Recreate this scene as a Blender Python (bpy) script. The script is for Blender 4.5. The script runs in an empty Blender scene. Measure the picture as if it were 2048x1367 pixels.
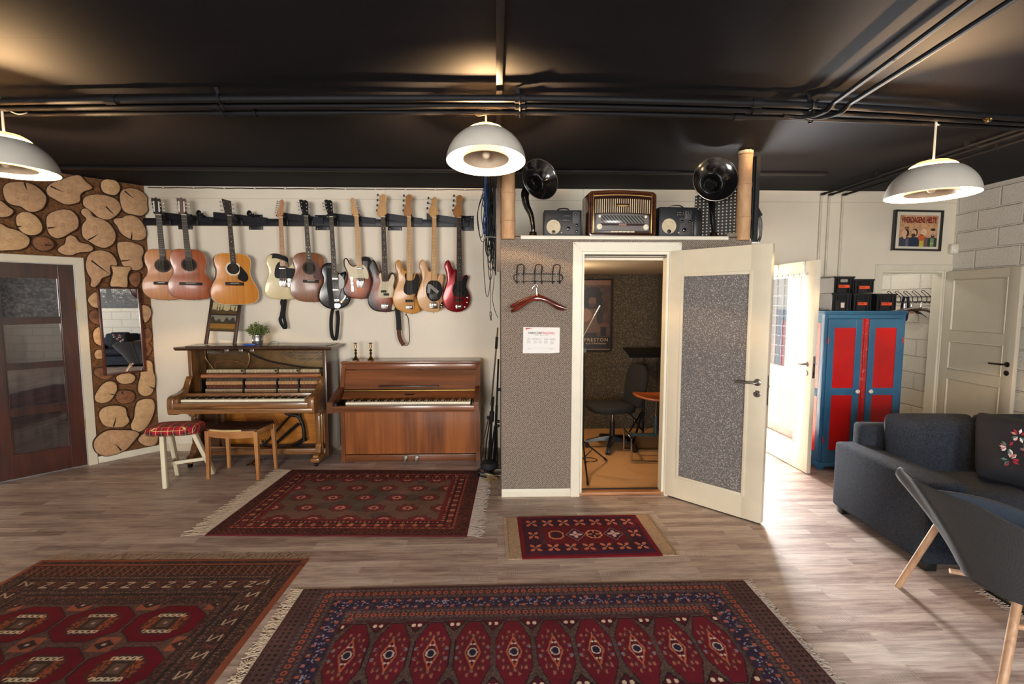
import bpy, bmesh, math, random
import numpy as np
from mathutils import Vector, Matrix
random.seed(7)
SC = bpy.context.scene
COL = SC.collection
PI = math.pi
R = math.radians
# ---------------------------------------------------------------- camera
FPX, CX, CY, CAMH = 967.0, 1024.0, 683.5, 1.65
PITCH = math.atan(80/FPX); YAW = R(1.8)
CF = Vector((math.sin(YAW)*math.cos(PITCH), math.cos(YAW)*math.cos(PITCH), -math.sin(PITCH)))
CR = Vector((math.cos(YAW), -math.sin(YAW), 0))
CU = CR.cross(CF)
CAM = Vector((0, 0, CAMH))
def ray(x, y): return CF*FPX + CR*(x-CX) + CU*(CY-y)
def onZ(x, y, z=0.0):
    d = ray(x, y); return CAM + d*((z-CAMH)/d.z)
def onY(x, y, Y):
    d = ray(x, y); return CAM + d*(Y/d.y)
def onX(x, y, X):
    d = ray(x, y); return CAM + d*(X/d.x)
cam = bpy.data.cameras.new('camera'); camo = bpy.data.objects.new('camera', cam); COL.objects.link(camo)
cam.sensor_width = 36; cam.lens = FPX/2048*36; cam.clip_start = 0.05
m = Matrix((CR, CU, -CF)).transposed().to_4x4(); m.translation = CAM
camo.matrix_world = m
SC.camera = camo

# ---------------------------------------------------------------- object helpers
def tag(o, label=None, cat=None, group=None, kind=None):
    if label: o['label'] = label
    if cat: o['category'] = cat
    if group: o['group'] = group
    if kind: o['kind'] = kind
    return o
def thing(name, label, cat, loc=(0, 0, 0), rz=0, group=None, kind=None):
    o = bpy.data.objects.new(name, None); COL.objects.link(o)
    o.empty_display_size = .1
    o.location = loc; o.rotation_euler = (0, 0, rz)
    return tag(o, label, cat, group, kind)
def children_of(o): return [c for c in COL.objects if c.parent == o]
def copy_tree(o, parent=None):
    c = o.copy(); COL.objects.link(c); c.parent = parent
    for ch in children_of(o): copy_tree(ch, c)
    return c
def spline(pts, n=6, closed=True):
    out = []; N = len(pts)
    rng = range(N) if closed else range(N-1)
    for i in rng:
        if closed: p = [pts[(i+k-1) % N] for k in range(4)]
        else: p = [pts[max(0, min(N-1, i+k-1))] for k in range(4)]
        for j in range(n):
            t = j/n
            out.append(tuple(.5*((2*p[1][a])+(-p[0][a]+p[2][a])*t+(2*p[0][a]-5*p[1][a]+4*p[2][a]-p[3][a])*t*t+(-p[0][a]+3*p[1][a]-3*p[2][a]+p[3][a])*t**3) for a in range(len(p[0]))))
    if not closed: out.append(tuple(pts[-1]))
    return out
FXZ = Matrix(((1, 0, 0, 0), (0, 0, -1, 0), (0, 1, 0, 0), (0, 0, 0, 1)))   # a->x, b->z, c-> -y (towards the viewer)
FXY = Matrix.Identity(4)
FYZ = Matrix(((0, 0, 1, 0), (1, 0, 0, 0), (0, 1, 0, 0), (0, 0, 0, 1)))    # a->y, b->z, c->x
def frame(o, ax, ay, az):
    mm = Matrix((Vector(ax), Vector(ay), Vector(az))).transposed().to_4x4(); mm.translation = Vector(o); return mm
class MB:
    def __init__(s): s.bm = bmesh.new(); s.mi = 0; s.T = Matrix.Identity(4)
    def _v(s, p): return s.bm.verts.new(s.T @ Vector(p))
    def _f(s, vs):
        try:
            f = s.bm.faces.new(vs); f.material_index = s.mi; return f
        except ValueError: return None
    def box(s, x0, x1, y0, y1, z0, z1, bev=0, seg=2):
        v = [s._v((x, y, z)) for x in (x0, x1) for y in (y0, y1) for z in (z0, z1)]
        fs = [s._f([v[i] for i in q]) for q in ((0, 1, 3, 2), (4, 6, 7, 5), (0, 4, 5, 1), (2, 3, 7, 6), (0, 2, 6, 4), (1, 5, 7, 3))]
        if bev:
            es = list({e for f in fs for e in f.edges})
            r = bmesh.ops.bevel(s.bm, geom=es, offset=bev, segments=seg, profile=.5, affect='EDGES', clamp_overlap=True)
            for f in r['faces']: f.material_index = s.mi
        return s
    def obox(s, c, size, ax=(1, 0, 0), ay=(0, 1, 0), az=(0, 0, 1), bev=0):
        T = s.T; s.T = T @ frame(c, ax, ay, az); a, b, d = [q/2 for q in size]
        s.box(-a, a, -b, b, -d, d, bev); s.T = T; return s
    def beam(s, p0, p1, w, d, up=(0, 0, 1), bev=0):
        p0 = Vector(p0); p1 = Vector(p1); z = (p1-p0).normalized(); x = Vector(up).cross(z)
        if x.length < 1e-4: x = Vector((1, 0, 0))
        x.normalize(); y = z.cross(x)
        return s.obox((p0+p1)/2, (w, d, (p1-p0).length), x, y, z, bev)
    def rings(s, rs, closed=True, cap0=True, cap1=True):
        V = [[s._v(p) for p in r] for r in rs]; n = len(V[0])
        for a, b in zip(V, V[1:]):
            for i in range(n if closed else n-1):
                j = (i+1) % n; s._f([a[i], a[j], b[j], b[i]])
        if closed and cap0: s._f(V[0][::-1])
        if closed and cap1: s._f(V[-1])
        return V
    def prism(s, outl, layers, M=FXZ):
        """outline in (a,b); layers = [(inset, c), ...]"""
        n = len(outl); P = [Vector((p[0], p[1])) for p in outl]
        area = sum(P[i].x*P[(i+1) % n].y-P[(i+1) % n].x*P[i].y for i in range(n))
        if area < 0: P = P[::-1]
        N = []
        for i in range(n):
            t = (P[(i+1) % n]-P[i-1]);
            if t.length < 1e-9: t = Vector((1, 0))
            t.normalize(); N.append(Vector((-t.y, t.x)))
        T = s.T; s.T = T @ M
        s.rings([[(P[i].x+N[i].x*ins, P[i].y+N[i].y*ins, c) for i in range(n)] for ins, c in layers])
        s.T = T; return s
    def cyl(s, p0, p1, r0, r1=None, seg=12, caps=True):
        r1 = r0 if r1 is None else r1; p0 = Vector(p0); p1 = Vector(p1); z = (p1-p0).normalized()
        x = z.orthogonal().normalized(); y = z.cross(x)
        s.rings([[p+(x*math.cos(2*PI*i/seg)+y*math.sin(2*PI*i/seg))*r for i in range(seg)] for p, r in ((p0, r0), (p1, r1))], cap0=caps, cap1=caps)
        return s
    def tube(s, path, r, seg=8, closed=False, flat=None):
        P = [Vector(p) for p in path]; n = len(P); rs = []; px = None
        for i, p in enumerate(P):
            if closed: t = P[(i+1) % n]-P[i-1]
            else: t = P[min(n-1, i+1)]-P[max(0, i-1)]
            if t.length < 1e-9: t = Vector((0, 0, 1))
            t.normalize()
            x = (px - t*px.dot(t)) if px is not None else t.orthogonal()
            if x.length < 1e-6: x = t.orthogonal()
            x.normalize(); px = x; y = t.cross(x)
            rr = r[i] if isinstance(r, (list, tuple)) else r
            rs.append([p+(x*math.cos(2*PI*k/seg)*rr+y*math.sin(2*PI*k/seg)*rr) for k in range(seg)])
        if closed: rs.append(rs[0]); s.rings(rs, cap0=False, cap1=False)
        else: s.rings(rs)
        return s
    def ribbon(s, path, w, th, side):
        P = [Vector(p) for p in path]; n = len(P); S = Vector(side).normalized(); rs = []
        for i, p in enumerate(P):
            t = (P[min(n-1, i+1)]-P[max(0, i-1)]).normalized(); sd = (S-t*S.dot(t)).normalized(); nn = t.cross(sd)
            rs.append([p+sd*w/2+nn*th/2, p-sd*w/2+nn*th/2, p-sd*w/2-nn*th/2, p+sd*w/2-nn*th/2])
        s.rings(rs); return s
    def lathe(s, prof, o=(0, 0, 0), axis=(0, 0, 1), seg=32, xa=None):
        z = Vector(axis).normalized(); x = Vector(xa) if xa else z.orthogonal().normalized(); y = z.cross(x); o = Vector(o)
        rs = [[o+z*h+(x*math.cos(2*PI*i/seg)+y*math.sin(2*PI*i/seg))*max(r, 1e-4) for i in range(seg)] for r, h in prof]
        s.rings(rs); return s
    def ell(s, c, rx, ry, rz, seg=16, rg=10):
        c = Vector(c); rs = []
        for j in range(rg+1):
            a = -PI/2+PI*j/rg; q = max(math.cos(a), 1e-3)
            rs.append([c+Vector((rx*q*math.cos(2*PI*i/seg), ry*q*math.sin(2*PI*i/seg), rz*math.sin(a))) for i in range(seg)])
        s.rings(rs); return s
    def build(s, name, mats, parent=None, smooth=35, sub=0, bev=0):
        bmesh.ops.remove_doubles(s.bm, verts=s.bm.verts, dist=1e-6)
        bmesh.ops.recalc_face_normals(s.bm, faces=s.bm.faces)
        me = bpy.data.meshes.new(name); s.bm.to_mesh(me); s.bm.free()
        for mt in (mats if isinstance(mats, (list, tuple)) else [mats]): me.materials.append(mt)
        if smooth:
            me.polygons.foreach_set('use_smooth', [True]*len(me.polygons)); me.set_sharp_from_angle(angle=R(smooth))
        o = bpy.data.objects.new(name, me); COL.objects.link(o)
        if parent: o.parent = parent
        if bev:
            b = o.modifiers.new('b', 'BEVEL'); b.width = bev; b.segments = 2; b.limit_method = 'ANGLE'; b.angle_limit = R(40)
        if sub:
            q = o.modifiers.new('s', 'SUBSURF'); q.levels = sub; q.render_levels = sub
        return o
def struct(o): o['kind'] = 'structure'; return o
def inst(src, parent, loc=None, rot=None, name=None):
    c = src.copy(); COL.objects.link(c); c.parent = parent
    if loc is not None: c.location = loc
    if rot is not None: c.rotation_euler = rot
    return c
def text(name, s, size, mat, parent, M, ext=.0008, align='CENTER', sx=1.0, bold=0.0, space=1.0):
    cu = bpy.data.curves.new('t', 'FONT'); cu.body = s; cu.size = size; cu.extrude = ext; cu.align_x = align; cu.offset = bold; cu.resolution_u = 3; cu.space_character = space
    to = bpy.data.objects.new('t', cu); COL.objects.link(to)
    dg = bpy.context.evaluated_depsgraph_get(); me = bpy.data.meshes.new_from_object(to.evaluated_get(dg))
    bpy.data.objects.remove(to); bpy.data.curves.remove(cu)
    me.transform(M @ Matrix.Diagonal((sx, 1, 1, 1)))
    me.materials.clear(); me.materials.append(mat)
    o = bpy.data.objects.new(name, me); COL.objects.link(o)
    if parent: o.parent = parent
    return o
def at(x, y, z): return Matrix.Translation((x, y, z))
def painted(name, w, h, nx, ny, func, mat, parent, M, hfun=None, th=0.0):
    """grid of size w x h whose surface colour comes from func(U,V) -> (..,3), U,V in metres from the lower left corner"""
    us = np.linspace(0, w, nx+1); vs = np.linspace(0, h, ny+1)
    U, V = np.meshgrid(us, vs); c = np.clip(func(U, V), 0, 1)
    Z = hfun(U, V) if hfun else np.zeros_like(U)
    co = np.stack([U-w/2, V-h/2, Z], -1).reshape(-1, 3)
    mm = np.array(M); co = co @ mm[:3, :3].T + mm[:3, 3]
    i = np.arange(nx*ny); a = (i//nx)*(nx+1)+(i % nx)
    F = np.stack([a, a+1, a+nx+2, a+nx+1], -1)
    me = bpy.data.meshes.new(name); me.vertices.add(len(co)); me.vertices.foreach_set('co', co.astype('f').ravel())
    me.loops.add(F.size); me.loops.foreach_set('vertex_index', F.astype('i').ravel())
    me.polygons.add(len(F)); me.polygons.foreach_set('loop_start', (np.arange(len(F))*4).astype('i')); me.polygons.foreach_set('loop_total', np.full(len(F), 4, 'i'))
    me.update(calc_edges=True)
    at_ = me.color_attributes.new('Paint', 'FLOAT_COLOR', 'POINT')
    lin = np.where(c <= .04045, c/12.92, ((c+.055)/1.055)**2.4).reshape(-1, 3)
    at_.data.foreach_set('color', np.concatenate([lin, np.ones((len(lin), 1))], 1).astype('f').ravel())
    me.polygons.foreach_set('use_smooth', [True]*len(me.polygons))
    me.materials.append(mat)
    o = bpy.data.objects.new(name, me); COL.objects.link(o)
    if parent: o.parent = parent
    return o

# ---------------------------------------------------------------- materials
def s2l(c):
    return tuple((v/12.92 if v <= .04045 else ((v+.055)/1.055)**2.4) for v in c)
def C(r, g, b): return s2l((r/255, g/255, b/255))+(1,)
def nodes(name):
    mt = bpy.data.materials.new(name); mt.use_nodes = True; nt = mt.node_tree
    return mt, nt, nt.nodes['Principled BSDF']
def N(nt, t, **k):
    n = nt.nodes.new(t)
    for a, b in k.items():
        if hasattr(n, a): setattr(n, a, b)
        else: n.inputs[a.replace('_', ' ')].default_value = b
    return n
def coords(nt, sc=(1, 1, 1), rot=(0, 0, 0), kind='Object'):
    tc = N(nt, 'ShaderNodeTexCoord'); mp = N(nt, 'ShaderNodeMapping'); mp.inputs['Scale'].default_value = sc; mp.inputs['Rotation'].default_value = rot
    nt.links.new(tc.outputs[kind], mp.inputs['Vector']); return mp.outputs['Vector']
def ramp(nt, src, stops, interp='LINEAR'):
    r = N(nt, 'ShaderNodeValToRGB'); r.color_ramp.interpolation = interp
    e = r.color_ramp.elements
    while len(e) < len(stops): e.new(.5)
    for q, (p, c) in zip(e, stops): q.position = p; q.color = c
    nt.links.new(src, r.inputs['Fac']); return r.outputs['Color']
def mix(nt, a, b, f, mode='MIX'):
    n = N(nt, 'ShaderNodeMix'); n.data_type = 'RGBA'; n.blend_type = mode; n.clamp_factor = True
    for v, k in ((f, 0), (a, 6), (b, 7)):
        if hasattr(v, 'links') or hasattr(v, 'is_linked'): nt.links.new(v, n.inputs[k])
        else: n.inputs[k].default_value = v
    return n.outputs[2]
def bump(nt, bs, src, st=.3, dist=.005):
    b = N(nt, 'ShaderNodeBump'); b.inputs['Strength'].default_value = st; b.inputs['Distance'].default_value = dist
    nt.links.new(src, b.inputs['Height']); nt.links.new(b.outputs['Normal'], bs.inputs['Normal']); return b
def M_(name, col, rough=.5, metal=0, var=.12, vs=9, bp=0, bs_=60, coat=0, spec=.5, em=None, ems=0, sheen=0):
    mt, nt, b = nodes(name)
    v = coords(nt); nz = N(nt, 'ShaderNodeTexNoise'); nz.inputs['Scale'].default_value = vs; nz.inputs['Detail'].default_value = 5; nt.links.new(v, nz.inputs['Vector'])
    lo = tuple(q*(1-var) for q in col[:3])+(1,); hi = tuple(min(1, q*(1+var)) for q in col[:3])+(1,)
    c = ramp(nt, nz.outputs['Fac'], [(.3, lo), (.7, hi)]); nt.links.new(c, b.inputs['Base Color'])
    b.inputs['Roughness'].default_value = rough; b.inputs['Metallic'].default_value = metal; b.inputs['Coat Weight'].default_value = coat; b.inputs['Specular IOR Level'].default_value = spec
    b.inputs['Coat Roughness'].default_value = .08; b.inputs['Sheen Weight'].default_value = sheen
    if em: b.inputs['Emission Color'].default_value = em; b.inputs['Emission Strength'].default_value = ems
    if bp:
        n2 = N(nt, 'ShaderNodeTexNoise'); n2.inputs['Scale'].default_value = bs_; n2.inputs['Detail'].default_value = 4; nt.links.new(v, n2.inputs['Vector']); bump(nt, b, n2.outputs['Fac'], bp, .004)
    return mt
def wood(name, dark, lite, sc=(30, 30, 2.2), rough=.4, coat=.3, dist=1.5, bp=.05, vein=None, rot=(0, 0, 0)):
    mt, nt, b = nodes(name); v = coords(nt, sc, rot)
    n1 = N(nt, 'ShaderNodeTexNoise'); n1.inputs['Scale'].default_value = 1; n1.inputs['Detail'].default_value = 7; n1.inputs['Distortion'].default_value = dist; nt.links.new(v, n1.inputs['Vector'])
    v2 = coords(nt, (sc[0]*.18, sc[1]*.18, sc[2]*.5), rot); n2 = N(nt, 'ShaderNodeTexNoise'); n2.inputs['Scale'].default_value = 1; n2.inputs['Detail'].default_value = 3; n2.inputs['Distortion'].default_value = 1; nt.links.new(v2, n2.inputs['Vector'])
    a = N(nt, 'ShaderNodeMath', operation='ADD'); nt.links.new(n1.outputs['Fac'], a.inputs[0]); nt.links.new(n2.outputs['Fac'], a.inputs[1])
    h = N(nt, 'ShaderNodeMath', operation='MULTIPLY'); nt.links.new(a.outputs[0], h.inputs[0]); h.inputs[1].default_value = .5
    st = [(.36, dark), (.62, lite)]
    if vein: st = [(.36, dark), (.45, vein), (.5, lite), (.64, lite)]
    nt.links.new(ramp(nt, h.outputs[0], st), b.inputs['Base Color'])
    b.inputs['Roughness'].default_value = rough; b.inputs['Coat Weight'].default_value = coat; b.inputs['Coat Roughness'].default_value = .12
    if bp: bump(nt, b, n1.outputs['Fac'], bp, .003)
    return mt
def speckle(name, base, cols, scale=260, thr=.35, rough=.85, kind='Object', bp=.2):
    mt, nt, b = nodes(name); v = coords(nt)
    vo = N(nt, 'ShaderNodeTexVoronoi'); vo.inputs['Scale'].default_value = scale; nt.links.new(v, vo.inputs['Vector'])
    sep = N(nt, 'ShaderNodeSeparateColor'); nt.links.new(vo.outputs['Color'], sep.inputs[0])
    st = [(0, base), (thr, cols[0])]
    for i, c in enumerate(cols[1:]): st.append((thr+(1-thr)*(i+1)/len(cols), c))
    c = ramp(nt, sep.outputs[0], st, 'CONSTANT')
    nz = N(nt, 'ShaderNodeTexNoise'); nz.inputs['Scale'].default_value = scale*.5; nt.links.new(v, nz.inputs['Vector'])
    nt.links.new(mix(nt, base, c, ramp(nt, nz.outputs['Fac'], [(.42, (0, 0, 0, 1)), (.56, (1, 1, 1, 1))])), b.inputs['Base Color'])
    b.inputs['Roughness'].default_value = rough; bump(nt, b, nz.outputs['Fac'], bp, .003); return mt
def weave(name, a, c, sc=220, rough=.9, st=.4, axes=(1, 1, 1), mottled=.25, sheen=0):
    mt, nt, b = nodes(name); v = coords(nt, axes)
    ck = N(nt, 'ShaderNodeTexChecker'); ck.inputs['Scale'].default_value = sc; ck.inputs['Color1'].default_value = a; ck.inputs['Color2'].default_value = c; nt.links.new(v, ck.inputs['Vector'])
    nz = N(nt, 'ShaderNodeTexNoise'); nz.inputs['Scale'].default_value = sc*.9; nz.inputs['Detail'].default_value = 2; nt.links.new(v, nz.inputs['Vector'])
    r1 = ramp(nt, nz.outputs['Fac'], [(.38, a), (.62, c)])
    m1 = mix(nt, ck.outputs['Color'], r1, .55)
    nt.links.new(m1, b.inputs['Base Color']); b.inputs['Roughness'].default_value = rough; b.inputs['Sheen Weight'].default_value = sheen
    bump(nt, b, nz.outputs['Fac'], st, .003); return mt
def vcol(name, rough=.95, bp=.25, sc=500, coat=0, sheen=0):
    mt, nt, b = nodes(name); a = N(nt, 'ShaderNodeAttribute'); a.attribute_name = 'Paint'
    v = coords(nt); nz = N(nt, 'ShaderNodeTexNoise'); nz.inputs['Scale'].default_value = sc; nt.links.new(v, nz.inputs['Vector'])
    g = ramp(nt, nz.outputs['Fac'], [(.3, (.8, .8, .8, 1)), (.7, (1, 1, 1, 1))])
    nt.links.new(mix(nt, a.outputs['Color'], g, 1.0, 'MULTIPLY') if bp else a.outputs['Color'], b.inputs['Base Color'])
    b.inputs['Roughness'].default_value = rough; b.inputs['Coat Weight'].default_value = coat; b.inputs['Sheen Weight'].default_value = sheen
    b.inputs['Specular IOR Level'].default_value = .2 if bp else .5
    if bp: bump(nt, b, nz.outputs['Fac'], bp, .004)
    return mt
def blocks(name, col, bw=.45, bh=.205, horiz='X', st=.9, off=(0, 0, 0), mort=.012):
    """white painted block masonry, horiz = world axis the courses run along"""
    mt, nt, b = nodes(name); tc = N(nt, 'ShaderNodeTexCoord'); sep = N(nt, 'ShaderNodeSeparateXYZ'); nt.links.new(tc.outputs['Object'], sep.inputs[0])
    cb = N(nt, 'ShaderNodeCombineXYZ'); nt.links.new(sep.outputs[horiz], cb.inputs[0]); nt.links.new(sep.outputs['Z'], cb.inputs[1])
    mp = N(nt, 'ShaderNodeMapping'); mp.inputs['Location'].default_value = off; nt.links.new(cb.outputs[0], mp.inputs['Vector'])
    nz0 = N(nt, 'ShaderNodeTexNoise'); nz0.inputs['Scale'].default_value = 9; nt.links.new(mp.outputs[0], nz0.inputs['Vector'])
    wv = mix(nt, mp.outputs[0], nz0.outputs['Color'], .012)
    br = N(nt, 'ShaderNodeTexBrick'); br.inputs['Scale'].default_value = 1; br.inputs['Brick Width'].default_value = bw; br.inputs['Row Height'].default_value = bh; br.inputs['Mortar Size'].default_value = mort; br.inputs['Mortar Smooth'].default_value = .6
    br.inputs['Color1'].default_value = (1, 1, 1, 1); br.inputs['Color2'].default_value = (1, 1, 1, 1); br.inputs['Mortar'].default_value = (0, 0, 0, 1); nt.links.new(wv, br.inputs['Vector'])
    nz = N(nt, 'ShaderNodeTexNoise'); nz.inputs['Scale'].default_value = 70; nz.inputs['Detail'].default_value = 5; nt.links.new(tc.outputs['Object'], nz.inputs['Vector'])
    hgt = mix(nt, br.outputs['Color'], nz.outputs['Fac'], .3)
    lo = tuple(q*.86 for q in col[:3])+(1,)
    nt.links.new(ramp(nt, nz.outputs['Fac'], [(.3, lo), (.65, col)]), b.inputs['Base Color']); b.inputs['Roughness'].default_value = .6
    bump(nt, b, hgt, st, .02); return mt
W_ = C
black = M_('black plastic', C(22, 22, 25), .35)
blackm = M_('black metal', C(18, 18, 20), .4, .3)
matte_black = M_('matte black', C(26, 26, 30), .75)
chrome = M_('chrome', C(200, 198, 195), .18, 1)
steel = M_('brushed steel', C(150, 145, 140), .35, 1)
brass = M_('brass', C(150, 120, 66), .3, 1)
white_paint = M_('white gloss paint', C(232, 226, 208), .35, var=.03)
cream_paint = M_('cream paint', C(222, 212, 190), .4, var=.03)
wallwhite = M_('white wall board', C(236, 226, 208), .55, var=.03, vs=3, bp=.05, bs_=25)
ivory = M_('ivory', C(238, 230, 205), .3, coat=.4)
gloss_black = M_('gloss black', C(10, 10, 12), .12, coat=.6)
VR = vcol('rug pile', .95, .35, 700)
VP = vcol('print', .45, 0)
VPG = vcol('print under glass', .4, 0, coat=.12)
# ================================================================ ROOM
YB = 5.384; HC = 2.88; XR = 5.17
def plank_mat():
    mt, nt, b = nodes('floor planks'); v = coords(nt, (1, 1, 1))
    br = N(nt, 'ShaderNodeTexBrick'); br.inputs['Scale'].default_value = 1; br.inputs['Brick Width'].default_value = .62; br.inputs['Row Height'].default_value = .068; br.inputs['Mortar Size'].default_value = .0007; br.offset = .37; br.offset_frequency = 3
    br.inputs['Color1'].default_value = (0, 0, 0, 1); br.inputs['Color2'].default_value = (1, 1, 1, 1); br.inputs['Mortar'].default_value = (.2, .2, .2, 1); nt.links.new(v, br.inputs['Vector'])
    v2 = coords(nt, (3.2, 34, 1)); n1 = N(nt, 'ShaderNodeTexNoise'); n1.inputs['Scale'].default_value = 1.3; n1.inputs['Detail'].default_value = 8; n1.inputs['Roughness'].default_value = .65; n1.inputs['Distortion'].default_value = .6
    add = N(nt, 'ShaderNodeVectorMath', operation='ADD'); sc = N(nt, 'ShaderNodeVectorMath', operation='SCALE'); sc.inputs['Scale'].default_value = 13; nt.links.new(br.outputs['Color'], sc.inputs[0]); nt.links.new(v2, add.inputs[0]); nt.links.new(sc.outputs[0], add.inputs[1]); nt.links.new(add.outputs[0], n1.inputs['Vector'])
    n2 = N(nt, 'ShaderNodeTexNoise'); n2.inputs['Scale'].default_value = 1.9; n2.inputs['Detail'].default_value = 4; nt.links.new(coords(nt, (1.6, 5, 1)), n2.inputs['Vector'])
    # saw marks across the boards, in patches
    wv = N(nt, 'ShaderNodeTexWave'); wv.inputs['Scale'].default_value = 26; wv.inputs['Distortion'].default_value = 3.5; wv.inputs['Detail'].default_value = 2; wv.inputs['Detail Scale'].default_value = 2; nt.links.new(coords(nt, (1, .25, 1), (0, 0, .25)), wv.inputs['Vector'])
    n3 = N(nt, 'ShaderNodeTexNoise'); n3.inputs['Scale'].default_value = 1; nt.links.new(coords(nt, (2.6, 12, 1)), n3.inputs['Vector'])
    patch = ramp(nt, n3.outputs['Fac'], [(.5, (0, 0, 0, 1)), (.62, (1, 1, 1, 1))])
    c1 = ramp(nt, n1.outputs['Fac'], [(.3, C(98, 74, 68)), (.42, C(142, 119, 110)), (.53, C(184, 164, 152)), (.7, C(212, 197, 185))])
    c2 = mix(nt, c1, ramp(nt, br.outputs['Color'], [(0, C(124, 100, 92)), (.5, C(178, 158, 147)), (1, C(214, 200, 188))]), .48)
    c3 = mix(nt, c2, C(112, 86, 76), ramp(nt, n2.outputs['Fac'], [(.54, (0, 0, 0, 1)), (.75, (.5, .5, .5, 1))]))
    sw = N(nt, 'ShaderNodeMath', operation='MULTIPLY'); nt.links.new(patch, sw.inputs[0]); nt.links.new(ramp(nt, wv.outputs['Fac'], [(.55, (0, 0, 0, 1)), (.8, (.42, .42, .42, 1))]), sw.inputs[1])
    c4 = mix(nt, c3, C(96, 78, 72), sw.outputs[0])
    nt.links.new(c4, b.inputs['Base Color']); b.inputs['Roughness'].default_value = .42; b.inputs['Specular IOR Level'].default_value = .4
    bump(nt, b, n1.outputs['Fac'], .12, .002); return mt
fl = MB(); fl.box(-9, 8, -3.4, 8.2, -.1, 0); struct(fl.build('floor', plank_mat(), smooth=0))
def ceil_mat():
    mt, nt, b = nodes('ceiling paint'); v = coords(nt)
    nz = N(nt, 'ShaderNodeTexNoise'); nz.inputs['Scale'].default_value = 1.4; nz.inputs['Detail'].default_value = 6; nt.links.new(v, nz.inputs['Vector'])
    br = N(nt, 'ShaderNodeTexBrick'); br.inputs['Scale'].default_value = 1; br.inputs['Brick Width'].default_value = 1.22; br.inputs['Row Height'].default_value = 2.44; br.inputs['Mortar Size'].default_value = .0022; br.offset = 0
    br.inputs['Color1'].default_value = (1, 1, 1, 1); br.inputs['Color2'].default_value = (1, 1, 1, 1); br.inputs['Mortar'].default_value = (.35, .35, .35, 1); nt.links.new(v, br.inputs['Vector'])
    c = ramp(nt, nz.outputs['Fac'], [(.3, C(20, 20, 26)), (.7, C(25, 25, 31))]); nt.links.new(mix(nt, c, br.outputs['Color'], 1.0, 'MULTIPLY'), b.inputs['Base Color'])
    b.inputs['Roughness'].default_value = .7; b.inputs['Specular IOR Level'].default_value = .12; return mt
CM = ceil_mat()
ce = MB(); ce.box(-9, 8, -3.4, 8.2, HC, HC+.1); struct(ce.build('ceiling', CM, smooth=0))
ceilblack = M_('ceiling black trim', C(26, 25, 29), .6, spec=.2)
# board along the ceiling in front of the back wall, and the joint cover in the middle
q = MB(); q.box(-4.0, 3.16, 4.62, 4.70, HC-.018, HC, .003); struct(q.build('trim_1', ceilblack))
q = MB(); q.box(.0, .036, -2.9, YB, HC-.03, HC-.001, .002); struct(q.build('trim_2', ceilblack))
def wallbox(name, parts, mt):
    q = MB()
    for p in parts: q.box(*p)
    return struct(q.build(name, mt, smooth=0))
# back wall with the hallway doorway and the closet doorway
DX0, DX1, DH = 2.20, 2.98, 2.05
KX0, KX1, KH = 4.35, 5.10, 2.0
wallbox('wall_back', [(-3.9, .12, YB, YB+.12, 0, HC), (.12, 2.05, YB, YB+.12, 2.15, HC), (2.05, DX0, YB, YB+.12, 0, HC), (DX0, DX1, YB, YB+.12, DH, HC), (DX1, KX0, YB, YB+.12, 0, HC), (KX0, KX1, YB, YB+.12, KH, HC), (KX1, XR+.02, YB, YB+.12, 0, HC)], wallwhite)
# seams of the wall boards: a picture-rail-like groove and battens
seam = M_('seam paint', C(196, 186, 168), .6, var=.03)
q = MB(); q.box(-3.74, 5.16, YB-.003, YB, 2.753, 2.757); 
for x in (.95, -1.2, 2.75): q.box(x-.002, x+.002, YB-.003, YB, 2.757, HC-.002)
struct(q.build('trim_3', seam, smooth=0))
# right wall (painted blocks)
blk = blocks('painted blocks Y', C(232, 227, 216), horiz='Y', off=(.1, .06, 0))
blkx = blocks('painted blocks X', C(232, 227, 216), horiz='X')
wallbox('wall_right', [(XR, XR+.15, -3.3, YB, 0, HC)], blk)
# left wall, turned inwards
A = R(40.4); LN = Vector((math.cos(A), -math.sin(A), 0)); LD = Vector((-math.sin(A), -math.cos(A), 0)); LC = Vector((-3.756, YB, 0))
ML = frame(LC, LD, LN, (0, 0, 1))          # local x = along the wall away from the corner, y = into the room
def onL(x, y, off=0.0):
    d = ray(x, y); p0 = LC+LN*off; t = (p0-CAM).dot(LN)/d.dot(LN); p = CAM+d*t-LC
    return p.dot(LD), p.z
S0, S1, LH = .609, 1.245, 2.01
q = MB(); q.T = ML
q.box(-.05, S0-.01, -.12, 0, 0, HC); q.box(S0-.01, S1+.01, -.12, 0, LH+.005, HC); q.box(S1+.01, 3.2, -.12, 0, 0, HC)
struct(q.build('wall_left', wallwhite, smooth=0))
e = LC+LD*3.2
wallbox('wall_far_left', [(e.x-.12, e.x, -3.3, e.y, 0, HC)], wallwhite)
# rear wall behind the camera with two windows
WINS = [(-2.5, -.5, .9, 2.35), (1.2, 3.2, .9, 2.35)]
xs = [e.x]+[v for w in WINS for v in w[:2]]+[XR]
parts = [(xs[i], xs[i+1], -3.2, -3.05, 0, HC) for i in (0, 2, 4)]
for w in WINS: parts += [(w[0], w[1], -3.2, -3.05, 0, w[2]), (w[0], w[1], -3.2, -3.05, w[3], HC)]
wallbox('wall_rear', parts, wallwhite)
for i, w in enumerate(WINS):
    q = MB(); x0, x1, z0, z1 = w
    for a in (x0, (x0+x1)/2, x1): q.box(a-.03, a+.03, -3.15, -3.08, z0, z1)
    q.box(x0, x1, -3.15, -3.08, z0, z0+.05); q.box(x0, x1, -3.15, -3.08, z1-.05, z1)
    struct(q.build('window_%d' % (i+1), white_paint, smooth=0))
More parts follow.
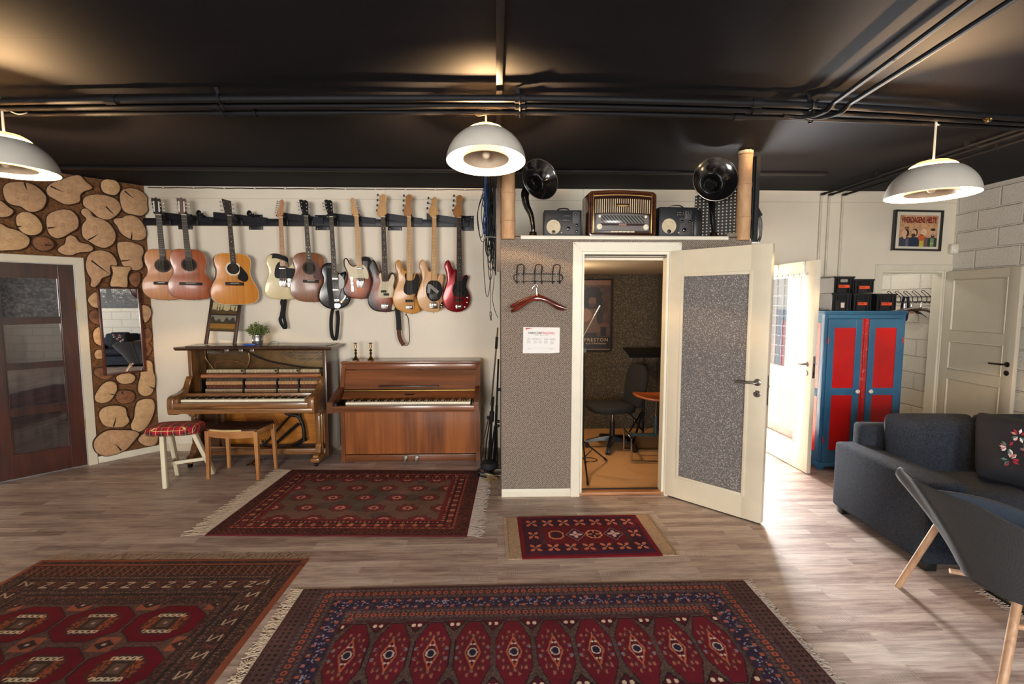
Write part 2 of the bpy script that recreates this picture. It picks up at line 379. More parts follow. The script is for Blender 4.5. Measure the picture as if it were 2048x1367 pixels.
# hallway behind the back wall
HX0, HX1, HY1 = 2.18, 4.2, 7.6
wallbox('wall_hallway_left', [(HX0-.07, HX0, YB+.12, 6.22, 0, HC), (HX0-.07, HX0, 7.45, HY1, 0, HC), (HX0-.07, HX0, 6.22, 7.45, 0, .8), (HX0-.07, HX0, 6.22, 7.45, 2.0, HC)], wallwhite)
q = MB()
for k in range(9): q.box(HX0-.05, HX0-.035, 6.22+k*.154-.008, 6.22+k*.154+.008, .8, 2.0)
for k in range(10): q.box(HX0-.05, HX0-.035, 6.22, 7.45, .8+k*.133-.007, .8+k*.133+.007)
struct(q.build('window_4', M_('grey window bars', C(40, 36, 38), .6), smooth=0))
wallbox('wall_hallway_right', [(HX1-.08, HX1, YB+.12, HY1, 0, HC)], wallwhite)
wallbox('wall_hallway_end', [(HX0, 2.5, HY1, HY1+.1, 0, HC), (3.8, HX1, HY1, HY1+.1, 0, HC), (2.5, 3.8, HY1, HY1+.1, 0, .5), (2.5, 3.8, HY1, HY1+.1, 2.1, HC)], wallwhite)
q = MB()
for a in (2.5, 2.93, 3.37, 3.8): q.box(a-.015, a+.015, HY1-.02, HY1+.03, .5, 2.1)
for z in (.5, .9, 1.3, 1.7, 2.1): q.box(2.5, 3.8, HY1-.015, HY1+.025, z-.012, z+.012)
struct(q.build('window_3', white_paint, smooth=0))
# closet behind the back wall
wallbox('wall_closet_right', [(5.20, 5.32, YB+.12, 6.9, 0, HC)], blk)
wallbox('wall_closet_back', [(HX1, 5.32, 6.9, 7.0, 0, HC)], blkx)
# casings ("trim")
def casing(name, x0, x1, z1, y, w=.075, th=.02, mt=white_paint, wr=None, legs=(1, 1), depth=.12):
    q = MB(); wr = w if wr is None else wr
    q.prism([(x0-w, 0), (x0, 0), (x0, z1), (x0-w, z1+w)], [(0, 0), (0, th-.004), (.004, th)], FXZ) if legs[0] else None
    q.prism([(x1, 0), (x1+wr, 0), (x1+wr, z1+w), (x1, z1)], [(0, 0), (0, th-.004), (.004, th)], FXZ) if legs[1] else None
    q.prism([(x0-w, z1+w), (x0, z1), (x1, z1), (x1+wr, z1+w)], [(0, 0), (0, th-.004), (.004, th)], FXZ)
    # jamb lining
    q.box(x0-.001, x0+.02, 0, depth, 0, z1); q.box(x1-.02, x1+.001, 0, depth, 0, z1); q.box(x0+.02, x1-.02, 0, depth, z1-.02, z1)
    o = q.build(name, mt, smooth=0); o.location = (0, y, 0); return struct(o)
casing('trim_4', KX0, KX1-.02, KH, YB, w=.075, wr=.085)
casing('trim_5', DX0+.01, DX1-.01, DH-.01, YB, w=.07)
q = MB(); q.T = ML
for a, b_ in ((.531, S0-.004),): q.prism([(a, 0), (b_, 0), (b_, LH+.004), (a, LH+.075)], [(0, .001), (0, .022), (.004, .026)], frame((0, 0, 0), (1, 0, 0), (0, 0, 1), (0, 1, 0)))
q.prism([(.531, LH+.075), (S0-.004, LH+.004), (S1+.004, LH+.004), (S1+.08, LH+.075)], [(0, .001), (0, .022), (.004, .026)], frame((0, 0, 0), (1, 0, 0), (0, 0, 1), (0, 1, 0)))
q.prism([(S1+.004, 0), (S1+.08, 0), (S1+.08, LH+.075), (S1+.004, LH+.004)], [(0, .001), (0, .022), (.004, .026)], frame((0, 0, 0), (1, 0, 0), (0, 0, 1), (0, 1, 0)))
struct(q.build('trim_6', cream_paint, smooth=0))
q = MB(); q.T = ML; q.box(.0, .53, 0.0, .014, 0, .07, .003); struct(q.build('baseboard_left', white_paint))
q = MB(); q.box(-3.75, .0, YB-.014, YB, 0, .08, .003); struct(q.build('baseboard_back', cream_paint))
# cable channel with clips where the wall meets the ceiling
t = thing('cable', 'thin black cable clipped along the top of the white wall above the guitars', 'cable', (-3.7, YB-.01, 2.868))
q = MB(); pts = [(x, -.004+.003*math.sin(x*9), -.006-.004*abs(math.sin(x*PI/.32))) for x in np.linspace(0, 3.6, 90)]; q.tube(pts, .005, 6); q.build('wire', black, t)
for i in range(11):
    q = MB(); q.box(-.009, .009, -.014, .01, -.012, .006, .002); o = q.build('clip', white_paint, t); o.location = (.16+.32*i, 0, 0)

# ---------------------------------------------------------------- door on the left wall (dark wood, four panes)
dk = wood('dark mahogany', C(26, 13, 10), C(74, 36, 26), (14, 14, 1.6), .3, .35)
t = thing('door_1', 'dark mahogany door with four glazed panes stacked one above another', 'door'); t['kind'] = 'structure'; t.matrix_world = ML
zs = [(1.880, 1.502), (1.449, 1.073), (1.028, .658), (.596, .222)]; PX0, PX1 = .725, 1.125
q = MB(); q.box(S0, PX0, -.05, -.008, .006, LH, .002); q.box(PX1, S1, -.05, -.008, .006, LH, .002)
zz = [LH]+[v for p in zs for v in p]+[.006]
for i in range(0, 10, 2): q.box(PX0-.004, PX1+.004, -.05, -.009, zz[i+1], zz[i])
q.build('door_frame', dk, t, smooth=0)
gl, nt, b = nodes('dark curtained glass')
nz = N(nt, 'ShaderNodeTexNoise'); nz.inputs['Scale'].default_value = 3; nz.inputs['Detail'].default_value = 3; nt.links.new(coords(nt, (8, 8, 1)), nz.inputs['Vector'])
nt.links.new(ramp(nt, nz.outputs['Fac'], [(.35, C(34, 30, 34)), (.7, C(62, 54, 54))]), b.inputs['Base Color']); b.inputs['Roughness'].default_value = .035; b.inputs['Specular IOR Level'].default_value = .9; b.inputs['Coat Weight'].default_value = 1.0; b.inputs['Coat IOR'].default_value = 1.9; b.inputs['Coat Roughness'].default_value = .02
for z1, z0 in zs:
    q = MB(); q.box(PX0, PX1, -.04, -.028, z0, z1)
    # bevelled glass edge
    p = q.build('pane', gl, t, smooth=0)
    q = MB()
    for (a, b_, c, d) in ((PX0+.008, PX1-.008, z0, z0+.008), (PX0+.008, PX1-.008, z1-.008, z1), (PX0, PX0+.008, z0, z1), (PX1-.008, PX1, z0, z1)): q.box(a, b_, -.03, -.014, c, d)
    q.build('glazing_bead', dk, t, smooth=0)
hb = M_('hinge brass', C(140, 118, 80), .4, 1)
for z in (1.62, .42):
    q = MB(); q.cyl((S0-.002, .0, z-.055), (S0-.002, .0, z+.055), .008, seg=10); q.build('hinge', hb, t)

# ---------------------------------------------------------------- recording booth
BY = 3.99; BX0, BX1 = .036, 2.11; OX0, OX1, OZ = .70, 1.425, 2.06
boothf = weave('booth fabric', C(160, 146, 132), C(76, 69, 66), 105, .95, .6)
q = MB()
q.box(BX0, OX0-.012, BY, BY+.09, .0, 2.155); q.box(OX1+.012, BX1, BY, BY+.09, .0, 2.155); q.box(OX0-.012, OX1+.012, BY, BY+.09, OZ+.015, 2.155)
struct(q.build('wall_booth_front', boothf, smooth=0))
q = MB(); q.box(BX0, BX0+.05, BY+.09, YB, 0, 2.155); struct(q.build('wall_booth_left', boothf, smooth=0))
q = MB(); q.box(BX1-.04, BX1, BY+.09, YB, 0, 2.155); struct(q.build('wall_booth_right', boothf, smooth=0))
felt = speckle('booth wall felt', C(62, 54, 44), [C(48, 42, 36), C(86, 76, 60), C(140, 128, 100)], 190, .45, bp=.3)
IY = 6.12; IX0, IX1 = .12, 2.05
q = MB(); q.box(IX0-.03, IX1+.02, IY, IY+.05, 0, 2.05); q.box(IX0-.03, IX0, BY+.09, IY, 0, 2.05); q.box(IX1, IX1+.02, BY+.09, IY, 0, 2.05); struct(q.build('wall_booth_inside', felt, smooth=0))
q = MB(); q.box(BX0, BX1, BY+.02, YB, 2.155, 2.175); q.box(IX0, IX1, BY+.09, IY, 2.0, 2.15); struct(q.build('ceiling_booth', wallwhite, smooth=0))
matt = weave('booth carpet', C(212, 164, 112), C(176, 128, 80), 150, .95, .5)
q = MB(); q.box(IX0, IX1, BY+.09, IY, 0.001, .014); struct(q.build('floor_booth', matt, smooth=0))
thr = wood('threshold wood', C(120, 74, 44), C(190, 132, 88), (2, 30, 30), .4, .2)
q = MB(); q.box(OX0, OX1, BY-.005, BY+.07, .001, .028, .006); struct(q.build('trim_7', thr))
q = MB(); q.box(OX0, OX1, BY+.07, BY+.095, .014, .03, .004); struct(q.build('trim_8', matte_black))
casing('trim_9', OX0, OX1, OZ, BY, w=.078, wr=.095, depth=.09)
q = MB()
for z in (2.035, 2.022): q.cyl((OX0+.03, BY+.045, z), (OX1-.02, BY+.045, z), .0035, seg=8)
struct(q.build('trim_10', matte_black))
q = MB(); q.box(BX0, OX0-.078, BY-.012, BY, 0, .07, .003); struct(q.build('baseboard_booth', white_paint))
# white shelf edge and shelf
q = MB(); q.box(.195, 1.90, BY-.03, BY+.005, 2.157, 2.186, .003); struct(q.build('trim_11', white_paint))
shelfblack = M_('shelf dark', C(40, 36, 34), .7)
q = MB(); q.box(.1, 2.0, BY-.02, BY+.5, 2.176, 2.184); struct(q.build('trim_12', shelfblack, smooth=0))
# fabric end blocks of the parapet
q = MB(); q.box(.12, .195, BY-.01, BY+.09, 2.155, 2.205, .002); q.box(1.90, 2.0, BY-.01, BY+.09, 2.155, 2.215, .002); struct(q.build('trim_13', boothf))
# side strip of the booth (metal angle)
q = MB(); q.box(.0, .036, BY+.0, BY+.03, 1.9, HC-.03, .002); struct(q.build('trim_14', M_('angle strip', C(92, 76, 64), .45, .5)))
# bamboo posts
bam = wood('bamboo', C(176, 134, 96), C(212, 172, 130), (16, 16, 5), .6, .05)
bamj = M_('bamboo joint', C(112, 74, 46), .7)
for (x, y, label, z0, zt, nd) in ((.094, 3.99, 'pale bamboo post at the left corner of the booth roof', 2.156, HC, (2.30, 2.52, 2.78)), (2.03, 3.99, 'pale bamboo post at the right corner of the booth roof, torn at its top', 2.156, 2.868, (2.34, 2.60, 2.84))):
    t = thing('bamboo_post', label, 'post', (x, y, z0), group='bamboo posts on the booth')
    prof = []; zz_ = 0
    H = zt-z0; r = .058
    for i in range(25):
        z = H*i/24; bulge = sum(.004*math.exp(-((z0+z-k)/.012)**2) for k in nd); prof.append((r-.004*i/24+bulge, z))
    q = MB(); q.lathe(prof, seg=28); q.build('cane', bam, t)
    for k in nd:
        q = MB(); q.lathe([(r-.001, k-z0-.003), (r+.0025, k-z0), (r-.001, k-z0+.003)], seg=28); q.build('joint', bamj, t)
    if x > 1:
        q = MB(); pr = [(math.cos(a)*(r-.001), math.sin(a)*(r-.001)) for a in np.linspace(0, 2*PI, 29)[:-1]]
        rs = [[(a*1.02, b*1.02, H-.012-.008*random.random()) for a, b in pr], [(a*1.0, b*1.0, H+.006*random.random()) for a, b in pr]]
        q.rings(rs); q.build('torn_rim', M_('torn cane', C(230, 210, 170), .9), t)

# booth door leaf, swung open
bfelt = speckle('door acoustic felt', C(104, 101, 102), [C(80, 77, 79), C(126, 123, 124), C(196, 190, 184)], 230, .4, bp=.3)
HG = Vector((1.428, 3.972, 0)); FE = Vector((1.950, 3.402, 0)); dv = (FE-HG); LW_ = dv.length; ang = math.atan2(dv.y, dv.x)
t = thing('door_2', 'white booth door with a grey speckled felt panel, swung open', 'door', HG, ang); t['kind'] = 'structure'
DT = .05
def plocal(x, y):
    n = Vector((-dv.y, dv.x, 0)).normalized(); d = ray(x, y); tt = (HG-CAM).dot(n)/d.dot(n); p = CAM+d*tt-HG; return p.dot(dv.normalized()), p.z
fx0, fx1, fz0, fz1 = .115, LW_-.142, .20, 1.86
q = MB(); y0, y1 = 0, DT
q.box(0, fx0, y0, y1, .012, 2.065, .002); q.box(fx1, LW_, y0, y1, .012, 2.065, .002); q.box(fx0-.001, fx1+.001, y0, y1, .012, fz0); q.box(fx0-.001, fx1+.001, y0, y1, fz1, 2.065)
q.build('door_frame', cream_paint, t)
q = MB(); q.box(fx0, fx1, .008, DT-.008, fz0, fz1); q.build('felt_panel', bfelt, t, smooth=0)
q = MB()
for a in ((fx0-.018, fx0+.006, fz0-.018, fz1+.018), (fx1-.006, fx1+.018, fz0-.018, fz1+.018)): q.box(a[0], a[1], -.006, .004, a[2], a[3], .003)
for a in ((fz0-.018, fz0+.006), (fz1-.006, fz1+.018)): q.box(fx0+.0062, fx1-.0062, -.006, .004, a[0], a[1], .003)
q.build('panel_moulding', cream_paint, t)
q = MB(); q.box(.03, LW_-.01, .01, .04, .002, .012); q.build('rubber_sweep', matte_black, t, smooth=0)
def lever(parent, x, z, sgn=-1, y=0, hand=-1, mt=steel, key=True, dz=-.085):
    h = MB(); h.lathe([(.026, 0), (.026, .006), (.022, .009), (.012, .01), (.011, .03)], (x, y, z), (0, sgn, 0), 20)
    h.tube([(x, y+sgn*.03, z), (x, y+sgn*.048, z), (x+hand*.012, y+sgn*.054, z), (x+hand*.06, y+sgn*.055, z-.001), (x+hand*.135, y+sgn*.052, z-.003)], .0095, 10)
    o = h.build('door_handle', mt, parent)
    if key:
        k = MB(); k.lathe([(.026, 0), (.026, .005), (.022, .008)], (x, y, z+dz), (0, sgn, 0), 20); k.mi = 1; k.box(x-.003, x+.003, y+sgn*.0095-.001, y+sgn*.0095+.001, z+dz-.012, z+dz+.006)
        k.build('key_plate', [mt, black], parent)
lever(t, LW_-.062, 1.063, -1, 0, -1, steel)
lever(t, LW_-.062, 1.063, 1, DT, -1, steel)
q = MB(); q.box(LW_-.001, LW_+.003, .015, .035, .9, 1.12); q.box(LW_, LW_+.012, .018, .032, 1.03, 1.045); q.build('lock_plate', steel, t, smooth=0)

# glazed door of the hallway, opened at a right angle
t = thing('door_3', 'white glazed hallway door standing open beside the blue cupboard', 'door', (2.968, 5.36, 0), -PI/2); t['kind'] = 'structure'
# local x runs towards the camera (world -Y), local -y faces the camera side (world -X)
W3 = .925
q = MB(); gx0, gx1, gz0, gz1 = .16, .70, .26, 1.90
q.box(0, gx0, 0, .04, .008, 2.04, .002); q.box(gx1, W3, 0, .04, .008, 2.04, .002); q.box(gx0-.001, gx1+.001, 0, .04, .008, gz0); q.box(gx0-.001, gx1+.001, 0, .04, gz1, 2.04)
q.build('door_frame', white_paint, t)
g2, nt, b = nodes('door glass')
nzz = N(nt, 'ShaderNodeTexNoise'); nzz.inputs['Scale'].default_value = 2; nt.links.new(coords(nt), nzz.inputs['Vector'])
nt.links.new(ramp(nt, nzz.outputs['Fac'], [(.3, (.93, .95, .94, 1)), (.7, (.97, .98, .97, 1))]), b.inputs['Base Color']); b.inputs['Metallic'].default_value = 1; b.inputs['Roughness'].default_value = 0.0
tr_ = N(nt, 'ShaderNodeBsdfTransparent'); ms_ = N(nt, 'ShaderNodeMixShader'); ms_.inputs[0].default_value = .09; nt.links.new(tr_.outputs[0], ms_.inputs[1]); nt.links.new(b.outputs[0], ms_.inputs[2]); nt.links.new(ms_.outputs[0], nt.nodes['Material Output'].inputs['Surface'])
q = MB(); q.box(gx0, gx1, .017, .022, gz0, gz1); q.build('pane', g2, t, smooth=0)
q = MB()
for a in ((gx0-.012, gx0+.008, gz0-.012, gz1+.012), (gx1-.008, gx1+.012, gz0-.012, gz1+.012)): q.box(a[0], a[1], -.004, .016, a[2], a[3], .002)
for a in ((gz0-.012, gz0+.008), (gz1-.008, gz1+.012)): q.box(gx0+.0082, gx1-.0082, -.004, .016, a[0], a[1], .002)
q.build('panel_moulding', white_paint, t)
lever(t, W3-.075, 1.055, 1, .04, -1, steel); 
# mirror-side handle faces world -X : local side y=0
lever(t, W3-.075, 1.055, -1, 0, -1, steel)
q = MB(); q.box(W3-.001, W3+.002, .008, .032, .93, 1.14, .001); q.mi = 1; q.box(W3+.001, W3+.004, .013, .027, 1.04, 1.07); q.box(W3+.001, W3+.004, .013, .027, .96, .99); q.build('lock_plate', [steel, black], t)
# over-door rack of hooks
t = thing('over_door_rack', 'grey over-door hook rack on top of the glazed hallway door', 'hook rack', (2.968, 5.36, 2.04), -PI/2)
q = MB()
for x in (.30, .74): q.box(x-.014, x+.014, -.004, -.001, -.125, .004); q.box(x-.014, x+.014, -.004, .044, .001, .004); q.box(x-.014, x+.014, .041, .044, -.02, .004)
q.box(.17, .80, -.007, -.004, -.135, -.112); q.build('strap', steel, t, smooth=0)
for i in range(7):
    q = MB(); x = .2+i*.095; q.tube([(x, -.007, -.12), (x, -.03, -.125), (x, -.034, -.11)], .004, 6); q.mi = 0; q.box(x-.012, x+.012, -.012, -.006, -.134, -.113); q.build('hook', white_paint, t)

# closet door leaf on the right, opened flat towards the camera
t = thing('door_4', 'beige three-panel closet door opened against the block wall', 'door', (5.085, 5.375, 0), -PI/2-.07); t['kind'] = 'structure'
beige = M_('beige door paint', C(214, 205, 186), .38, var=.02)
W4 = .86; q = MB(); st = .115; zr = [(.12, .80), (.90, 1.22), (1.33, 1.90)]
q.box(0, st, 0, .04, .008, 1.99, .002); q.box(W4-st, W4, 0, .04, .008, 1.99, .002)
zz = [.008]+[v for p in zr for v in p]+[1.99]
for i in range(0, 8, 2): q.box(st-.001, W4-st+.001, 0, .04, zz[i], zz[i+1])
q.build('door_frame', beige, t)
for z0, z1 in zr:
    q = MB(); Mq = frame((0, 0, 0), (1, 0, 0), (0, 0, 1), (0, -1, 0))
    q.prism([(st, z0), (W4-st, z0), (W4-st, z1), (st, z1)], [(0, -.03), (0, -.004), (.012, .004), (.024, -.010), (.03, -.010)], Mq); q.build('door_panel', beige, t, smooth=20)
dkst = M_('dark steel', C(72, 68, 66), .3, 1)
lever(t, W4-.06, 1.035, -1, 0, -1, dkst)
# small white wall sensor beside the corner
t = thing('motion_sensor', 'small white motion sensor in the corner above the closet door', 'sensor', (5.14, YB-.032, 2.24), -.4)
q = MB(); q.prism(spline([(-.035, -.05), (.035, -.05), (.04, 0), (.033, .055), (-.033, .055), (-.04, 0)], 4), [(0, -.01), (0, .018), (.008, .03), (.016, .034)]); q.build('housing', white_paint, t)
q = MB(); q.ell((0, -.03, -.012), .02, .01, .022); q.build('lens', M_('sensor lens', C(240, 238, 230), .2), t)
# ================================================================ LAMPS AND PIPES
LAMPS = [(-2.993, 2.45), (-.065, 2.53), (2.829, 2.34)]
shade_out = M_('lamp grey enamel', C(202, 198, 190), .35, var=.03)
shade_in = M_('lamp white inside', C(250, 246, 235), .5, var=.02)
opal, nt, b = nodes('opal lamp dome'); nz = N(nt, 'ShaderNodeTexNoise'); nz.inputs['Scale'].default_value = 5; nt.links.new(coords(nt), nz.inputs['Vector']); cc_ = ramp(nt, nz.outputs['Fac'], [(.3, (.86, .8, .66, 1)), (.7, (.9, .84, .7, 1))]); nt.links.new(cc_, b.inputs['Base Color']); tl_n = N(nt, 'ShaderNodeBsdfTranslucent'); nt.links.new(cc_, tl_n.inputs['Color']); mx_ = N(nt, 'ShaderNodeMixShader'); mx_.inputs[0].default_value = .55; nt.links.new(b.outputs[0], mx_.inputs[1]); nt.links.new(tl_n.outputs[0], mx_.inputs[2]); nt.links.new(mx_.outputs[0], nt.nodes['Material Output'].inputs['Surface'])
def lamp_make():
    t = thing('pendant_lamp', 'x', 'lamp', group='grey dome pendant lamps')
    Rr = .25
    q = MB(); out = []; inn = []
    for i in range(13):
        a = i/12; th = R(4)+a*R(50); out.append((Rr*math.cos(th)/math.cos(R(4)), Rr*.92*(math.sin(th)-math.sin(R(4)))))
    q.rings([[(r*math.cos(2*PI*k/48), r*math.sin(2*PI*k/48), h) for k in range(48)] for r, h in out]+[[((r-.003)*math.cos(2*PI*k/48), (r-.003)*math.sin(2*PI*k/48), h-.001) for k in range(48)] for r, h in out[::-1]], cap0=False, cap1=False)
    bmesh.ops.remove_doubles(q.bm, verts=q.bm.verts, dist=1e-5)
    o = q.build('lamp_shade', [shade_out, shade_in], t, smooth=60)
    me = o.data
    for p in me.polygons:
        c = p.center; nr = p.normal
        p.material_index = 0 if (nr.x*c.x+nr.y*c.y+nr.z*.3 > 0) else 1
    rt, ht = out[-1]
    q = MB(); q.rings([[(r*math.cos(2*PI*k/40), r*math.sin(2*PI*k/40), h) for k in range(40)] for r, h in ((rt-.02, ht+.014), (rt-.034, ht+.026), (rt*.58, ht+.042), (rt*.3, ht+.05), (.008, ht+.052), (.008, ht+.050), (rt*.3, ht+.048), (rt*.58, ht+.040), (rt-.036, ht+.024), (rt-.022, ht+.012))], cap0=False, cap1=False)
    q.build('top_dome', opal, t, smooth=60)
    q = MB(); pr = [(.145, .012), (.137, .035), (.122, .06), (.09, .08), (.03, .086), (.002, .087)]
    q.rings([[(r*math.cos(2*PI*k/40), r*math.sin(2*PI*k/40), h) for k in range(40)] for r, h in pr+[(r-.003, h-.002) for r, h in pr[::-1]]], cap0=False, cap1=False)
    q.build('inner_reflector', M_('lamp inner cup', C(178, 160, 138), .5), t, smooth=60)
    for k in range(3):
        q = MB(); a = 2*PI*k/3+.4; q.beam((.13*math.cos(a), .13*math.sin(a), .05), (.235*math.cos(a), .235*math.sin(a), .04), .003, .012); q.build('bracket', shade_in, t)
    q = MB(); q.ell((0, 0, .045), .026, .026, .03); q.build('bulb', M_('frosted bulb', C(225, 205, 180), .3), t)
    return t
l0 = lamp_make()
labs = ['grey dome pendant lamp at the far left above the dark glazed door', 'grey dome pendant lamp in the middle, in front of the booth corner', 'grey dome pendant lamp hanging low at the right near the framed picture']
topc = HC
for i, (x, z) in enumerate(LAMPS):
    o = l0 if i == 0 else copy_tree(l0)
    o.location = (x, 3.13, z); o['label'] = labs[i]
    if i == 1: o.rotation_euler = (R(-6), 0, 0)
for i, (x, z) in enumerate(LAMPS):
    t = [o for o in COL.objects if o.get('label') == labs[i]][0]
    q = MB(); q.cyl((0, 0, .23), (0, (-.03 if i == 1 else 0), HC-z-.003), .0065, seg=10); q.build('stem', white_paint, t)
    q = MB(); zt = HC-z-.01; 
    lp = [(-.004, .02, zt-.03), (-.05, .03, zt-.035), (-.09, .05, zt-.0), (-.1, .07, zt+.002)] if i == 1 else [(0, .02, zt-.04), (.05, .04, zt-.07), (.085, .07, zt-.05), (.06, .12, zt-.01), (0, .14, zt)]
    q.tube(spline(lp, 6, False), .004, 6); q.build('cord', white_paint, t)
    bx = (x-.13 if i == 1 else x-.15); s = MB(); s.box(-.06, .06, -.02, .02, -.035, 0, .004)
    if i != 0:
        o = s.build('junction_box', ceilblack); o.location = (bx, 3.24, HC); tag(o, ['', 'dark painted junction box on the ceiling left of the middle lamp stem', 'dark painted junction box on the ceiling left of the right lamp stem'][i], 'junction box', 'ceiling junction boxes')
    else: s.bm.free()
# three long pipes
pipes = []
pm = M_('painted pipe', C(20, 20, 24), .6, spec=.25)
pz = 2.815
L1 = [[(-60, 204), (440, 198), (1040, 197), (1400, 204), (1700, 214), (2048, 237), (2110, 241)], [(-60, 217), (440, 212), (1040, 211), (1400, 217), (1700, 227), (2048, 247), (2110, 251)], [(-60, 229), (440, 226), (1040, 225), (1400, 231), (1700, 240), (2048, 257), (2110, 261)]]
for i, px in enumerate(L1):
    t = thing('ceiling_pipe', ['nearest of the three long black pipes crossing the room under the ceiling', 'middle of the three long black pipes crossing the room under the ceiling', 'farthest of the three long black pipes crossing the room under the ceiling'][i], 'pipe', group='long black ceiling pipes')
    P = [onZ(x, y, pz) for x, y in px]; P = spline([tuple(p) for p in P], 8, False)
    q = MB(); q.tube(P, .019-.002*i, 12); q.build('pipe', pm, t)
    for xx in ((222, 1060, 1510), (455, 1060, 1520), (470, 1065, 1500))[i]:
        c = min(P, key=lambda p: abs((Vector(p)-onZ(xx, 200+12*i, pz)).x)); c = Vector(c)
        q = MB(); q.cyl(c-Vector((.03, 0, 0)), c+Vector((.03, 0, 0)), .025-.002*i, seg=12); q.build('coupling', pm, t)
    for xx in (440+12*i, 1065-9*i, 1650+10*i):
        c = min(P, key=lambda p: abs((Vector(p)-onZ(xx, 205, pz)).x)); c = Vector(c)
        q = MB(); q.beam(c+Vector((0, 0, 0)), (c.x-.02, c.y, HC), .006, .02); q.tube([(c.x, c.y+.026*math.cos(a), c.z+.026*math.sin(a)) for a in np.linspace(0, 2*PI, 13)[:-1]], .006, 6, closed=True); q.build('pipe_hanger', pm, t)
# two pipes branching towards the camera on the right
for i, (a, b_, l) in enumerate((((1668, 205), (1955, -6), 'left one of the two black pipes branching off towards the camera'), ((1700, 207), (2040, -10), 'right one of the two black pipes branching off towards the camera'))):
    p = onZ(a[0], a[1], 2.81); p2 = onZ(b_[0], b_[1], 2.81); d = (p2-p).normalized(); dn = p2+d*4
    s_ = Vector((p.x-.02, 3.07, 2.812)); 
    path = spline([tuple(s_+Vector((-.16, 0, 0))), tuple(s_+Vector((-.06, -.0, -.012))), tuple(s_+Vector((.0, -.06, -.02))), tuple(p+Vector((0, .06, -.02))), tuple(p), tuple(p+d*.1), tuple(p+d*.5), tuple(p2), tuple(dn)], 6, False)
    q = MB(); q.tube(path, .014, 10); o = q.build('branch_pipe', pm); tag(o, l, 'pipe', 'branching ceiling pipes')
# pipes at the right going down the back wall
cond = M_('grey painted conduit', C(206, 198, 182), .4)
for i, (X, zt) in enumerate(((3.60, 2.835), (3.69, 2.83), (3.845, 2.83))):
    t = thing('conduit', ['leftmost of the three conduits coming down the white wall above the crates', 'middle one of the three conduits coming down the white wall above the crates', 'rightmost of the three conduits coming down the white wall above the crates'][i], 'pipe', group='conduits by the cupboard')
    q = MB(); y = YB-.022; q.tube(spline([(X, y, .3), (X, y, 1.2), (X, y, 2.2), (X, y, zt-.05), (X, y-.01, zt-.015), (X, y-.05, zt)], 5, False), .011, 10); q.build('wall_run', cond, t)
    q = MB(); q.tube([(X, y-.05, zt), (X-.02*i*0, 3.4, zt), (X, 0.5, zt)], .011, 10); q.build('ceiling_run', pm, t)
    q = MB(); q.cyl((X, y-.06, zt), (X, y-.0, zt), .015, seg=10); q.build('elbow', pm, t)
    for yy in (4.6, 3.7, 2.9):
        q = MB(); q.box(X-.014, X+.014, yy-.01, yy+.01, zt-.014, HC); q.build('pipe_clip', pm, t)
# small brass and glass sprinkler-like fitting beside the pipes
c = onZ(1975, 237, 2.80)
t = thing('ceiling_fitting', 'small brass fitting with a white cable tie on the pipes at the right', 'fitting', tuple(c))
q = MB(); q.lathe([(.0, -.03), (.012, -.028), (.016, -.01), (.008, 0), (.016, .01), (.012, .028), (0, .03)], axis=(1, .2, 0), seg=14); q.lathe([(.012, -.02), (.014, 0), (.01, .03)], axis=(0, 0, 1), seg=12); q.build('valve_body', brass, t)
q = MB(); q.tube([(.0, 0, 0), (.03, 0, .01), (.07, 0, .018)], .004, 6); q.build('cable_tie', white_paint, t)
q = MB(); q.obox((.02, 0, -.005), (.05, .012, .02), (.9, .2, .4), (-.2, .9, 0), (-.3, 0, .9), bev=.003); q.build('lever', chrome, t)
# ================================================================ LOG SLICES ON THE LEFT WALL
def logface_mat(name, c1, c2, heart):
    mt, nt, b = nodes(name); v = coords(nt)
    ln = N(nt, 'ShaderNodeVectorMath', operation='LENGTH'); nt.links.new(v, ln.inputs[0])
    n0 = N(nt, 'ShaderNodeTexNoise'); n0.inputs['Scale'].default_value = 7; n0.inputs['Detail'].default_value = 3; nt.links.new(v, n0.inputs['Vector'])
    a = N(nt, 'ShaderNodeMath', operation='MULTIPLY_ADD'); nt.links.new(n0.outputs['Fac'], a.inputs[0]); a.inputs[1].default_value = .06; nt.links.new(ln.outputs['Value'], a.inputs[2])
    s = N(nt, 'ShaderNodeMath', operation='MULTIPLY'); nt.links.new(a.outputs[0], s.inputs[0]); s.inputs[1].default_value = 420
    sn = N(nt, 'ShaderNodeMath', operation='SINE'); nt.links.new(s.outputs[0], sn.inputs[0])
    n1 = N(nt, 'ShaderNodeTexNoise'); n1.inputs['Scale'].default_value = 24; n1.inputs['Detail'].default_value = 6; n1.inputs['Roughness'].default_value = .7; nt.links.new(v, n1.inputs['Vector'])
    base = ramp(nt, n1.outputs['Fac'], [(.3, c1), (.65, c2)])
    h = ramp(nt, a.outputs[0], [(.03, (1, 1, 1, 1)), (.075, (0, 0, 0, 1))])
    base = mix(nt, base, heart, h)
    rg = ramp(nt, sn.outputs[0], [(.2, (.9, .9, .9, 1)), (.8, (1, 1, 1, 1))])
    nt.links.new(mix(nt, base, rg, 1.0, 'MULTIPLY'), b.inputs['Base Color']); b.inputs['Roughness'].default_value = .75; bump(nt, b, n1.outputs['Fac'], .3, .004); return mt
LF = [logface_mat('log face a', C(182, 138, 100), C(214, 172, 130), C(150, 108, 78)), logface_mat('log face b', C(196, 152, 106), C(226, 186, 138), C(176, 130, 92)), logface_mat('log face dark', C(112, 72, 46), C(158, 104, 66), C(84, 54, 38))]
barkm = M_('bark', C(66, 46, 34), .95, var=.45, vs=40, bp=.8, bs_=60)
crk = M_('crack shadow wood', C(34, 20, 14), .9)
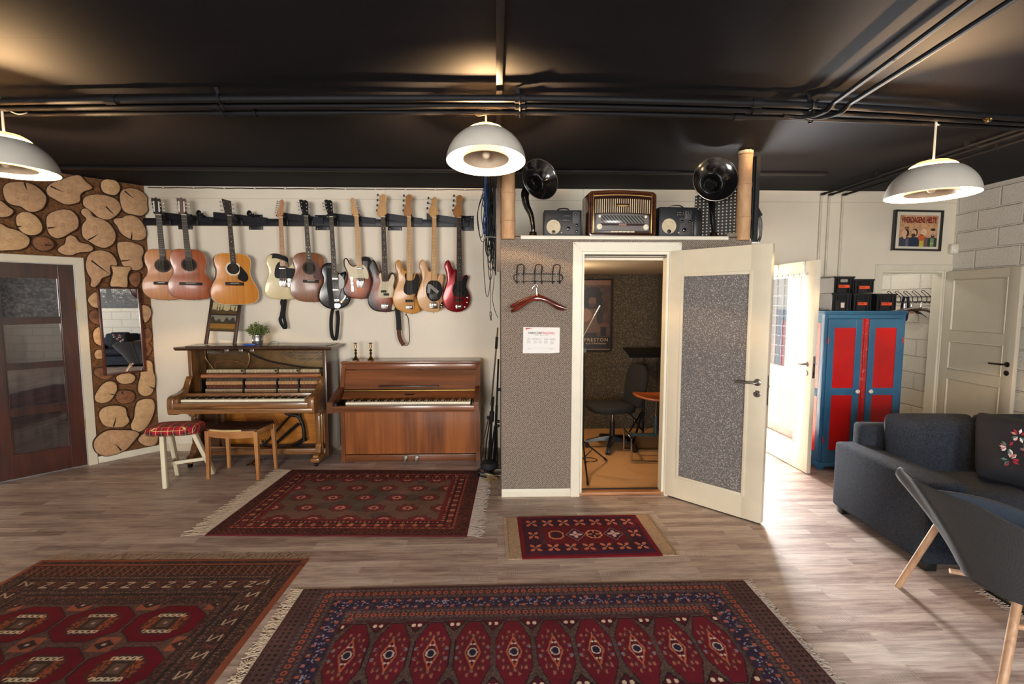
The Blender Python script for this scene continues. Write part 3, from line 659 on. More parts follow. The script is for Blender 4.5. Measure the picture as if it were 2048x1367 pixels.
# bark board behind
bbm, nt, b = nodes('bark board'); v = coords(nt, (1, 1, 1)); n1 = N(nt, 'ShaderNodeTexNoise'); n1.inputs['Scale'].default_value = 22; n1.inputs['Detail'].default_value = 8; n1.inputs['Roughness'].default_value = .7; n1.inputs['Distortion'].default_value = 1.2; nt.links.new(v, n1.inputs['Vector'])
vo = N(nt, 'ShaderNodeTexVoronoi'); vo.inputs['Scale'].default_value = 34; nt.links.new(coords(nt, (1, 1, 1.6)), vo.inputs['Vector'])
nt.links.new(mix(nt, ramp(nt, n1.outputs['Fac'], [(.32, C(34, 20, 13)), (.5, C(96, 58, 32)), (.68, C(160, 108, 62))]), ramp(nt, vo.outputs['Distance'], [(0, C(46, 28, 18)), (.5, C(170, 118, 70))]), .35), b.inputs['Base Color']); b.inputs['Roughness'].default_value = .9; bump(nt, b, n1.outputs['Fac'], 1.0, .02)
q = MB(); q.T = ML; q.box(.0, .53, .0, .012, .072, LH+.077); q.box(.0, 2.2, .0, .012, LH+.077, HC-.003); o = struct(q.build('wall_left_bark', bbm, smooth=0))
def zp(im, p): return (p[0]/3.906, (330 if im == 1 else 640)+p[1]/3.906)
LOGS = [
 (1, 0, .05, 'large greyish log slice with a notch at its top, under the left lamp', [(20,190),(45,145),(110,128),(190,130),(270,155),(330,200),(365,250),(355,310),(320,350),(260,368),(210,358),(160,325),(90,310),(40,270)], [(190,130),(215,200)]),
 (1, 0, .05, 'wide log slice with a pointed right corner at the top of the wall', [(360,185),(400,140),(480,110),(560,82),(625,80),(670,125),(725,178),(655,210),(630,240),(625,285),(560,308),(500,305),(430,270),(375,235)], [(385,160),(500,212)]),
 (1, 1, .06, 'small pale round log slice without cracks near the ceiling', [(785,150),(800,118),(850,108),(905,120),(938,160),(935,205),(900,235),(850,230),(800,205)], None),
 (1, 0, .06, 'round log slice with a long crack at the top right end of the wall', [(935,235),(960,190),(1030,178),(1100,200),(1160,250),(1178,310),(1160,360),(1110,395),(1050,390),(980,370),(945,320)], [(965,195),(1060,270)]),
 (1, 0, .05, 'oval log slice with a crack to its lower right, left of the topmost round one', [(645,290),(660,250),(720,228),(790,228),(870,245),(925,280),(948,330),(930,375),(880,415),(830,427),(770,410),(720,370),(660,325)], [(820,315),(905,400)]),
 (1, 0, .05, 'log slice cut off by the left picture edge, upper one', [(0,275),(30,290),(70,325),(108,355),(90,390),(40,408),(-40,400),(-90,340),(-60,280)], None),
 (1, 1, .06, 'medium oval log slice with a fine left crack, second row from the top', [(122,440),(130,390),(170,365),(220,365),(280,395),(325,450),(333,505),(300,540),(240,550),(180,530),(140,490)], [(125,480),(175,476)]),
 (1, 0, .055, 'broad log slice with two side cracks above the door corner', [(358,430),(375,385),(430,355),(500,343),(560,355),(605,400),(618,450),(605,495),(550,530),(500,560),(450,573),(400,555),(370,510)], [(366,493),(450,478)]),
 (1, 0, .055, 'big pear-shaped log slice with a knob at its upper left', [(630,360),(645,340),(680,338),(710,365),(735,400),(800,420),(860,460),(900,520),(905,570),(880,620),(820,648),(760,635),(700,600),(650,565),(636,510),(645,460),(670,420),(640,385)], [(680,590),(775,532)]),
 (1, 0, .05, 'lobed log slice with a crack at its bottom, right of the pear-shaped one', [(885,440),(900,415),(950,410),(985,392),(1040,392),(1090,420),(1130,475),(1145,540),(1120,580),(1050,588),(980,560),(935,520),(915,480)], [(1024,585),(1030,515)]),
 (1, 1, .06, 'long log slice cut off by the left picture edge, resting above the door', [(0,455),(60,485),(130,505),(190,535),(235,580),(215,635),(150,662),(60,668),(-40,665),(-120,600),(-80,480)], None),
 (1, 2, .07, 'small dark brown log slice just above the door casing', [(250,600),(270,565),(330,558),(390,575),(425,615),(400,655),(340,672),(280,650)], [(345,622),(420,624)]),
 (1, 0, .05, 'flat three-lobed log slice above the right end of the door casing', [(450,655),(475,630),(505,610),(515,565),(550,545),(590,560),(625,600),(690,615),(730,645),(710,675),(620,685),(560,705),(500,700),(460,680)], None),
 (1, 0, .05, 'squarish log slice with a crack at its left, near the first guitar', [(914,620),(930,598),(1000,595),(1060,610),(1110,635),(1125,680),(1110,730),(1120,790),(1080,822),(1020,815),(960,785),(940,740),(920,680)], [(940,750),(1035,735)]),
 (1, 0, .055, 'big log slice with a drooping foot beside the casing corner', [(668,770),(690,700),(740,668),(810,665),(870,690),(910,740),(915,785),(865,790),(865,855),(800,885),(780,920),(740,955),(705,940),(710,890),(680,840)], [(700,735),(868,858)]),
 (1, 1, .065, 'waisted log slice standing directly above the mirror', [(868,785),(900,788),(960,790),(1025,800),(1000,860),(995,950),(930,950),(862,945),(870,880),(880,840)], None),
 (1, 2, .045, 'dark log slice at the upper right corner of the mirror', [(1005,880),(1030,845),(1085,835),(1100,870),(1090,930),(1060,955),(1020,925)], None),
 (1, 1, .04, 'half hidden log slice left of the mirror, topmost of five', [(685,1050),(710,1010),(755,990),(790,1030),(790,1110),(730,1110),(700,1085)], None),
 (1, 2, .03, 'dark reddish log slice left of the mirror, second of five', [(692,1180),(710,1140),(755,1125),(790,1180),(785,1245),(720,1230)], None),
 (1, 0, .05, 'log slice peeking out right of the mirror', [(1105,1095),(1160,1100),(1185,1145),(1170,1200),(1130,1230),(1105,1160)], None),
 (1, 2, .03, 'thin dark log slice right of the mirror at half its height', [(1105,1300),(1160,1270),(1188,1310),(1185,1360),(1150,1400),(1105,1370)], None),
 (2, 2, .03, 'dark log slice at the lower right side of the mirror', [(1105,180),(1160,182),(1190,225),(1150,290),(1105,290)], None),
 (2, 1, .05, 'tall half hidden log slice left of the mirror, third of five', [(725,100),(745,65),(785,55),(800,120),(800,200),(745,180),(728,140)], None),
 (2, 1, .04, 'small log slice left of the mirror, fourth of five', [(735,260),(760,230),(800,232),(810,265),(800,300),(750,300)], None),
 (2, 2, .03, 'brown log slice behind the lower left corner of the mirror, lowest of five', [(735,420),(745,380),(800,370),(890,400),(885,440),(840,465),(780,455)], None),
 (2, 1, .05, 'small oval log slice just below the mirror', [(905,450),(930,425),(1000,410),(1050,430),(1058,460),(1030,490),(970,500),(925,485)], None),
 (2, 1, .05, 'bean-shaped pale log slice below the mirror, beside the door casing', [(738,600),(760,550),(800,500),(850,475),(900,485),(918,530),(900,580),(860,630),(800,650),(750,635)], [(915,590),(845,573)]),
 (2, 2, .045, 'round reddish-brown log slice in thick bark below the mirror', [(902,600),(920,560),(970,545),(1030,555),(1058,590),(1045,630),(990,652),(930,645)], [(950,555),(970,585)]),
 (2, 1, .05, 'tall curved pale log slice at the lower right corner of the mirror', [(1100,330),(1150,310),(1190,330),(1200,400),(1215,450),(1210,520),(1180,580),(1120,593),(1080,560),(1078,500),(1095,430)], [(1205,538),(1160,515)]),
 (2, 1, .05, 'wide pale log slice with a crack from its bottom, above the largest one', [(772,750),(785,700),(840,670),(920,665),(980,685),(995,740),(1012,790),(970,830),(890,840),(810,820)], [(885,838),(905,750)]),
 (2, 1, .05, 'long upright kidney-shaped log slice near the tartan stool', [(1055,680),(1080,630),(1140,612),(1195,620),(1212,680),(1190,760),(1150,830),(1100,870),(1040,862),(1020,820),(1045,760)], None),
 (2, 0, .06, 'largest log slice, greyish with a dark core, at the foot of the wall', [(730,960),(770,900),(840,860),(930,855),(1040,860),(1090,885),(1060,930),(1000,1000),(960,1025),(900,1050),(820,1062),(750,1030)], [(950,1020),(895,963)]),
 (2, 0, .05, 'small log slice at the bottom right corner of the wall beside the tartan stool', [(1078,940),(1100,900),(1150,870),(1200,875),(1235,910),(1225,960),(1180,985),(1120,975)], None),
]
FL = frame((0, 0, 0), (1, 0, 0), (0, 0, 1), (0, 1, 0))
for im, mi, th, lab, pts, ck in LOGS:
    P = [onL(*zp(im, p), off=th) for p in pts]
    P = [(max(p[0], -.012), p[1]) for p in P]
    cx = sum(p[0] for p in P)/len(P); cz = sum(p[1] for p in P)/len(P)
    wp = ML @ Vector((cx, .012, cz))
    t = thing('log_slice', lab, 'log slice', wp, A+PI+ (PI/2-0)*0, group='log slices on the left wall')
    t.matrix_world = Matrix.Translation(wp) @ ML.to_3x3().to_4x4()
    O = spline([(p[0]-cx, p[1]-cz) for p in P], 5)
    d = th-.012
    q = MB(); q.prism(O, [(-.001, 0), (-.004, d*.5), (-.003, d-.004), (.003, d-.001)], FL); q.build('bark_rim', barkm, t, smooth=50)
    q = MB(); q.prism(O, [(.003, d-.003), (.004, d), (.006, d+.0015)], FL); q.build('cut_face', LF[mi], t, smooth=50)
    if ck:
        a = onL(*zp(im, ck[0]), off=th); b_ = onL(*zp(im, ck[1]), off=th); a = Vector((a[0]-cx, a[1]-cz)); b_ = Vector((b_[0]-cx, b_[1]-cz)); dd = (b_-a); nn = Vector((-dd.y, dd.x)).normalized()*.007; a = a+dd*.08
        mid = (a+b_)/2+nn*.5
        q = MB(); q.prism([tuple(a+nn), tuple(a-nn), tuple(mid-nn*.8), tuple(b_), tuple(mid+nn*.6)], [(0, d), (0, d+.0022)], FL); q.build('crack', crk, t, smooth=0)
# mirror
dkr = wood('mirror frame wood', C(52, 22, 16), C(96, 46, 34), (20, 20, 3), .35, .3)
tl = onL(197, 573, .075); br_ = onL(290, 742, .075); bl = onL(205, 752, .075); tr = onL(284, 576, .075)
x0, x1, z0, z1 = (tr[0]+br_[0])/2, (tl[0]+bl[0])/2, (bl[1]+br_[1])/2, (tl[1]+tr[1])/2
wp = ML @ Vector(((x0+x1)/2, .06, (z0+z1)/2)); t = thing('wall_mirror', 'narrow upright mirror in a dark reddish wood frame hung over the log slices', 'mirror')
t.matrix_world = Matrix.Translation(wp) @ ML.to_3x3().to_4x4() @ Matrix.Rotation(R(.8), 4, 'Y'); w, h = (x1-x0)/2, (z1-z0)/2
q = MB(); fw = .024
q.box(-w, -w+fw, -.012, .016, -h, h, .003); q.box(w-fw, w, -.012, .016, -h, h, .003); q.box(-w+fw, w-fw, -.012, .015, -h, -h+fw*.8, .003); q.box(-w+fw, w-fw, -.012, .015, h-fw*.6, h, .003); q.build('mirror_frame', dkr, t)
mm_, nt, b = nodes('mirror glass'); nz = N(nt, 'ShaderNodeTexNoise'); nz.inputs['Scale'].default_value = 4; nt.links.new(coords(nt), nz.inputs['Vector']); nt.links.new(ramp(nt, nz.outputs['Fac'], [(.3, (.86, .88, .88, 1)), (.7, (.9, .91, .91, 1))]), b.inputs['Base Color']); b.inputs['Metallic'].default_value = 1; b.inputs['Roughness'].default_value = .012
q = MB(); q.box(-w+fw*.8, w-fw*.8, -.004, .004, -h+.01, h-.008); q.build('mirror_glass', mm_, t, smooth=0)
# ================================================================ GUITAR WALL
GY = 5.2; ZP = 5.258
t = thing('wall_rail', 'long black steel rail fixed to the white wall carrying the guitar hangers', 'guitar rail', (0, YB-.06, 2.5))
rail_m = M_('rail black steel', C(24, 25, 34), .45, .2)
q = MB(); q.box(-3.74, -.3, -.0, .035, -.04, .035, .004); q.build('rail', rail_m, t)
q = MB()
for x0_, x1_ in ((-3.6, -3.0), (-3.0, -2.45), (-2.3, -1.85), (-1.8, -1.3), (-1.2, -.8), (-.75, -.35)):
    q.rings([[(x0_, -.012, .035), (x0_, .03, .035), (x0_, .03, .1), (x0_, -.012, .1)], [(x1_, -.012, -.02), (x1_, .03, -.02), (x1_, .03, .045), (x1_, -.012, .045)]])
q.build('sloping_bar', rail_m, t, smooth=0)
for cx in (371, 512, 645, 790, 934):
    X = onY(cx, 440, YB).x
    q = MB(); q.box(X-.075, X+.075, .05, .058, -.075, .085, .003); p = q.build('bracket_plate', rail_m, t)
    for dx in (-.055, .055):
        for dz in (-.06, .068): 
            q = MB(); q.lathe([(.0075, 0), (.006, .003), (.001, .004)], (X+dx, .05, dz), (0, -1, 0), 8); q.build('screw', steel, t)
for cx in (404, 504):
    p = onY(cx, 428, 5.27)
    h_ = MB(); h_.cyl((p.x, -.1, .07), (p.x, .0, .05), .012, seg=10); h_.lathe([(.028, 0), (.03, .012), (.02, .02), (.001, .024)], (p.x, -.1, .07), (-.3, -1, .1), 16); h_.tube([(p.x, -.1, .06), (p.x+.03, -.13, .045), (p.x+.06, -.14, .06)], .008, 8); h_.build('empty_hanger', blackm, t)
rosew = wood('rosewood', C(22, 13, 10), C(48, 29, 21), (40, 40, 4), .65, 0)
maple = wood('maple neck', C(186, 132, 74), C(222, 172, 108), (30, 30, 3), .45, .1)
mapled = wood('aged maple', C(150, 96, 46), C(192, 132, 70), (30, 30, 3), .45, .1)
mahog = wood('mahogany neck', C(74, 40, 26), C(112, 66, 44), (30, 30, 3), .45, .1)
fret = M_('fret wire', C(150, 144, 132), .5, 1)
pearl = M_('pearl inlay', C(225, 222, 210), .3)
stringm = M_('string steel', C(120, 114, 104), .5, 1)
nutm = M_('bone', C(228, 220, 196), .5)
def gmat(name, c1, c2, rough=.36, coat=.2, sc=(22, 22, 2), vein=None): return wood(name, c1, c2, sc, rough, coat, bp=0, vein=vein)
def sunburst(name, centre, mid, edge, rad):
    mt, nt, b = nodes(name); v = coords(nt, (1/rad[0], 0, 1/rad[1])); ln = N(nt, 'ShaderNodeVectorMath', operation='LENGTH'); 
    mp = v.node; mp.inputs['Location'].default_value = rad[2]; nt.links.new(v, ln.inputs[0])
    nz = N(nt, 'ShaderNodeTexNoise'); nz.inputs['Scale'].default_value = 1; nz.inputs['Detail'].default_value = 5; nt.links.new(coords(nt, (30, 30, 3)), nz.inputs['Vector'])
    g = ramp(nt, ln.outputs['Value'], [(.3, centre), (.62, mid), (.9, edge), (1, edge)])
    nt.links.new(mix(nt, g, ramp(nt, nz.outputs['Fac'], [(.3, (.7, .7, .7, 1)), (.7, (1, 1, 1, 1))]), 1.0, 'MULTIPLY'), b.inputs['Base Color']); b.inputs['Roughness'].default_value = .34; b.inputs['Coat Weight'].default_value = .25; b.inputs['Coat Roughness'].default_value = .15; return mt
pg_w = M_('parchment pickguard', C(222, 208, 176), .45); pg_k = M_('black pickguard', C(16, 15, 18), .5, spec=.2); pg_t = wood('tortoise pickguard', C(40, 8, 8), C(96, 24, 18), (20, 20, 20), .5, 0)
FV = FXZ
def guitar(label, nutpx, tiltdeg, phi, zoomoff, Y=GY, acoustic=None, outline=None, prof=None, body_m=None, side_m=None, th=.045, neck_m=maple, fb_m=rosew, fblen=None, nfret=20, head=None, head_m=None, tuners=None, nstr=6, holes=None, bridge=None, guards=(), pickups=(), plates=(), knobs=(), strap=None, top_edge=.006, cat='guitar', fbw=(.042, .055), dots=True, name='electric_guitar', scale=None, extra=None, btop=None):
    """nutpx in zoomed pixels of the crop; outline etc. in the same pixels"""
    ox, oy = zoomoff
    np_ = onY(ox+nutpx[0]/ZP, oy+nutpx[1]/ZP, Y)
    kx = math.cos(phi)-(np_.x/Y)*math.sin(phi); up = 1/(ZP*FPX/ (Y*math.cos(YAW)))     # metres per zoomed pixel
    up = Y/(ZP*FPX)
    t = thing(name, label, cat, np_); t.rotation_euler = (R(1.5), -R(tiltdeg)*-1*0, phi)
    t.rotation_mode = 'XYZ'
    ct, st = math.cos(R(tiltdeg)), math.sin(R(tiltdeg))
    def L(p):
        return ((p[0]-nutpx[0])*up/kx, -(p[1]-nutpx[1])*up)
    G = thing  # noqa
    # local frame: x right, z up, -y front; front surface of the body at y=0
    if prof:      # symmetric body given as half widths (px) about the tilted neck line
        pts = [(a, b) for a, b in prof] + [(-a, b) for a, b in prof[::-1] if a > 1]
        O = [((a*ct - (b)*st*-1*-1)*up/kx if 0 else (a*up/kx + (-b)*0), b*up) for a, b in pts]
        O = [(x+math.tan(R(tiltdeg))*(-z)*1.0, z) for x, z in O]
        O = spline(O, 5)
    else:
        O = spline([L(p) for p in outline], 5)
    e = top_edge
    bm_ = MB()
    if acoustic:
        bm_.prism(O, [(0, -th), (0, -.003)], FV); body = bm_.build('body', side_m or body_m, t, smooth=40)
        tp = MB(); tp.prism(O, [(-.0005, -.004), (0, .0), (.003, .001)], FV); tp.build('soundboard', body_m, t, smooth=30)
        bd = MB(); V2 = [(x, z) for x, z in O]; bd.tube([(x, -.0002, z) for x, z in V2], .0022, 6, closed=True); bd.build('binding', acoustic, t)
    else:
        bm_.prism(O, [(e*1.6, -th), (0, -th+e), (0, -e), (e*.5, -e*.3), (e*1.8, 0)], FV); body = bm_.build('body', body_m, t, smooth=60)
    # neck line: from the nut downwards with tilt
    tt = math.tan(R(tiltdeg))
    def NL(z): return tt*(-z)
    fl_ = fblen
    w0, w1 = fbw[0]/2/kx*1, fbw[1]/2/kx*1
    n = MB(); 
    n.rings([[(x+NL(z), y, z) for x, y in ((-w, -.014), (w, -.014), (w, .002), (w*.6, .012), (-w*.6, .012), (-w, .002))] for w, z in ((w0*.96, .0), (w1*.95, -fl_*.78))]); n.build('neck', neck_m, t, smooth=50)
    f = MB(); f.rings([[(x+NL(z), y, z) for x, y in ((-w, -.020), (w, -.020), (w, -.013), (-w, -.013))] for w, z in ((w0, .0), (w1, -fl_))])
    sc_ = scale or fl_/.72
    f.mi = 1; zfs = []
    for k in range(1, nfret+1):
        z = -sc_*(1-2**(-k/12)); 
        if -z > fl_: break
        zfs.append(z); w = w0+(w1-w0)*(-z/fl_); f.box(NL(z)-w, NL(z)+w, -.0208, -.0195, z-.0008, z+.0008)
    f.mi = 2
    zz_ = [0]+zfs
    if dots:
        for k in (3, 5, 7, 9, 12, 15, 17, 19):
            if k < len(zz_):
                z = (zz_[k]+zz_[k-1])/2
                for dx in ((-.012, .012) if k == 12 else (0,)): f.cyl((NL(z)+dx, -.0195, z), (NL(z)+dx, -.0206, z), .0035, seg=10)
    f.build('fretboard', [fb_m, fret, pearl], t, smooth=0)
    nn_ = MB(); nn_.box(-w0, w0, -.022, -.01, -.001, .004); nn_.build('nut', nutm, t, smooth=0)
    # headstock
    h = MB(); HO = spline([L(p) for p in head[0]], 4) if head[1] else [L(p) for p in head[0]]
    hb_ = 0.003 if head[1] else .014
    h.prism(HO, [(0, -.004), (0, .008), (.0015, .0095)], FV); ho = h.build('headstock', head_m or neck_m, t, smooth=40)
    for (pp, kind) in tuners:
        x, z = L(pp); s = -1 if kind[0] == 'L' else 1
        k = MB(); k.cyl((x, -.009, z), (x, -.017, z), .0045, seg=10)
        if 'B' in kind:      # big bass key
            k.cyl((x, .008, z), (x+s*.045, .008, z+.012), .003, seg=8); k.lathe([(.004, 0), (.013, .006), (.014, .014), (.006, .02)], (x+s*.038, .008, z+.011), (s, 0, .3), 12)
        elif 'C' in kind:    # classical, sideways
            k.cyl((x, .004, z), (x+s*.022, .004, z), .0025, seg=6); k.ell((x+s*.026, .004, z), .007, .004, .0065, 8, 6)
        else:
            k.cyl((x, .004, z), (x+s*.026, .004, z), .0025, seg=6); k.ell((x+s*.029, .004, z), .0075, .004, .0065, 8, 6)
        k.build('tuning_peg', [ivory if 'C' in kind else steel], t)
    if extra and 'slots' in extra:
        for sl in extra['slots']:
            x, z = L(sl); s_ = MB(); s_.box(x-.006, x+.006, -.0105, -.009, z-.055, z+.05); s_.build('slot', [pearl], t, smooth=0)
    # sound hole
    if holes:
        x, z = L(holes[0]); r = holes[1]*up
        s_ = MB(); s_.lathe([(r*1.28, 0), (r*1.28, .0016), (r, .0016), (r, 0)], (x, -.0005, z), (0, -1, 0), 32); s_.build('rosette', holes[2], t)
        s_ = MB(); s_.lathe([(r, 0), (r, .0018), (.0005, .0018)], (x, -.0003, z), (0, -1, 0), 28); s_.build('sound_hole', M_('sound hole dark', C(30, 22, 18), .9), t)
    for go, gm in guards:
        s_ = MB(); s_.prism(spline([L(p) for p in go], 4), [(0, .0005), (0, .0025), (.0008, .0032)], FV); s_.build('pickguard', gm, t, smooth=30)
    zb = L(bridge[0])[1]; xb = L(bridge[0])[0]
    s_ = MB(); bw_, bh_ = bridge[1][0]*up/kx/2, bridge[1][1]*up/2
    if bridge[2] == 'wood':
        s_.box(xb-bw_, xb+bw_, -.01, .0, zb-bh_, zb+bh_, .003); s_.mi = 1; s_.box(xb-bw_*.45, xb+bw_*.45, -.014, -.009, zb+bh_*.2, zb+bh_*.5); s_.build('bridge', [rosew, nutm], t)
    else:
        s_.box(xb-bw_, xb+bw_, -.007, .0, zb-bh_, zb+bh_, .001); 
        for k in range(nstr if nstr == 4 else 3): 
            xx = xb-bw_*.8+bw_*1.6*(k+.5)/(nstr if nstr == 4 else 3); s_.box(xx-bw_*.15, xx+bw_*.15, -.014, -.006, zb-bh_*.3, zb+bh_*.75, .001)
        s_.build('bridge', bridge[3] if len(bridge) > 3 else chrome, t)
    for (pp, wh, pm_, rot) in pickups:
        x, z = L(pp); s_ = MB(); s_.obox((x, -.006, z), (wh[0]*up/kx, .012, wh[1]*up), (math.cos(rot), 0, math.sin(rot)), (0, 1, 0), (-math.sin(rot), 0, math.cos(rot)), bev=.002); s_.build('pickup', pm_, t)
    for (po, pm_) in plates:
        s_ = MB(); s_.prism([L(p) for p in po], [(0, .001), (0, .004), (.001, .005)], FV); s_.build('control_plate', pm_, t, smooth=30)
    for (pp, r, km) in knobs:
        x, z = L(pp); s_ = MB(); s_.lathe([(r*up, 0), (r*up*.9, .014), (r*up*.6, .016), (.0004, .016)], (x, -.002, z), (0, -1, 0), 14); s_.build('knob', km, t)
    # strings
    wv0 = w0*.8; wb = bw_*(.42 if bridge[2] == 'wood' else .75)
    wb = min(wb, .028 if nstr == 6 else .03)
    for k in range(nstr):
        f0 = -1+2*k/(nstr-1); s_ = MB(); s_.cyl((f0*wv0, -.0235, 0), (xb+f0*wb, -.0245 if acoustic is None else -.02, zb), .0007 if nstr == 6 else .0011, seg=4); s_.build('string', stringm, t, smooth=0)
    # hanger yoke behind the headstock is part of the rail: one per guitar
    if strap:
        for sp, w, sd, sm in strap:
            pth = spline([(L(p)[0], y, L(p)[1]) for p, y in sp], 5, False); s_ = MB(); s_.ribbon(pth, w, .003, sd); s_.build('strap', sm, t)
    # strap button
    zz2 = min(p[1] for p in O); xm = [p[0] for p in O if p[1] == zz2][0]
    s_ = MB(); s_.lathe([(.003, 0), (.003, .006), (.006, .009), (.006, .011), (.001, .012)], (xm, th*.5, zz2+.001), (0, 0, -1), 10); s_.build('strap_button', steel, t)
    # hanger
    hw = thing('guitar_hanger', 'guitar hanger of the '+label.split(' with')[0].split(',')[0], 'hanger', (np_.x, YB-.061, 2.5), 0, 'guitar hangers on the rail')
    hk = MB(); dz = np_.z-2.5; dy = -(YB-.061-Y)
    hk.cyl((0, 0, 0), (0, dy+.055, dz+.012), .009, seg=10); hk.build('arm', blackm, hw)
    for s in (-1, 1):
        hk = MB(); hk.tube([(0, dy+.055, dz+.012), (s*.024, dy+.05, dz+.010), (s*.031, dy+.03, dz+.012), (s*.032, dy-.02, dz+.018)], .008, 8); hk.build('prong', black, hw)
    hk = MB(); hk.box(-.03, .03, -.02, .0, -.035, .035, .004); hk.build('mounting_block', blackm, hw)
    return t
Z3, Z4, Z5 = (270, 380), (510, 380), (730, 380)
cl_head = lambda nx, ny, d=0: ([(nx-30, ny), (nx-38-d, ny-20), (nx-52-d, ny-150), (nx-48-d, ny-165), (nx-22-d, ny-160), (nx-5-d, ny-175), (nx+12-d, ny-160), (nx+38-d, ny-165), (nx+44-d, ny-150), (nx+38, ny-20), (nx+32, ny)], False)
classical = [(0, -341), (60, -341), (110, -346), (155, -370), (181, -425), (178, -490), (160, -545), (172, -600), (212, -650), (230, -715), (216, -785), (165, -832), (85, -850), (0, -853)]
ced = gmat('cedar top', C(168, 96, 36), C(198, 128, 60), .4, .2, (60, 60, 1.5)); spr = gmat('spruce top amber', C(196, 118, 36), C(220, 148, 62), .32, .3, (50, 50, 1.5)); ced2 = gmat('cedar top glossy', C(138, 62, 22), C(172, 88, 38), .32, .3, (50, 50, 1.5)); side = gmat('guitar side wood', C(70, 32, 20), C(112, 56, 36))
aged = gmat('aged brown top', C(98, 52, 24), C(142, 84, 44), .3, .3, (50, 50, 1.5))
cltun = lambda nx, ny: [((nx-44, ny-120), 'LC'), ((nx-42, ny-85), 'LC'), ((nx-40, ny-50), 'LC'), ((nx+32, ny-120), 'RC'), ((nx+34, ny-85), 'RC'), ((nx+34, ny-50), 'RC')]
guitar('leftmost classical guitar, matt cedar top and no strings visible', (250, 262), 1.6, R(31), Z3, Y=5.17, acoustic=side, prof=classical, body_m=ced, side_m=side, th=.085, neck_m=mahog, fblen=.46, fbw=(.054, .066), nfret=18, head=cl_head(250, 262, 14), head_m=rosew, tuners=cltun(240, 262), holes=((262, 765), 56, rosew), bridge=((235, 945), (155, 32), 'wood'), extra={'slots': [(208, 178), (257, 178)]}, dots=False, name='classical_guitar')
guitar('second classical guitar from the left, glossy reddish top with strings', (512, 262), 2.6, R(33), Z3, Y=5.12, acoustic=side, prof=classical, body_m=ced2, side_m=side, th=.085, neck_m=mahog, fblen=.46, fbw=(.054, .066), nfret=18, head=cl_head(510, 262, 8), head_m=mahog, tuners=cltun(506, 262), holes=((540, 757), 54, rosew), bridge=((548, 952), (235, 28), 'wood'), extra={'slots': [(470, 178), (520, 178)]}, dots=False, name='classical_guitar')
dread = [(0, -377), (70, -377), (140, -388), (180, -432), (180, -495), (166, -555), (182, -635), (222, -705), (243, -775), (232, -840), (185, -882), (95, -897), (0, -900)]
guitar('acoustic guitar with honey-coloured glossy top and black pickguard', (988, 268), 2.2, R(38), Z3, Y=5.10, acoustic=nutm, prof=dread, body_m=spr, side_m=side, th=.095, neck_m=mahog, fblen=.485, nfret=20, head=([(960, 268), (948, 240), (922, 108), (1014, 122), (1020, 240), (1016, 268)], False), head_m=rosew, tuners=[((940, 140), 'L'), ((943, 180), 'L'), ((948, 222), 'L'), ((998, 155), 'R'), ((1003, 195), 'R'), ((1008, 235), 'R')], holes=((1008, 800), 56, nutm), bridge=((1017, 955), (190, 34), 'wood'), guards=[([(1075, 770), (1110, 800), (1150, 850), (1160, 900), (1130, 930), (1090, 925), (1050, 900), (1055, 870), (1072, 830)], pg_k)], name='acoustic_guitar')
butter = M_('butterscotch cream', C(214, 196, 146), .34, coat=.25, var=.04)
strapk = weave('black webbing', C(20, 20, 22), C(38, 38, 40), 300, .8, .3)
guitar('cream single-cut electric guitar with black pickguard and black strap', (270, 288), .3, R(24), Z4, outline=[(245,700),(215,672),(170,664),(125,680),(106,720),(105,760),(122,810),(124,860),(105,915),(84,970),(77,1030),(98,1085),(155,1112),(260,1118),(350,1116),(405,1098),(436,1055),(440,1005),(420,955),(404,905),(408,840),(402,770),(378,728),(362,750),(345,775),(318,788),(298,775)], body_m=butter, neck_m=mapled, fb_m=mapled, fblen=.50, nfret=21, head=([(246,285),(232,262),(246,205),(264,160),(266,128),(290,108),(313,132),(305,180),(300,230),(294,285)], True), tuners=[((276, 128), 'L'), ((272, 148), 'L'), ((266, 170), 'L'), ((262, 193), 'L'), ((256, 216), 'L'), ((250, 240), 'L')], bridge=((272, 945), (82, 90), 'metal'), guards=[([(240,735),(212,760),(195,800),(186,850),(192,893),(230,905),(300,905),(360,905),(402,890),(404,830),(392,800),(350,795),(305,785),(298,740)], pg_k)], pickups=[((270, 800), (72, 16), chrome, 0), ((272, 925), (74, 22), pg_k, -.25)], plates=[([(318,905),(345,905),(345,985),(318,985)], chrome)], knobs=[((330, 940), 11, chrome)], strap=[([((150, 682), .03), ((200, 676), -.03), ((262, 690), -.045), ((320, 715), -.03), ((330, 770), .02)], .05, (0, .3, 1), strapk), ([((262, 1120), .05), ((248, 1150), .05), ((255, 1200), .05), ((238, 1290), .04), ((225, 1330), .03), ((240, 1380), .03), ((270, 1420), .04), ((280, 1390), .06), ((265, 1300), .07), ((275, 1200), .07), ((290, 1120), .05)], .035, (1, .4, 0), strapk)])
j45 = [(0, -365), (60, -366), (120, -384), (156, -430), (152, -490), (142, -535), (160, -600), (195, -665), (207, -735), (192, -805), (140, -850), (70, -866), (0, -868)]
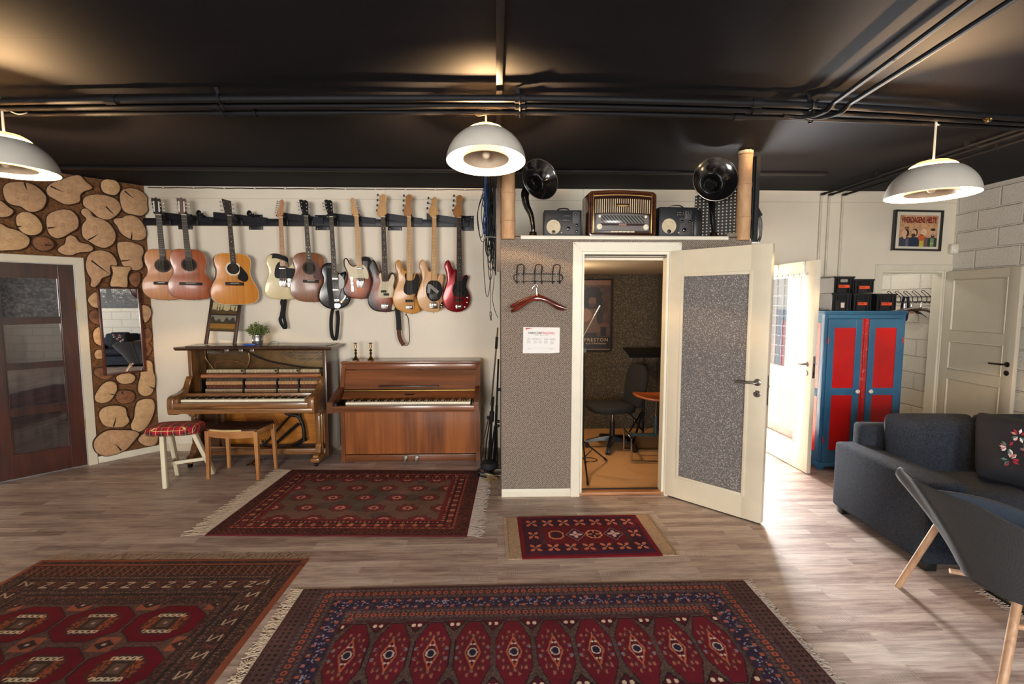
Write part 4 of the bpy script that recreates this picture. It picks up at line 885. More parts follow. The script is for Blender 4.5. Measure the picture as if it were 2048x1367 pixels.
guitar('worn brown acoustic guitar with dark red pickguard, behind the black one', (535, 275), 1.9, R(24), Z4, Y=5.19, acoustic=side, prof=j45, body_m=aged, side_m=side, th=.085, neck_m=mahog, fblen=.47, nfret=19, head=([(512, 275), (488, 215), (472, 116), (500, 112), (515, 120), (535, 112), (560, 128), (562, 215), (560, 275)], False), head_m=gloss_black, tuners=[((492, 145), 'L'), ((494, 180), 'L'), ((498, 215), 'L'), ((543, 150), 'R'), ((545, 185), 'R'), ((546, 220), 'R')], holes=((556, 795), 54, rosew), bridge=((565, 932), (165, 30), 'wood'), guards=[([(585,718),(620,740),(665,790),(690,850),(680,905),(640,918),(600,900),(590,870),(605,840),(618,800),(608,760)], pg_t)], name='acoustic_guitar')
sparkle = speckle('black sparkle', C(12, 12, 14), [C(10, 10, 12), C(22, 22, 26), C(150, 150, 150)], 330, .86, .2, bp=0)
guitar('black sparkle single-cut electric guitar with silver vibrato tailpiece and strap', (800, 282), 1.6, R(20), Z4, Y=5.16, outline=[(800,756),(760,745),(715,762),(688,800),(683,850),(700,905),(692,955),(665,1010),(648,1070),(655,1135),(700,1190),(760,1218),(820,1224),(890,1210),(950,1175),(982,1110),(978,1050),(950,1000),(925,955),(924,900),(940,860),(936,828),(905,838),(875,850),(850,835)], body_m=sparkle, top_edge=.008, neck_m=mahog, fb_m=rosew, fblen=.615, nfret=22, head=([(778, 280), (748, 205), (736, 120), (760, 112), (780, 118), (798, 112), (818, 132), (820, 205), (826, 280)], False), head_m=gloss_black, tuners=[((752, 150), 'L'), ((756, 182), 'L'), ((762, 215), 'L'), ((800, 152), 'R'), ((804, 184), 'R'), ((808, 216), 'R')], bridge=((832, 1130), (80, 34), 'metal'), guards=[([(862,860),(890,880),(912,910),(918,950),(912,990),(890,1008),(862,995),(858,930)], M_('silver pickguard', C(176, 176, 172), .45, .1))], pickups=[((828, 905), (72, 30), chrome, 0), ((832, 1020), (72, 30), chrome, 0)], knobs=[((925, 1085), 14, chrome), ((895, 1145), 14, brass), ((945, 1110), 10, chrome)], plates=[([(800,1165),(866,1165),(872,1190),(850,1212),(815,1212),(796,1190)], chrome), ([(872,1148),(905,1110),(930,1075),(938,1082),(912,1120),(880,1158)], chrome)], strap=[([((765, 800), -.02), ((760, 900), -.022), ((762, 1000), -.022), ((775, 1100), -.022), ((785, 1215), -.01)], .05, (1, 0, 0), strapk), ([((790, 1222), .02), ((775, 1290), .03), ((768, 1400), .03), ((775, 1500), .03), ((800, 1540), .03), ((820, 1520), .04), ((835, 1420), .05), ((845, 1320), .05), ((835, 1240), .03)], .04, (1, .5, 0), strapk)])
sb6 = sunburst('sunburst six string', C(206, 112, 36), C(150, 60, 18), C(30, 12, 12), (.17, .24, (0, 0, 2.9)))
guitar('sunburst electric guitar with cream pickguard and maple neck', (1065, 275), 1.9, R(20), Z4, Y=5.22, outline=[(1052,772),(1022,778),(990,755),(972,715),(950,698),(928,720),(930,780),(955,840),(965,900),(945,955),(918,1000),(925,1060),(970,1098),(1050,1113),(1130,1114),(1205,1098),(1245,1045),(1242,975),(1210,910),(1198,840),(1218,765),(1198,712),(1155,695),(1118,715),(1108,760)], body_m=sb6, neck_m=maple, fb_m=maple, fblen=.525, nfret=21, head=([(1044,282),(1020,240),(1014,190),(1020,150),(1006,118),(1024,95),(1046,100),(1054,145),(1070,200),(1094,248),(1088,282)], True), tuners=[((1040, 112), 'R'), ((1044, 138), 'R'), ((1050, 162), 'R'), ((1056, 188), 'R'), ((1066, 212), 'R'), ((1076, 236), 'R')], bridge=((1097, 950), (84, 100), 'metal'), guards=[([(1052,778),(1022,786),(985,765),(958,715),(940,718),(945,790),(972,850),(975,905),(1050,905),(1120,902),(1172,905),(1175,850),(1150,790),(1115,765)], pg_w)], pickups=[((1090, 803), (72, 18), chrome, 0), ((1097, 925), (60, 18), pg_k, .25)], plates=[([(990,895),(1012,892),(1022,1035),(998,1042)], chrome)], knobs=[((1003, 935), 11, chrome), ((1006, 975), 11, chrome)], strap=[([((1100, 712), .03), ((1140, 700), -.02), ((1185, 712), -.03), ((1210, 745), .02)], .045, (0, .3, 1), strapk)])
# ---- basses
def bhead(pts): return (pts, True)
def btun(x0, y0, x1, y1): return [((x0+(x1-x0)*k/3, y0+(y1-y0)*k/3), 'LB') for k in range(4)]
sb4 = sunburst('sunburst bass', C(190, 92, 28), C(124, 44, 16), C(18, 8, 10), (.17, .26, (0, 0, 2.95)))
dkfb = rosew
guitar('sunburst bass with white pickguard', (188, 285), 1.1, R(21), Z5, outline=[(165,842),(142,835),(128,795),(108,745),(84,718),(56,740),(42,790),(58,860),(74,925),(60,1000),(34,1065),(20,1130),(38,1195),(90,1240),(170,1254),(250,1252),(300,1228),(326,1180),(318,1110),(300,1050),(287,990),(300,935),(304,885),(288,848),(262,848),(244,895),(222,925)], body_m=sb4, th=.042, neck_m=maple, fb_m=dkfb, fblen=.665, nfret=20, fbw=(.043, .062), head=bhead([(160,284),(132,252),(140,195),(158,145),(158,92),(184,56),(216,60),(232,96),(215,150),(220,200),(224,245),(206,284)]), tuners=btun(190, 80, 178, 232), nstr=4, bridge=((195, 1195), (78, 56), 'metal'), guards=[([(160,850),(135,880),(150,930),(140,990),(124,1060),(135,1100),(200,1108),(268,1105),(278,1150),(262,1225),(285,1230),(318,1180),(314,1110),(296,1050),(282,990),(294,935),(297,890),(280,860),(262,880),(245,915),(222,935),(168,935)], pg_w)], pickups=[((182, 1040), (56, 24), pg_k, 0), ((208, 1072), (56, 24), pg_k, 0)], knobs=[((296, 1130), 13, chrome), ((300, 1170), 13, chrome)], name='bass_guitar', cat='bass guitar', scale=.86)
nat = gmat('natural ash amber', C(160, 98, 32), C(206, 144, 62), .3, .3, (16, 16, 1.6), C(120, 66, 22))
guitar('amber natural-wood bass with black pickguard and a brown-ended strap', (460, 285), -.2, R(20), Z5, outline=[(430,832),(405,824),(388,780),(368,728),(345,722),(322,750),(320,800),(340,865),(343,930),(318,1005),(293,1070),(288,1135),(315,1210),(380,1252),(470,1273),(540,1266),(583,1230),(582,1165),(560,1110),(545,1050),(558,985),(574,915),(563,865),(538,848),(514,868),(500,908),(482,915)], body_m=nat, th=.042, neck_m=maple, fb_m=maple, fblen=.655, nfret=20, fbw=(.038, .060), head=bhead([(438,284),(410,255),(412,200),(432,150),(432,90),(455,58),(486,62),(497,96),(482,150),(490,200),(496,245),(482,284)]), head_m=mapled, tuners=btun(462, 85, 455, 232), nstr=4, bridge=((455, 1208), (70, 40), 'metal'), guards=[([(428,850),(410,880),(418,930),(400,990),(398,1040),(420,1070),(460,1080),(510,1065),(545,1085),(560,1060),(548,1010),(560,950),(568,905),(555,870),(530,858),(515,890),(495,925),(435,925)], pg_k)], pickups=[((455, 1140), (84, 26), pg_k, 0)], plates=[([(505,1080),(540,1068),(545,1110),(530,1120)], chrome)], knobs=[((522, 1085), 12, pg_k), ((530, 1110), 10, pg_k)], strap=[([((338, 1000), .06), ((340, 1200), .06), ((350, 1350), .06), ((352, 1450), .055)], .055, (1, 0, 0), strapk), ([((352, 1445), .055), ((352, 1500), .05), ((368, 1560), .045), ((400, 1610), .05)], .045, (1, .2, .2), mahog), ([((400, 1608), .05), ((440, 1612), .06), ((462, 1560), .065), ((460, 1420), .065), ((452, 1330), .06), ((430, 1285), .05), ((425, 1278), .04)], .022, (.5, 1, 0), strapk)], name='bass_guitar', cat='bass guitar', scale=.86)
pale = gmat('pale ash', C(186, 132, 84), C(216, 168, 116), .34, .25, (14, 14, 1.4), C(150, 98, 60))
g10 = guitar('pale ash bass with an oval black pickguard bearing a slanted grey figure', (725, 290), -.4, R(20), Z5, outline=[(700,835),(672,838),(648,790),(632,742),(610,716),(585,738),(575,785),(592,850),(602,920),(578,990),(553,1060),(547,1120),(568,1190),(615,1238),(700,1260),(770,1248),(818,1200),(832,1130),(818,1055),(808,990),(822,920),(822,880),(800,860),(775,872),(756,918),(735,928)], body_m=pale, th=.042, neck_m=maple, fb_m=maple, fblen=.655, nfret=21, fbw=(.042, .062), head=bhead([(700,288),(674,250),(682,200),(702,160),(704,110),(732,82),(762,105),(745,150),(760,200),(762,250),(746,288)]), tuners=[((718, 110), 'LB'), ((712, 158), 'LB'), ((706, 212), 'LB'), ((750, 215), 'R')], nstr=4, bridge=((715, 1190), (82, 66), 'metal'), guards=[([(715,925),(665,945),(640,1000),(640,1065),(665,1120),(712,1150),(765,1135),(800,1085),(808,1020),(790,960),(755,932)], pg_k)], pickups=[((712, 1095), (84, 56), M_('music pickup grey', C(60, 60, 62), .4), 0)], plates=[([(800,1150),(825,1140),(815,1195),(790,1225),(775,1215),(785,1180)], pg_k)], knobs=[((800, 1180), 11, chrome), ((795, 1205), 11, chrome)], name='bass_guitar', cat='bass guitar', scale=.86)
nutp = (725, 290); up = GY/(ZP*FPX); kx = math.cos(R(20))-(g10.location.x/GY)*math.sin(R(20))
q = MB(); LL = lambda p: ((p[0]-nutp[0])*up/kx, -(p[1]-nutp[1])*up)
q.prism([LL(p) for p in ((655, 968), (688, 972), (770, 1040), (752, 1070), (685, 1010), (680, 1065), (650, 1060))], [(0, .003), (0, .0038)], FV); q.build('grey_figure', M_('grey figure', C(150, 146, 140), .5), g10, smooth=0)
red = M_('metallic red lacquer', C(134, 6, 18), .26, .4, coat=.5, var=.05)
guitar('metallic red bass with black pickguard, rightmost on the rail', (985, 292), .4, R(20), Z5, outline=[(962,818),(938,828),(915,790),(898,745),(880,724),(855,742),(843,790),(862,855),(869,925),(848,1000),(824,1075),(824,1145),(852,1215),(905,1250),(978,1260),(1045,1240),(1092,1192),(1108,1122),(1092,1055),(1066,995),(1074,935),(1085,890),(1066,870),(1040,884),(1016,918),(985,925)], body_m=red, th=.042, neck_m=maple, fb_m=dkfb, fblen=.655, nfret=21, fbw=(.04, .062), head=bhead([(958,288),(930,255),(938,200),(962,150),(962,90),(990,62),(1020,75),(1022,110),(1005,150),(1014,200),(1018,250),(1006,288)]), head_m=mapled, tuners=btun(985, 85, 975, 232), nstr=4, bridge=((985, 1205), (66, 44), 'metal'), guards=[([(955,850),(945,890),(950,935),(925,990),(918,1040),(935,1085),(975,1105),(1020,1100),(1045,1110),(1080,1085),(1082,1050),(1062,1000),(1070,940),(1080,895),(1062,880),(1040,895),(1016,928),(962,928)], pg_k)], pickups=[((970, 1032), (56, 24), pg_k, 0), ((1000, 1064), (56, 24), pg_k, 0), ((982, 1135), (84, 24), pg_k, 0)], knobs=[((1076, 1108), 13, chrome), ((1074, 1160), 13, chrome), ((1050, 1208), 13, chrome)], name='bass_guitar', cat='bass guitar', scale=.86)
# ================================================================ OPEN UPRIGHT PIANO (left)
oak = wood('piano oak brown', C(80, 50, 27), C(144, 98, 54), (26, 26, 2.4), .35, .4)
oakh = wood('piano oak brown along', C(88, 56, 30), C(154, 106, 60), (2.4, 26, 26), .35, .4)
oakd = wood('piano dark side', C(44, 26, 17), C(78, 48, 32), (12, 12, 1.6), .32, .5)
feltg = M_('hammer felt', C(206, 192, 160), .9); redbr = wood('action wood red', C(96, 50, 34), C(146, 84, 60), (2, 30, 30), .5, .1); tanw = M_('action tan wood', C(196, 150, 100), .6)
goldp = M_('gilded iron plate', C(112, 88, 52), .45, .55, var=.3); darkiron = M_('dark iron', C(46, 44, 44), .4, .7); copper = M_('copper strings', C(120, 84, 56), .4, .8)
sboard = wood('soundboard', C(150, 86, 26), C(196, 124, 44), (2, 20, 20), .4, .3)
PO = Vector((-2.43, 4.95, 0))
t = thing('open_upright_piano', 'old brown upright piano with its front panels removed, hammers and strings showing', 'piano', PO)
XL, XRr = -.69, .69; DP = .37; TZ = 1.165
def zy(y, Y, x=500): return onY(x, y, Y).z
for s, nm in ((XL, 'l'), (XRr, 'r')):
    q = MB(); a, b_ = (s, s+.036) if s < 0 else (s-.036, s); q.box(a, b_, 0, DP, .06, TZ, .003); q.build('side_panel', [oak if s < 0 else oakd], t)
    # cheek, an arm profile in the side view
    cw = .045; x0 = XL-.02 if s < 0 else XRr-.05-.03
    prof = spline([(0.0, .90), (-.03, .87), (-.07, .80), (-.16, .765), (-.25, .755), (-.30, .74), (-.318, .70), (-.318, .62), (-.30, .575), (-.2, .56), (-.1, .55), (0.0, .50)], 5, False)
    q = MB(); q.prism([(p[0], p[1]) for p in prof], [(.003, x0), (0, x0+.003), (0, x0+cw+.015), (.003, x0+cw+.018)], FYZ); q.build('cheek', oak, t, smooth=50)
    # front leg: pilaster, scroll and foot
    lx = XL+.05 if s < 0 else XRr-.085
    q = MB(); q.box(lx-.035, lx+.035, -.02, .01, .12, .56, .002); q.box(lx-.02, lx+.02, -.045, -.02, .20, .50, .01); q.box(lx-.03, lx+.03, -.07, -.02, .50, .56, .012)
    q.prism(spline([(-.02, .22), (-.05, .20), (-.075, .15), (-.085, .125), (-.13, .11), (-.14, .07), (0, .07), (0, .22)], 3), [(0, lx-.028), (0, lx+.028)], FYZ); q.build('front_leg', oak, t, smooth=40)
    q = MB(); q.box(lx-.045, lx+.045, -.17, DP-.03, .045, .09, .012); q.build('foot_block', oak, t)
    q = MB(); q.cyl((lx-.014, -.13, .0225), (lx+.014, -.13, .0225), .0225, seg=16); q.box(lx-.006, lx+.006, -.145, -.115, .025, .05); q.build('caster', darkiron, t)
# lid with moulded edge
q = MB(); q.prism([(-.79, -.055), (.765, -.055), (.765, DP+.01), (-.79, DP+.01)], [(.02, TZ), (.012, TZ+.006), (.008, TZ+.012), (0, TZ+.02), (0, TZ+.03), (.004, TZ+.034)], FXY); q.build('lid', oakd, t)
q = MB(); q.box(-.71, .70, .0, DP-.02, TZ+.034, TZ+.04, .002); q.build('lid_panel', oakd, t)
for x in (-.27, -.13, -.02):
    q = MB(); q.box(x-.02, x+.02, -.058, -.05, TZ-.012, TZ+.014, .002); q.box(x-.008, x+.008, -.05, .02, TZ-.012, TZ-.006); q.build('lid_hinge', steel, t)
# back, soundboard, plate and strings
q = MB(); q.box(XL+.036, XRr-.036, DP-.04, DP-.03, .09, TZ); q.build('soundboard', sboard, t, smooth=0)
q = MB(); q.box(XL+.05, XRr-.04, DP-.11, DP-.08, .86, TZ-.01, .004); q.build('iron_plate', goldp, t)
q = MB()
yp = DP-.13
def PP(x, y, Y=PO.y+yp): p = onY(x, y, Y)-PO; return (p.x, p.y, p.z)
q.tube([PP(*a) for a in spline([(494, 702), (512, 712), (540, 722), (575, 729), (610, 734), (645, 736)], 6, False)], .009, 8); q.build('bridge_rail', darkiron, t)
q = MB(); q.tube([PP(*a) for a in spline([(497, 705), (499, 716), (497, 726), (492, 736)], 5, False)], .012, 8); q.build('plate_strut', goldp, t); q = MB(); q.tube([PP(*a) for a in spline([(410, 700), (411, 715), (420, 728), (427, 738)], 5, False)], .008, 8); q.build('plate_strut', goldp, t)
q = MB(); q.tube([PP(*a) for a in spline([(432, 738), (430, 727), (440, 722), (470, 722), (492, 730), (494, 738)], 5, False)], .005, 6); q.tube([PP(*a) for a in spline([(502, 738), (510, 728), (530, 726), (560, 731), (566, 738)], 5, False)], .005, 6); q.build('plate_opening_rim', redbr, t)
q = MB()
for k in range(70):
    x = XL+.08+k*.0175
    if x > XRr-.06: break
    q.cyl((x, yp-.005, .84), (x+.03, yp-.005, TZ-.02-(.0 if x < .1 else .0)), .0016, seg=4, caps=False)
o = q.build('string', copper, t, smooth=0); o['kind'] = 'stuff'
q = MB()
for r_ in range(7):
    for k in range(26+r_*4):
        x = XRr-.06-k*.0145-(r_ % 2)*.007; z = TZ-.035-r_*.016-(.0)
        if x < .02+r_*.05: continue
        q.cyl((x, yp+.01, z), (x, yp-.022, z), .0042, seg=5)
    for k in range(28):
        x = XL+.07+k*.0145; 
        if r_ < 3: q.cyl((x, yp+.01, TZ-.03-r_*.014), (x, yp-.02, TZ-.03-r_*.014), .0042, seg=5)
o = q.build('tuning_pin', steel, t, smooth=0); o['kind'] = 'stuff'
# action : four groups of hammers between rails
q = MB(); ax0, ax1 = -.545, .60; ya = .06
z_rail = (zy(755, 5.0), zy(747, 5.0))
q.cyl((ax0-.03, ya-.03, sum(z_rail)/2), (ax1+.03, ya-.03, sum(z_rail)/2), .022, seg=16); act = q.build('hammer_rail', wood('hammer rail wood', C(120, 66, 44), C(176, 120, 84), (2, 30, 30), .25, .8), t)
gaps = [(-.545, -.175), (-.15, .165), (.185, .385), (.405, .60)]
tot = sum(b-a for a, b in gaps); hz = zy(740, 5.06); 
hm = MB(); hm.prism([(-.022, -.028), (.018, -.028), (.03, -.006), (.026, .008), (.0, .012), (-.02, .004)], [(.001, -.0034), (0, -.0024), (0, .0024), (.001, .0034)], FYZ); hm.mi = 1; hm.box(-.0022, .0022, -.02, -.01, -.075, -.028)
ham = hm.build('hammer', [feltg, redbr], act); first = True; cnt = 0
for a, b_ in gaps:
    n = round(88*(b_-a)/tot)
    for k in range(n):
        if cnt >= 88: break
        x = a+(b_-a)*(k+.5)/n; o = ham if first else inst(ham, act); first = False; o.location = (x, .08, hz+.006); o.rotation_euler = (R(-14), 0, 0); cnt += 1
def rowstrip(name, y0, y1, Y, mt, sx, cover=.55, mt2=None, yy=None):
    q = MB(); za, zb = zy(y1, PO.y+Y), zy(y0, PO.y+Y)
    for a, b_ in gaps:
        n = round(88*(b_-a)/tot)
        for k in range(n):
            x = a+(b_-a)*(k+.5)/n; w = (b_-a)/n*cover/2; q.box(x-w+sx*0, x+w, Y, Y+.02, za, zb)
    o = q.build(name, mt, t, smooth=0); o['kind'] = 'stuff'; return o
rowstrip('damper_lever', 756.5, 762, .05, steel, 0, .45)
rowstrip('damper_block', 762, 768.5, .035, tanw, 0, .72)
rowstrip('damper_spoon', 769, 776, .045, redbr, 0, .45)
rowstrip('jack_button', 778, 780.5, .02, feltg, 0, .6)
rowstrip('jack_lever', 782, 784, .02, tanw, 0, .6)
rowstrip('wippen', 785, 789, .02, redbr, 0, .7)
q = MB()
for y in (777, 781.3, 791): q.box(ax0, ax1, .03, .055, zy(y+1, PO.y+.03)-.004, zy(y-1, PO.y+.03))
q.box(ax0-.01, ax1+.01, .075, .1, zy(790, 5.05), zy(762, 5.05)); q.build('action_rail', wood('action rail dark', C(44, 26, 18), C(88, 54, 38), (2, 30, 30), .5, .1), t, smooth=0)
for x in (ax0-.035, -.163, .175, .395, ax1+.03):
    q = MB(); q.box(x-.006, x+.006, .02, .10, zy(795, 5.0), zy(758, 5.0)); q.lathe([(.0, 0), (.01, .004), (.01, .012), (0, .016)], (x, .02, zy(740, 5.0)), (0, -1, 0), 10); q.build('action_bracket', darkiron, t, smooth=0)
# keyboard
def keyboard(parent, x0, x1, yf, depth, ztop, ivm, name='keyboard', black_off=.0):
    kb = MB(); kb.box(x0-.004, x1+.004, yf+.01, yf+depth, ztop-.045, ztop-.022); kbo = kb.build(name, matte_black, parent, smooth=0)
    n = 52; w = (x1-x0)/n
    wk = MB(); wk.box(-w/2+.0005, w/2-.0005, 0, depth, -.022, 0, .0012); wk_o = wk.build('white_key', ivm, kbo)
    bk = MB(); h = .012; bk.rings([[(-.0055, .0, .0), (.0055, .0, .0), (.0055, depth-.05, .0), (-.0055, depth-.05, .0)], [(-.0042, .01, h), (.0042, .01, h), (.0042, depth-.05, h), (-.0042, depth-.05, h)]]); bk_o = bk.build('black_key', gloss_black, kbo, smooth=0)
    for i in range(n):
        o = wk_o if i == 0 else inst(wk_o, kbo); o.location = (x0+w*(i+.5), yf, ztop)
    j = 0
    for i in range(n-1):
        if (i % 7) in (1, 4): continue       # starts on A: no sharp after B and E
        o = bk_o if j == 0 else inst(bk_o, kbo); o.location = (x0+w*(i+1), yf+.05, ztop-.001); j += 1
    return kbo
kz = zy(798, 4.70); keyboard(t, onY(363, 800, 4.70).x-PO.x, onY(611, 800, 4.70).x-PO.x, -.262, .15, kz, ivory)
q = MB(); kx0, kx1 = XL+.03, XRr-.07
q.box(kx0, kx1, -.318, -.266, kz-.075, kz-.024, .003); q.build('key_slip', oakh, t)
q = MB(); q.box(kx0-.04, kx1+.04, -.325, .0, kz-.125, kz-.078, .006); q.build('key_bed', oakh, t)
for a, b_ in ((kx0, onY(362, 800, 4.70).x-PO.x-.004), (onY(612, 800, 4.70).x-PO.x+.004, kx1)):
    q = MB(); q.box(a, b_, -.30, -.115, kz-.07, kz+.012, .004); q.build('key_block', oak, t)
q = MB(); q.box(kx0, kx1, -.115, -.085, kz-.02, kz+.035, .004); q.build('fallboard_rail', oakh, t)
# lower part
q = MB(); q.box(XL+.036, XRr-.036, .02, .06, .075, .135, .004); q.build('bottom_rail', oakh, t)
q = MB(); q.box(XL+.036, XRr-.036, .06, DP-.04, .09, .1); q.build('bottom_board', M_('dusty board', C(104, 96, 90), .8), t, smooth=0)
q = MB(); q.box(XL+.036, XL+.20, .12, .14, .12, .56); q.box(XL+.24, XL+.28, .10, .14, .12, .56); q.build('inner_post', wood('inner posts', C(58, 36, 22), C(92, 58, 36)), t, smooth=0)
def P6(x, y, Y=5.2): p = onY(330+x/3.597, 580+y/3.597, Y)-PO; return (p.x, p.y, p.z)
q = MB(); q.tube([P6(*a) for a in spline([(865, 880), (905, 895), (955, 905), (985, 950), (1000, 1010), (1000, 1060), (975, 1090), (915, 1125), (860, 1150), (820, 1160)], 6, False)], [.024]*30+[.024]*25, 10) if 0 else q.tube([P6(*a) for a in spline([(865, 880), (905, 895), (955, 905), (985, 950), (1000, 1010), (1000, 1060), (975, 1090), (915, 1125), (860, 1150), (820, 1160)], 6, False)], .02, 10)
q.tube([P6(*a) for a in spline([(975, 870), (968, 905), (985, 950)], 6, False)], .02, 10); q.build('iron_frame', darkiron, t)
q = MB(); q.tube([P6(*a) for a in ((1002, 1065), (1002, 1082))], .03, 10); q.build('frame_bolt', darkiron, t)
# cross-strung bass strings: fan of dark ribs
q = MB()
for k in range(16):
    a = (560+k*14, 875); b_ = (700+k*11+0, 1100-k*4)
    q.cyl(P6(*a, Y=5.22), P6(*b_, Y=5.22), .002, seg=4)
o = q.build('bass_string', copper, t, smooth=0); o['kind'] = 'stuff'
q = MB()
for a, b_, r in (((740, 1150), (960, 960), .016), ((710, 1115), (900, 905), .010), ((700, 1080), (740, 1150), .012)): q.cyl(P6(*a, Y=5.19), P6(*b_, Y=5.19), r, seg=10)
q.build('bass_bridge', darkiron, t)
q = MB()
for k in range(22):
    x = 830+k*7; y = 1150-k*3.6; q.cyl(P6(x, y, 5.17), P6(x+2, y-7, 5.13), .003, seg=5)
o = q.build('hitch_pin', brass, t, smooth=0); o['kind'] = 'stuff'
q = MB(); q.beam(P6(320, 1132, 5.03), P6(745, 1145, 5.03), .035, .03, (0, 1, 0)); q.build('pedal_lever', wood('lever wood', C(110, 72, 54), C(160, 116, 90), (2, 20, 20)), t, smooth=0)
q = MB()
for x in (690, 650):
    a = P6(x, 1215, 4.93); q.tube([a, (a[0], a[1]-.06, a[2]-.02), (a[0]-.0, a[1]-.13, .035)], .009, 8); q.ell((a[0], a[1]-.14, .034), .018, .03, .007)
    q.build('pedal', brass, t); q = MB()
q.bm.free()

# ================================================================ CLOSED UPRIGHT PIANO (right)
wal = wood('walnut veneer upright', C(92, 46, 20), C(160, 92, 42), (22, 22, 1.1), .3, .4, dist=.6)
walh = wood('walnut veneer along', C(84, 46, 26), C(138, 84, 50), (1.3, 26, 26), .28, .5, dist=.5)
wald = wood('walnut sides', C(82, 44, 24), C(122, 70, 38), (22, 22, 1.5), .3, .5)
PR = Vector((-.892, 4.93, 0)); t = thing('closed_upright_piano', 'low modern upright piano in red-brown walnut veneer with plain front panels', 'piano', PR)
hw = .715; ht = 1.035; dp = .40
for s in (-1, 1):
    q = MB(); a, b_ = (-hw, -hw+.042) if s < 0 else (hw-.042, hw)
    q.prism([(.0, 0), (dp, 0), (dp, ht-.022), (.095, ht-.022), (.012, .78), (0, .72)] if 1 else [], [(0, a), (0, b_)], FYZ); q.build('side_panel', wald, t, smooth=0)
    a, b_ = (-hw-.015, -hw+.042) if s < 0 else (hw-.045, hw+.002)
    q = MB(); q.prism([(.02, .79), (-.02, .775), (-.31, .70), (-.34, .695), (-.34, .59), (.0, .59), (.02, .59)], [(.002, a), (0, a+.003), (0, b_-.003), (.002, b_)], FYZ); q.build('arm', wald, t, smooth=0)
q = MB(); q.box(-hw-.004, hw+.004, .075, dp, ht-.022, ht, .003); q.build('lid', walh, t)
def PZ(y, Y): return onY(820, y, PR.y+Y).z
q = MB(); q.box(-hw+.042, hw-.042, .085, .105, PZ(738, .085), ht-.024, .002); q.build('upper_rail', walh, t)
q = MB(); za, zb = PZ(778, .02), PZ(739.5, .09); q.rings([[(-hw+.042, .02, za), (hw-.042, .02, za), (hw-.042, .04, za), (-hw+.042, .04, za)], [(-hw+.042, .092, zb), (hw-.042, .092, zb), (hw-.042, .11, zb), (-hw+.042, .11, zb)]]); q.build('upper_panel', walh, t, smooth=0)
q = MB(); x0, x1 = onY(758, 770, 4.95).x-PR.x, onY(878, 770, 4.95).x-PR.x; zz = PZ(771, .02); q.prism([(x0+.02, 0), (x1-.02, 0), (x1, .02), (x0, .02)], [(0, -.035), (0, .0)], frame((0, 0, zz-.008), (1, 0, 0), (0, 0, 1), (0, -1, 0))) if 0 else q.box(x0, x1, -.018, .05, zz-.007, zz+.007, .004); q.build('music_ledge', wood('dark ledge', C(36, 16, 12), C(60, 28, 20)), t)
q = MB(); q.cyl((-hw+.05, -.002, PZ(780, 0)+.0), (hw-.05, -.002, PZ(780, 0)), .011, seg=14); q.build('fallboard_hinge', brass, t)
q = MB(); za, zb = PZ(797, -.09), PZ(782, -.01); q.rings([[(-hw+.05, -.09, za), (hw-.05, -.09, za), (hw-.05, -.07, za-.01), (-hw+.05, -.07, za-.01)], [(-hw+.05, -.012, zb), (hw-.05, -.012, zb), (hw-.05, .01, zb), (-hw+.05, .01, zb)]]); q.build('fallboard', walh, t, smooth=0)
fn = Vector((0, -(zb-za), .078)).normalized()
ml = frame((onY(819, 789.5, 4.875).x-PR.x, -.054, (za+zb)/2+.003), (1, 0, 0), (0, .078/math.hypot(.078, zb-za), (zb-za)/math.hypot(.078, zb-za)), (0, -(zb-za)/math.hypot(.078, zb-za), .078/math.hypot(.078, zb-za)))
q = MB(); q.T = ml; q.box(-.046, .046, -.0085, .0085, 0, .003); q.build('name_plate', black, t, smooth=0)
text('name_lettering', 'Steckhofer', .015, brass, t, ml @ at(0, -.005, .0035), .0003, bold=.0002)
keyboard(t, onY(692, 803, 4.68).x-PR.x, onY(941, 803, 4.68).x-PR.x, -.27, .17, PZ(803, -.25), ivory)
kz2 = PZ(803, -.25)
q = MB(); q.box(-hw+.02, hw-.04, -.335, -.275, .60, kz2-.023, .004); q.build('key_slip', walh, t)
q = MB(); q.box(-hw+.04, hw-.04, -.30, .0, .59, .62); q.build('key_bed', wald, t, smooth=0)
for s in (-1, 1):
    xa = s*(hw-.045); xb = s*.648; q = MB(); q.box(min(xa, xb), max(xa, xb), -.30, -.09, .62, kz2-.003); q.build('key_block', black, t)
q = MB(); q.box(-hw+.042, hw-.042, .012, .03, PZ(907, .01), .59, .001); q.build('lower_panel', wal, t, smooth=0)
q = MB(); q.box(-hw+.042, hw-.042, .004, .03, .004, PZ(908.5, .01), .002); q.build('bottom_rail', walh, t)
for cx in (809.5, 832):
    X = onY(cx, 918, 4.88).x-PR.x; q = MB(); q.prism(spline([(X-.012, .01), (X-.014, -.04), (X-.022, -.075), (X, -.09), (X+.022, -.075), (X+.014, -.04), (X+.012, .01)], 4), [(0, .028), (0, .036), (.003, .039)], FXY); q.lathe([(.025, 0), (.02, .006), (.001, .007)], (X, .004, .045), (0, -1, 0), 14); q.build('pedal', steel, t)

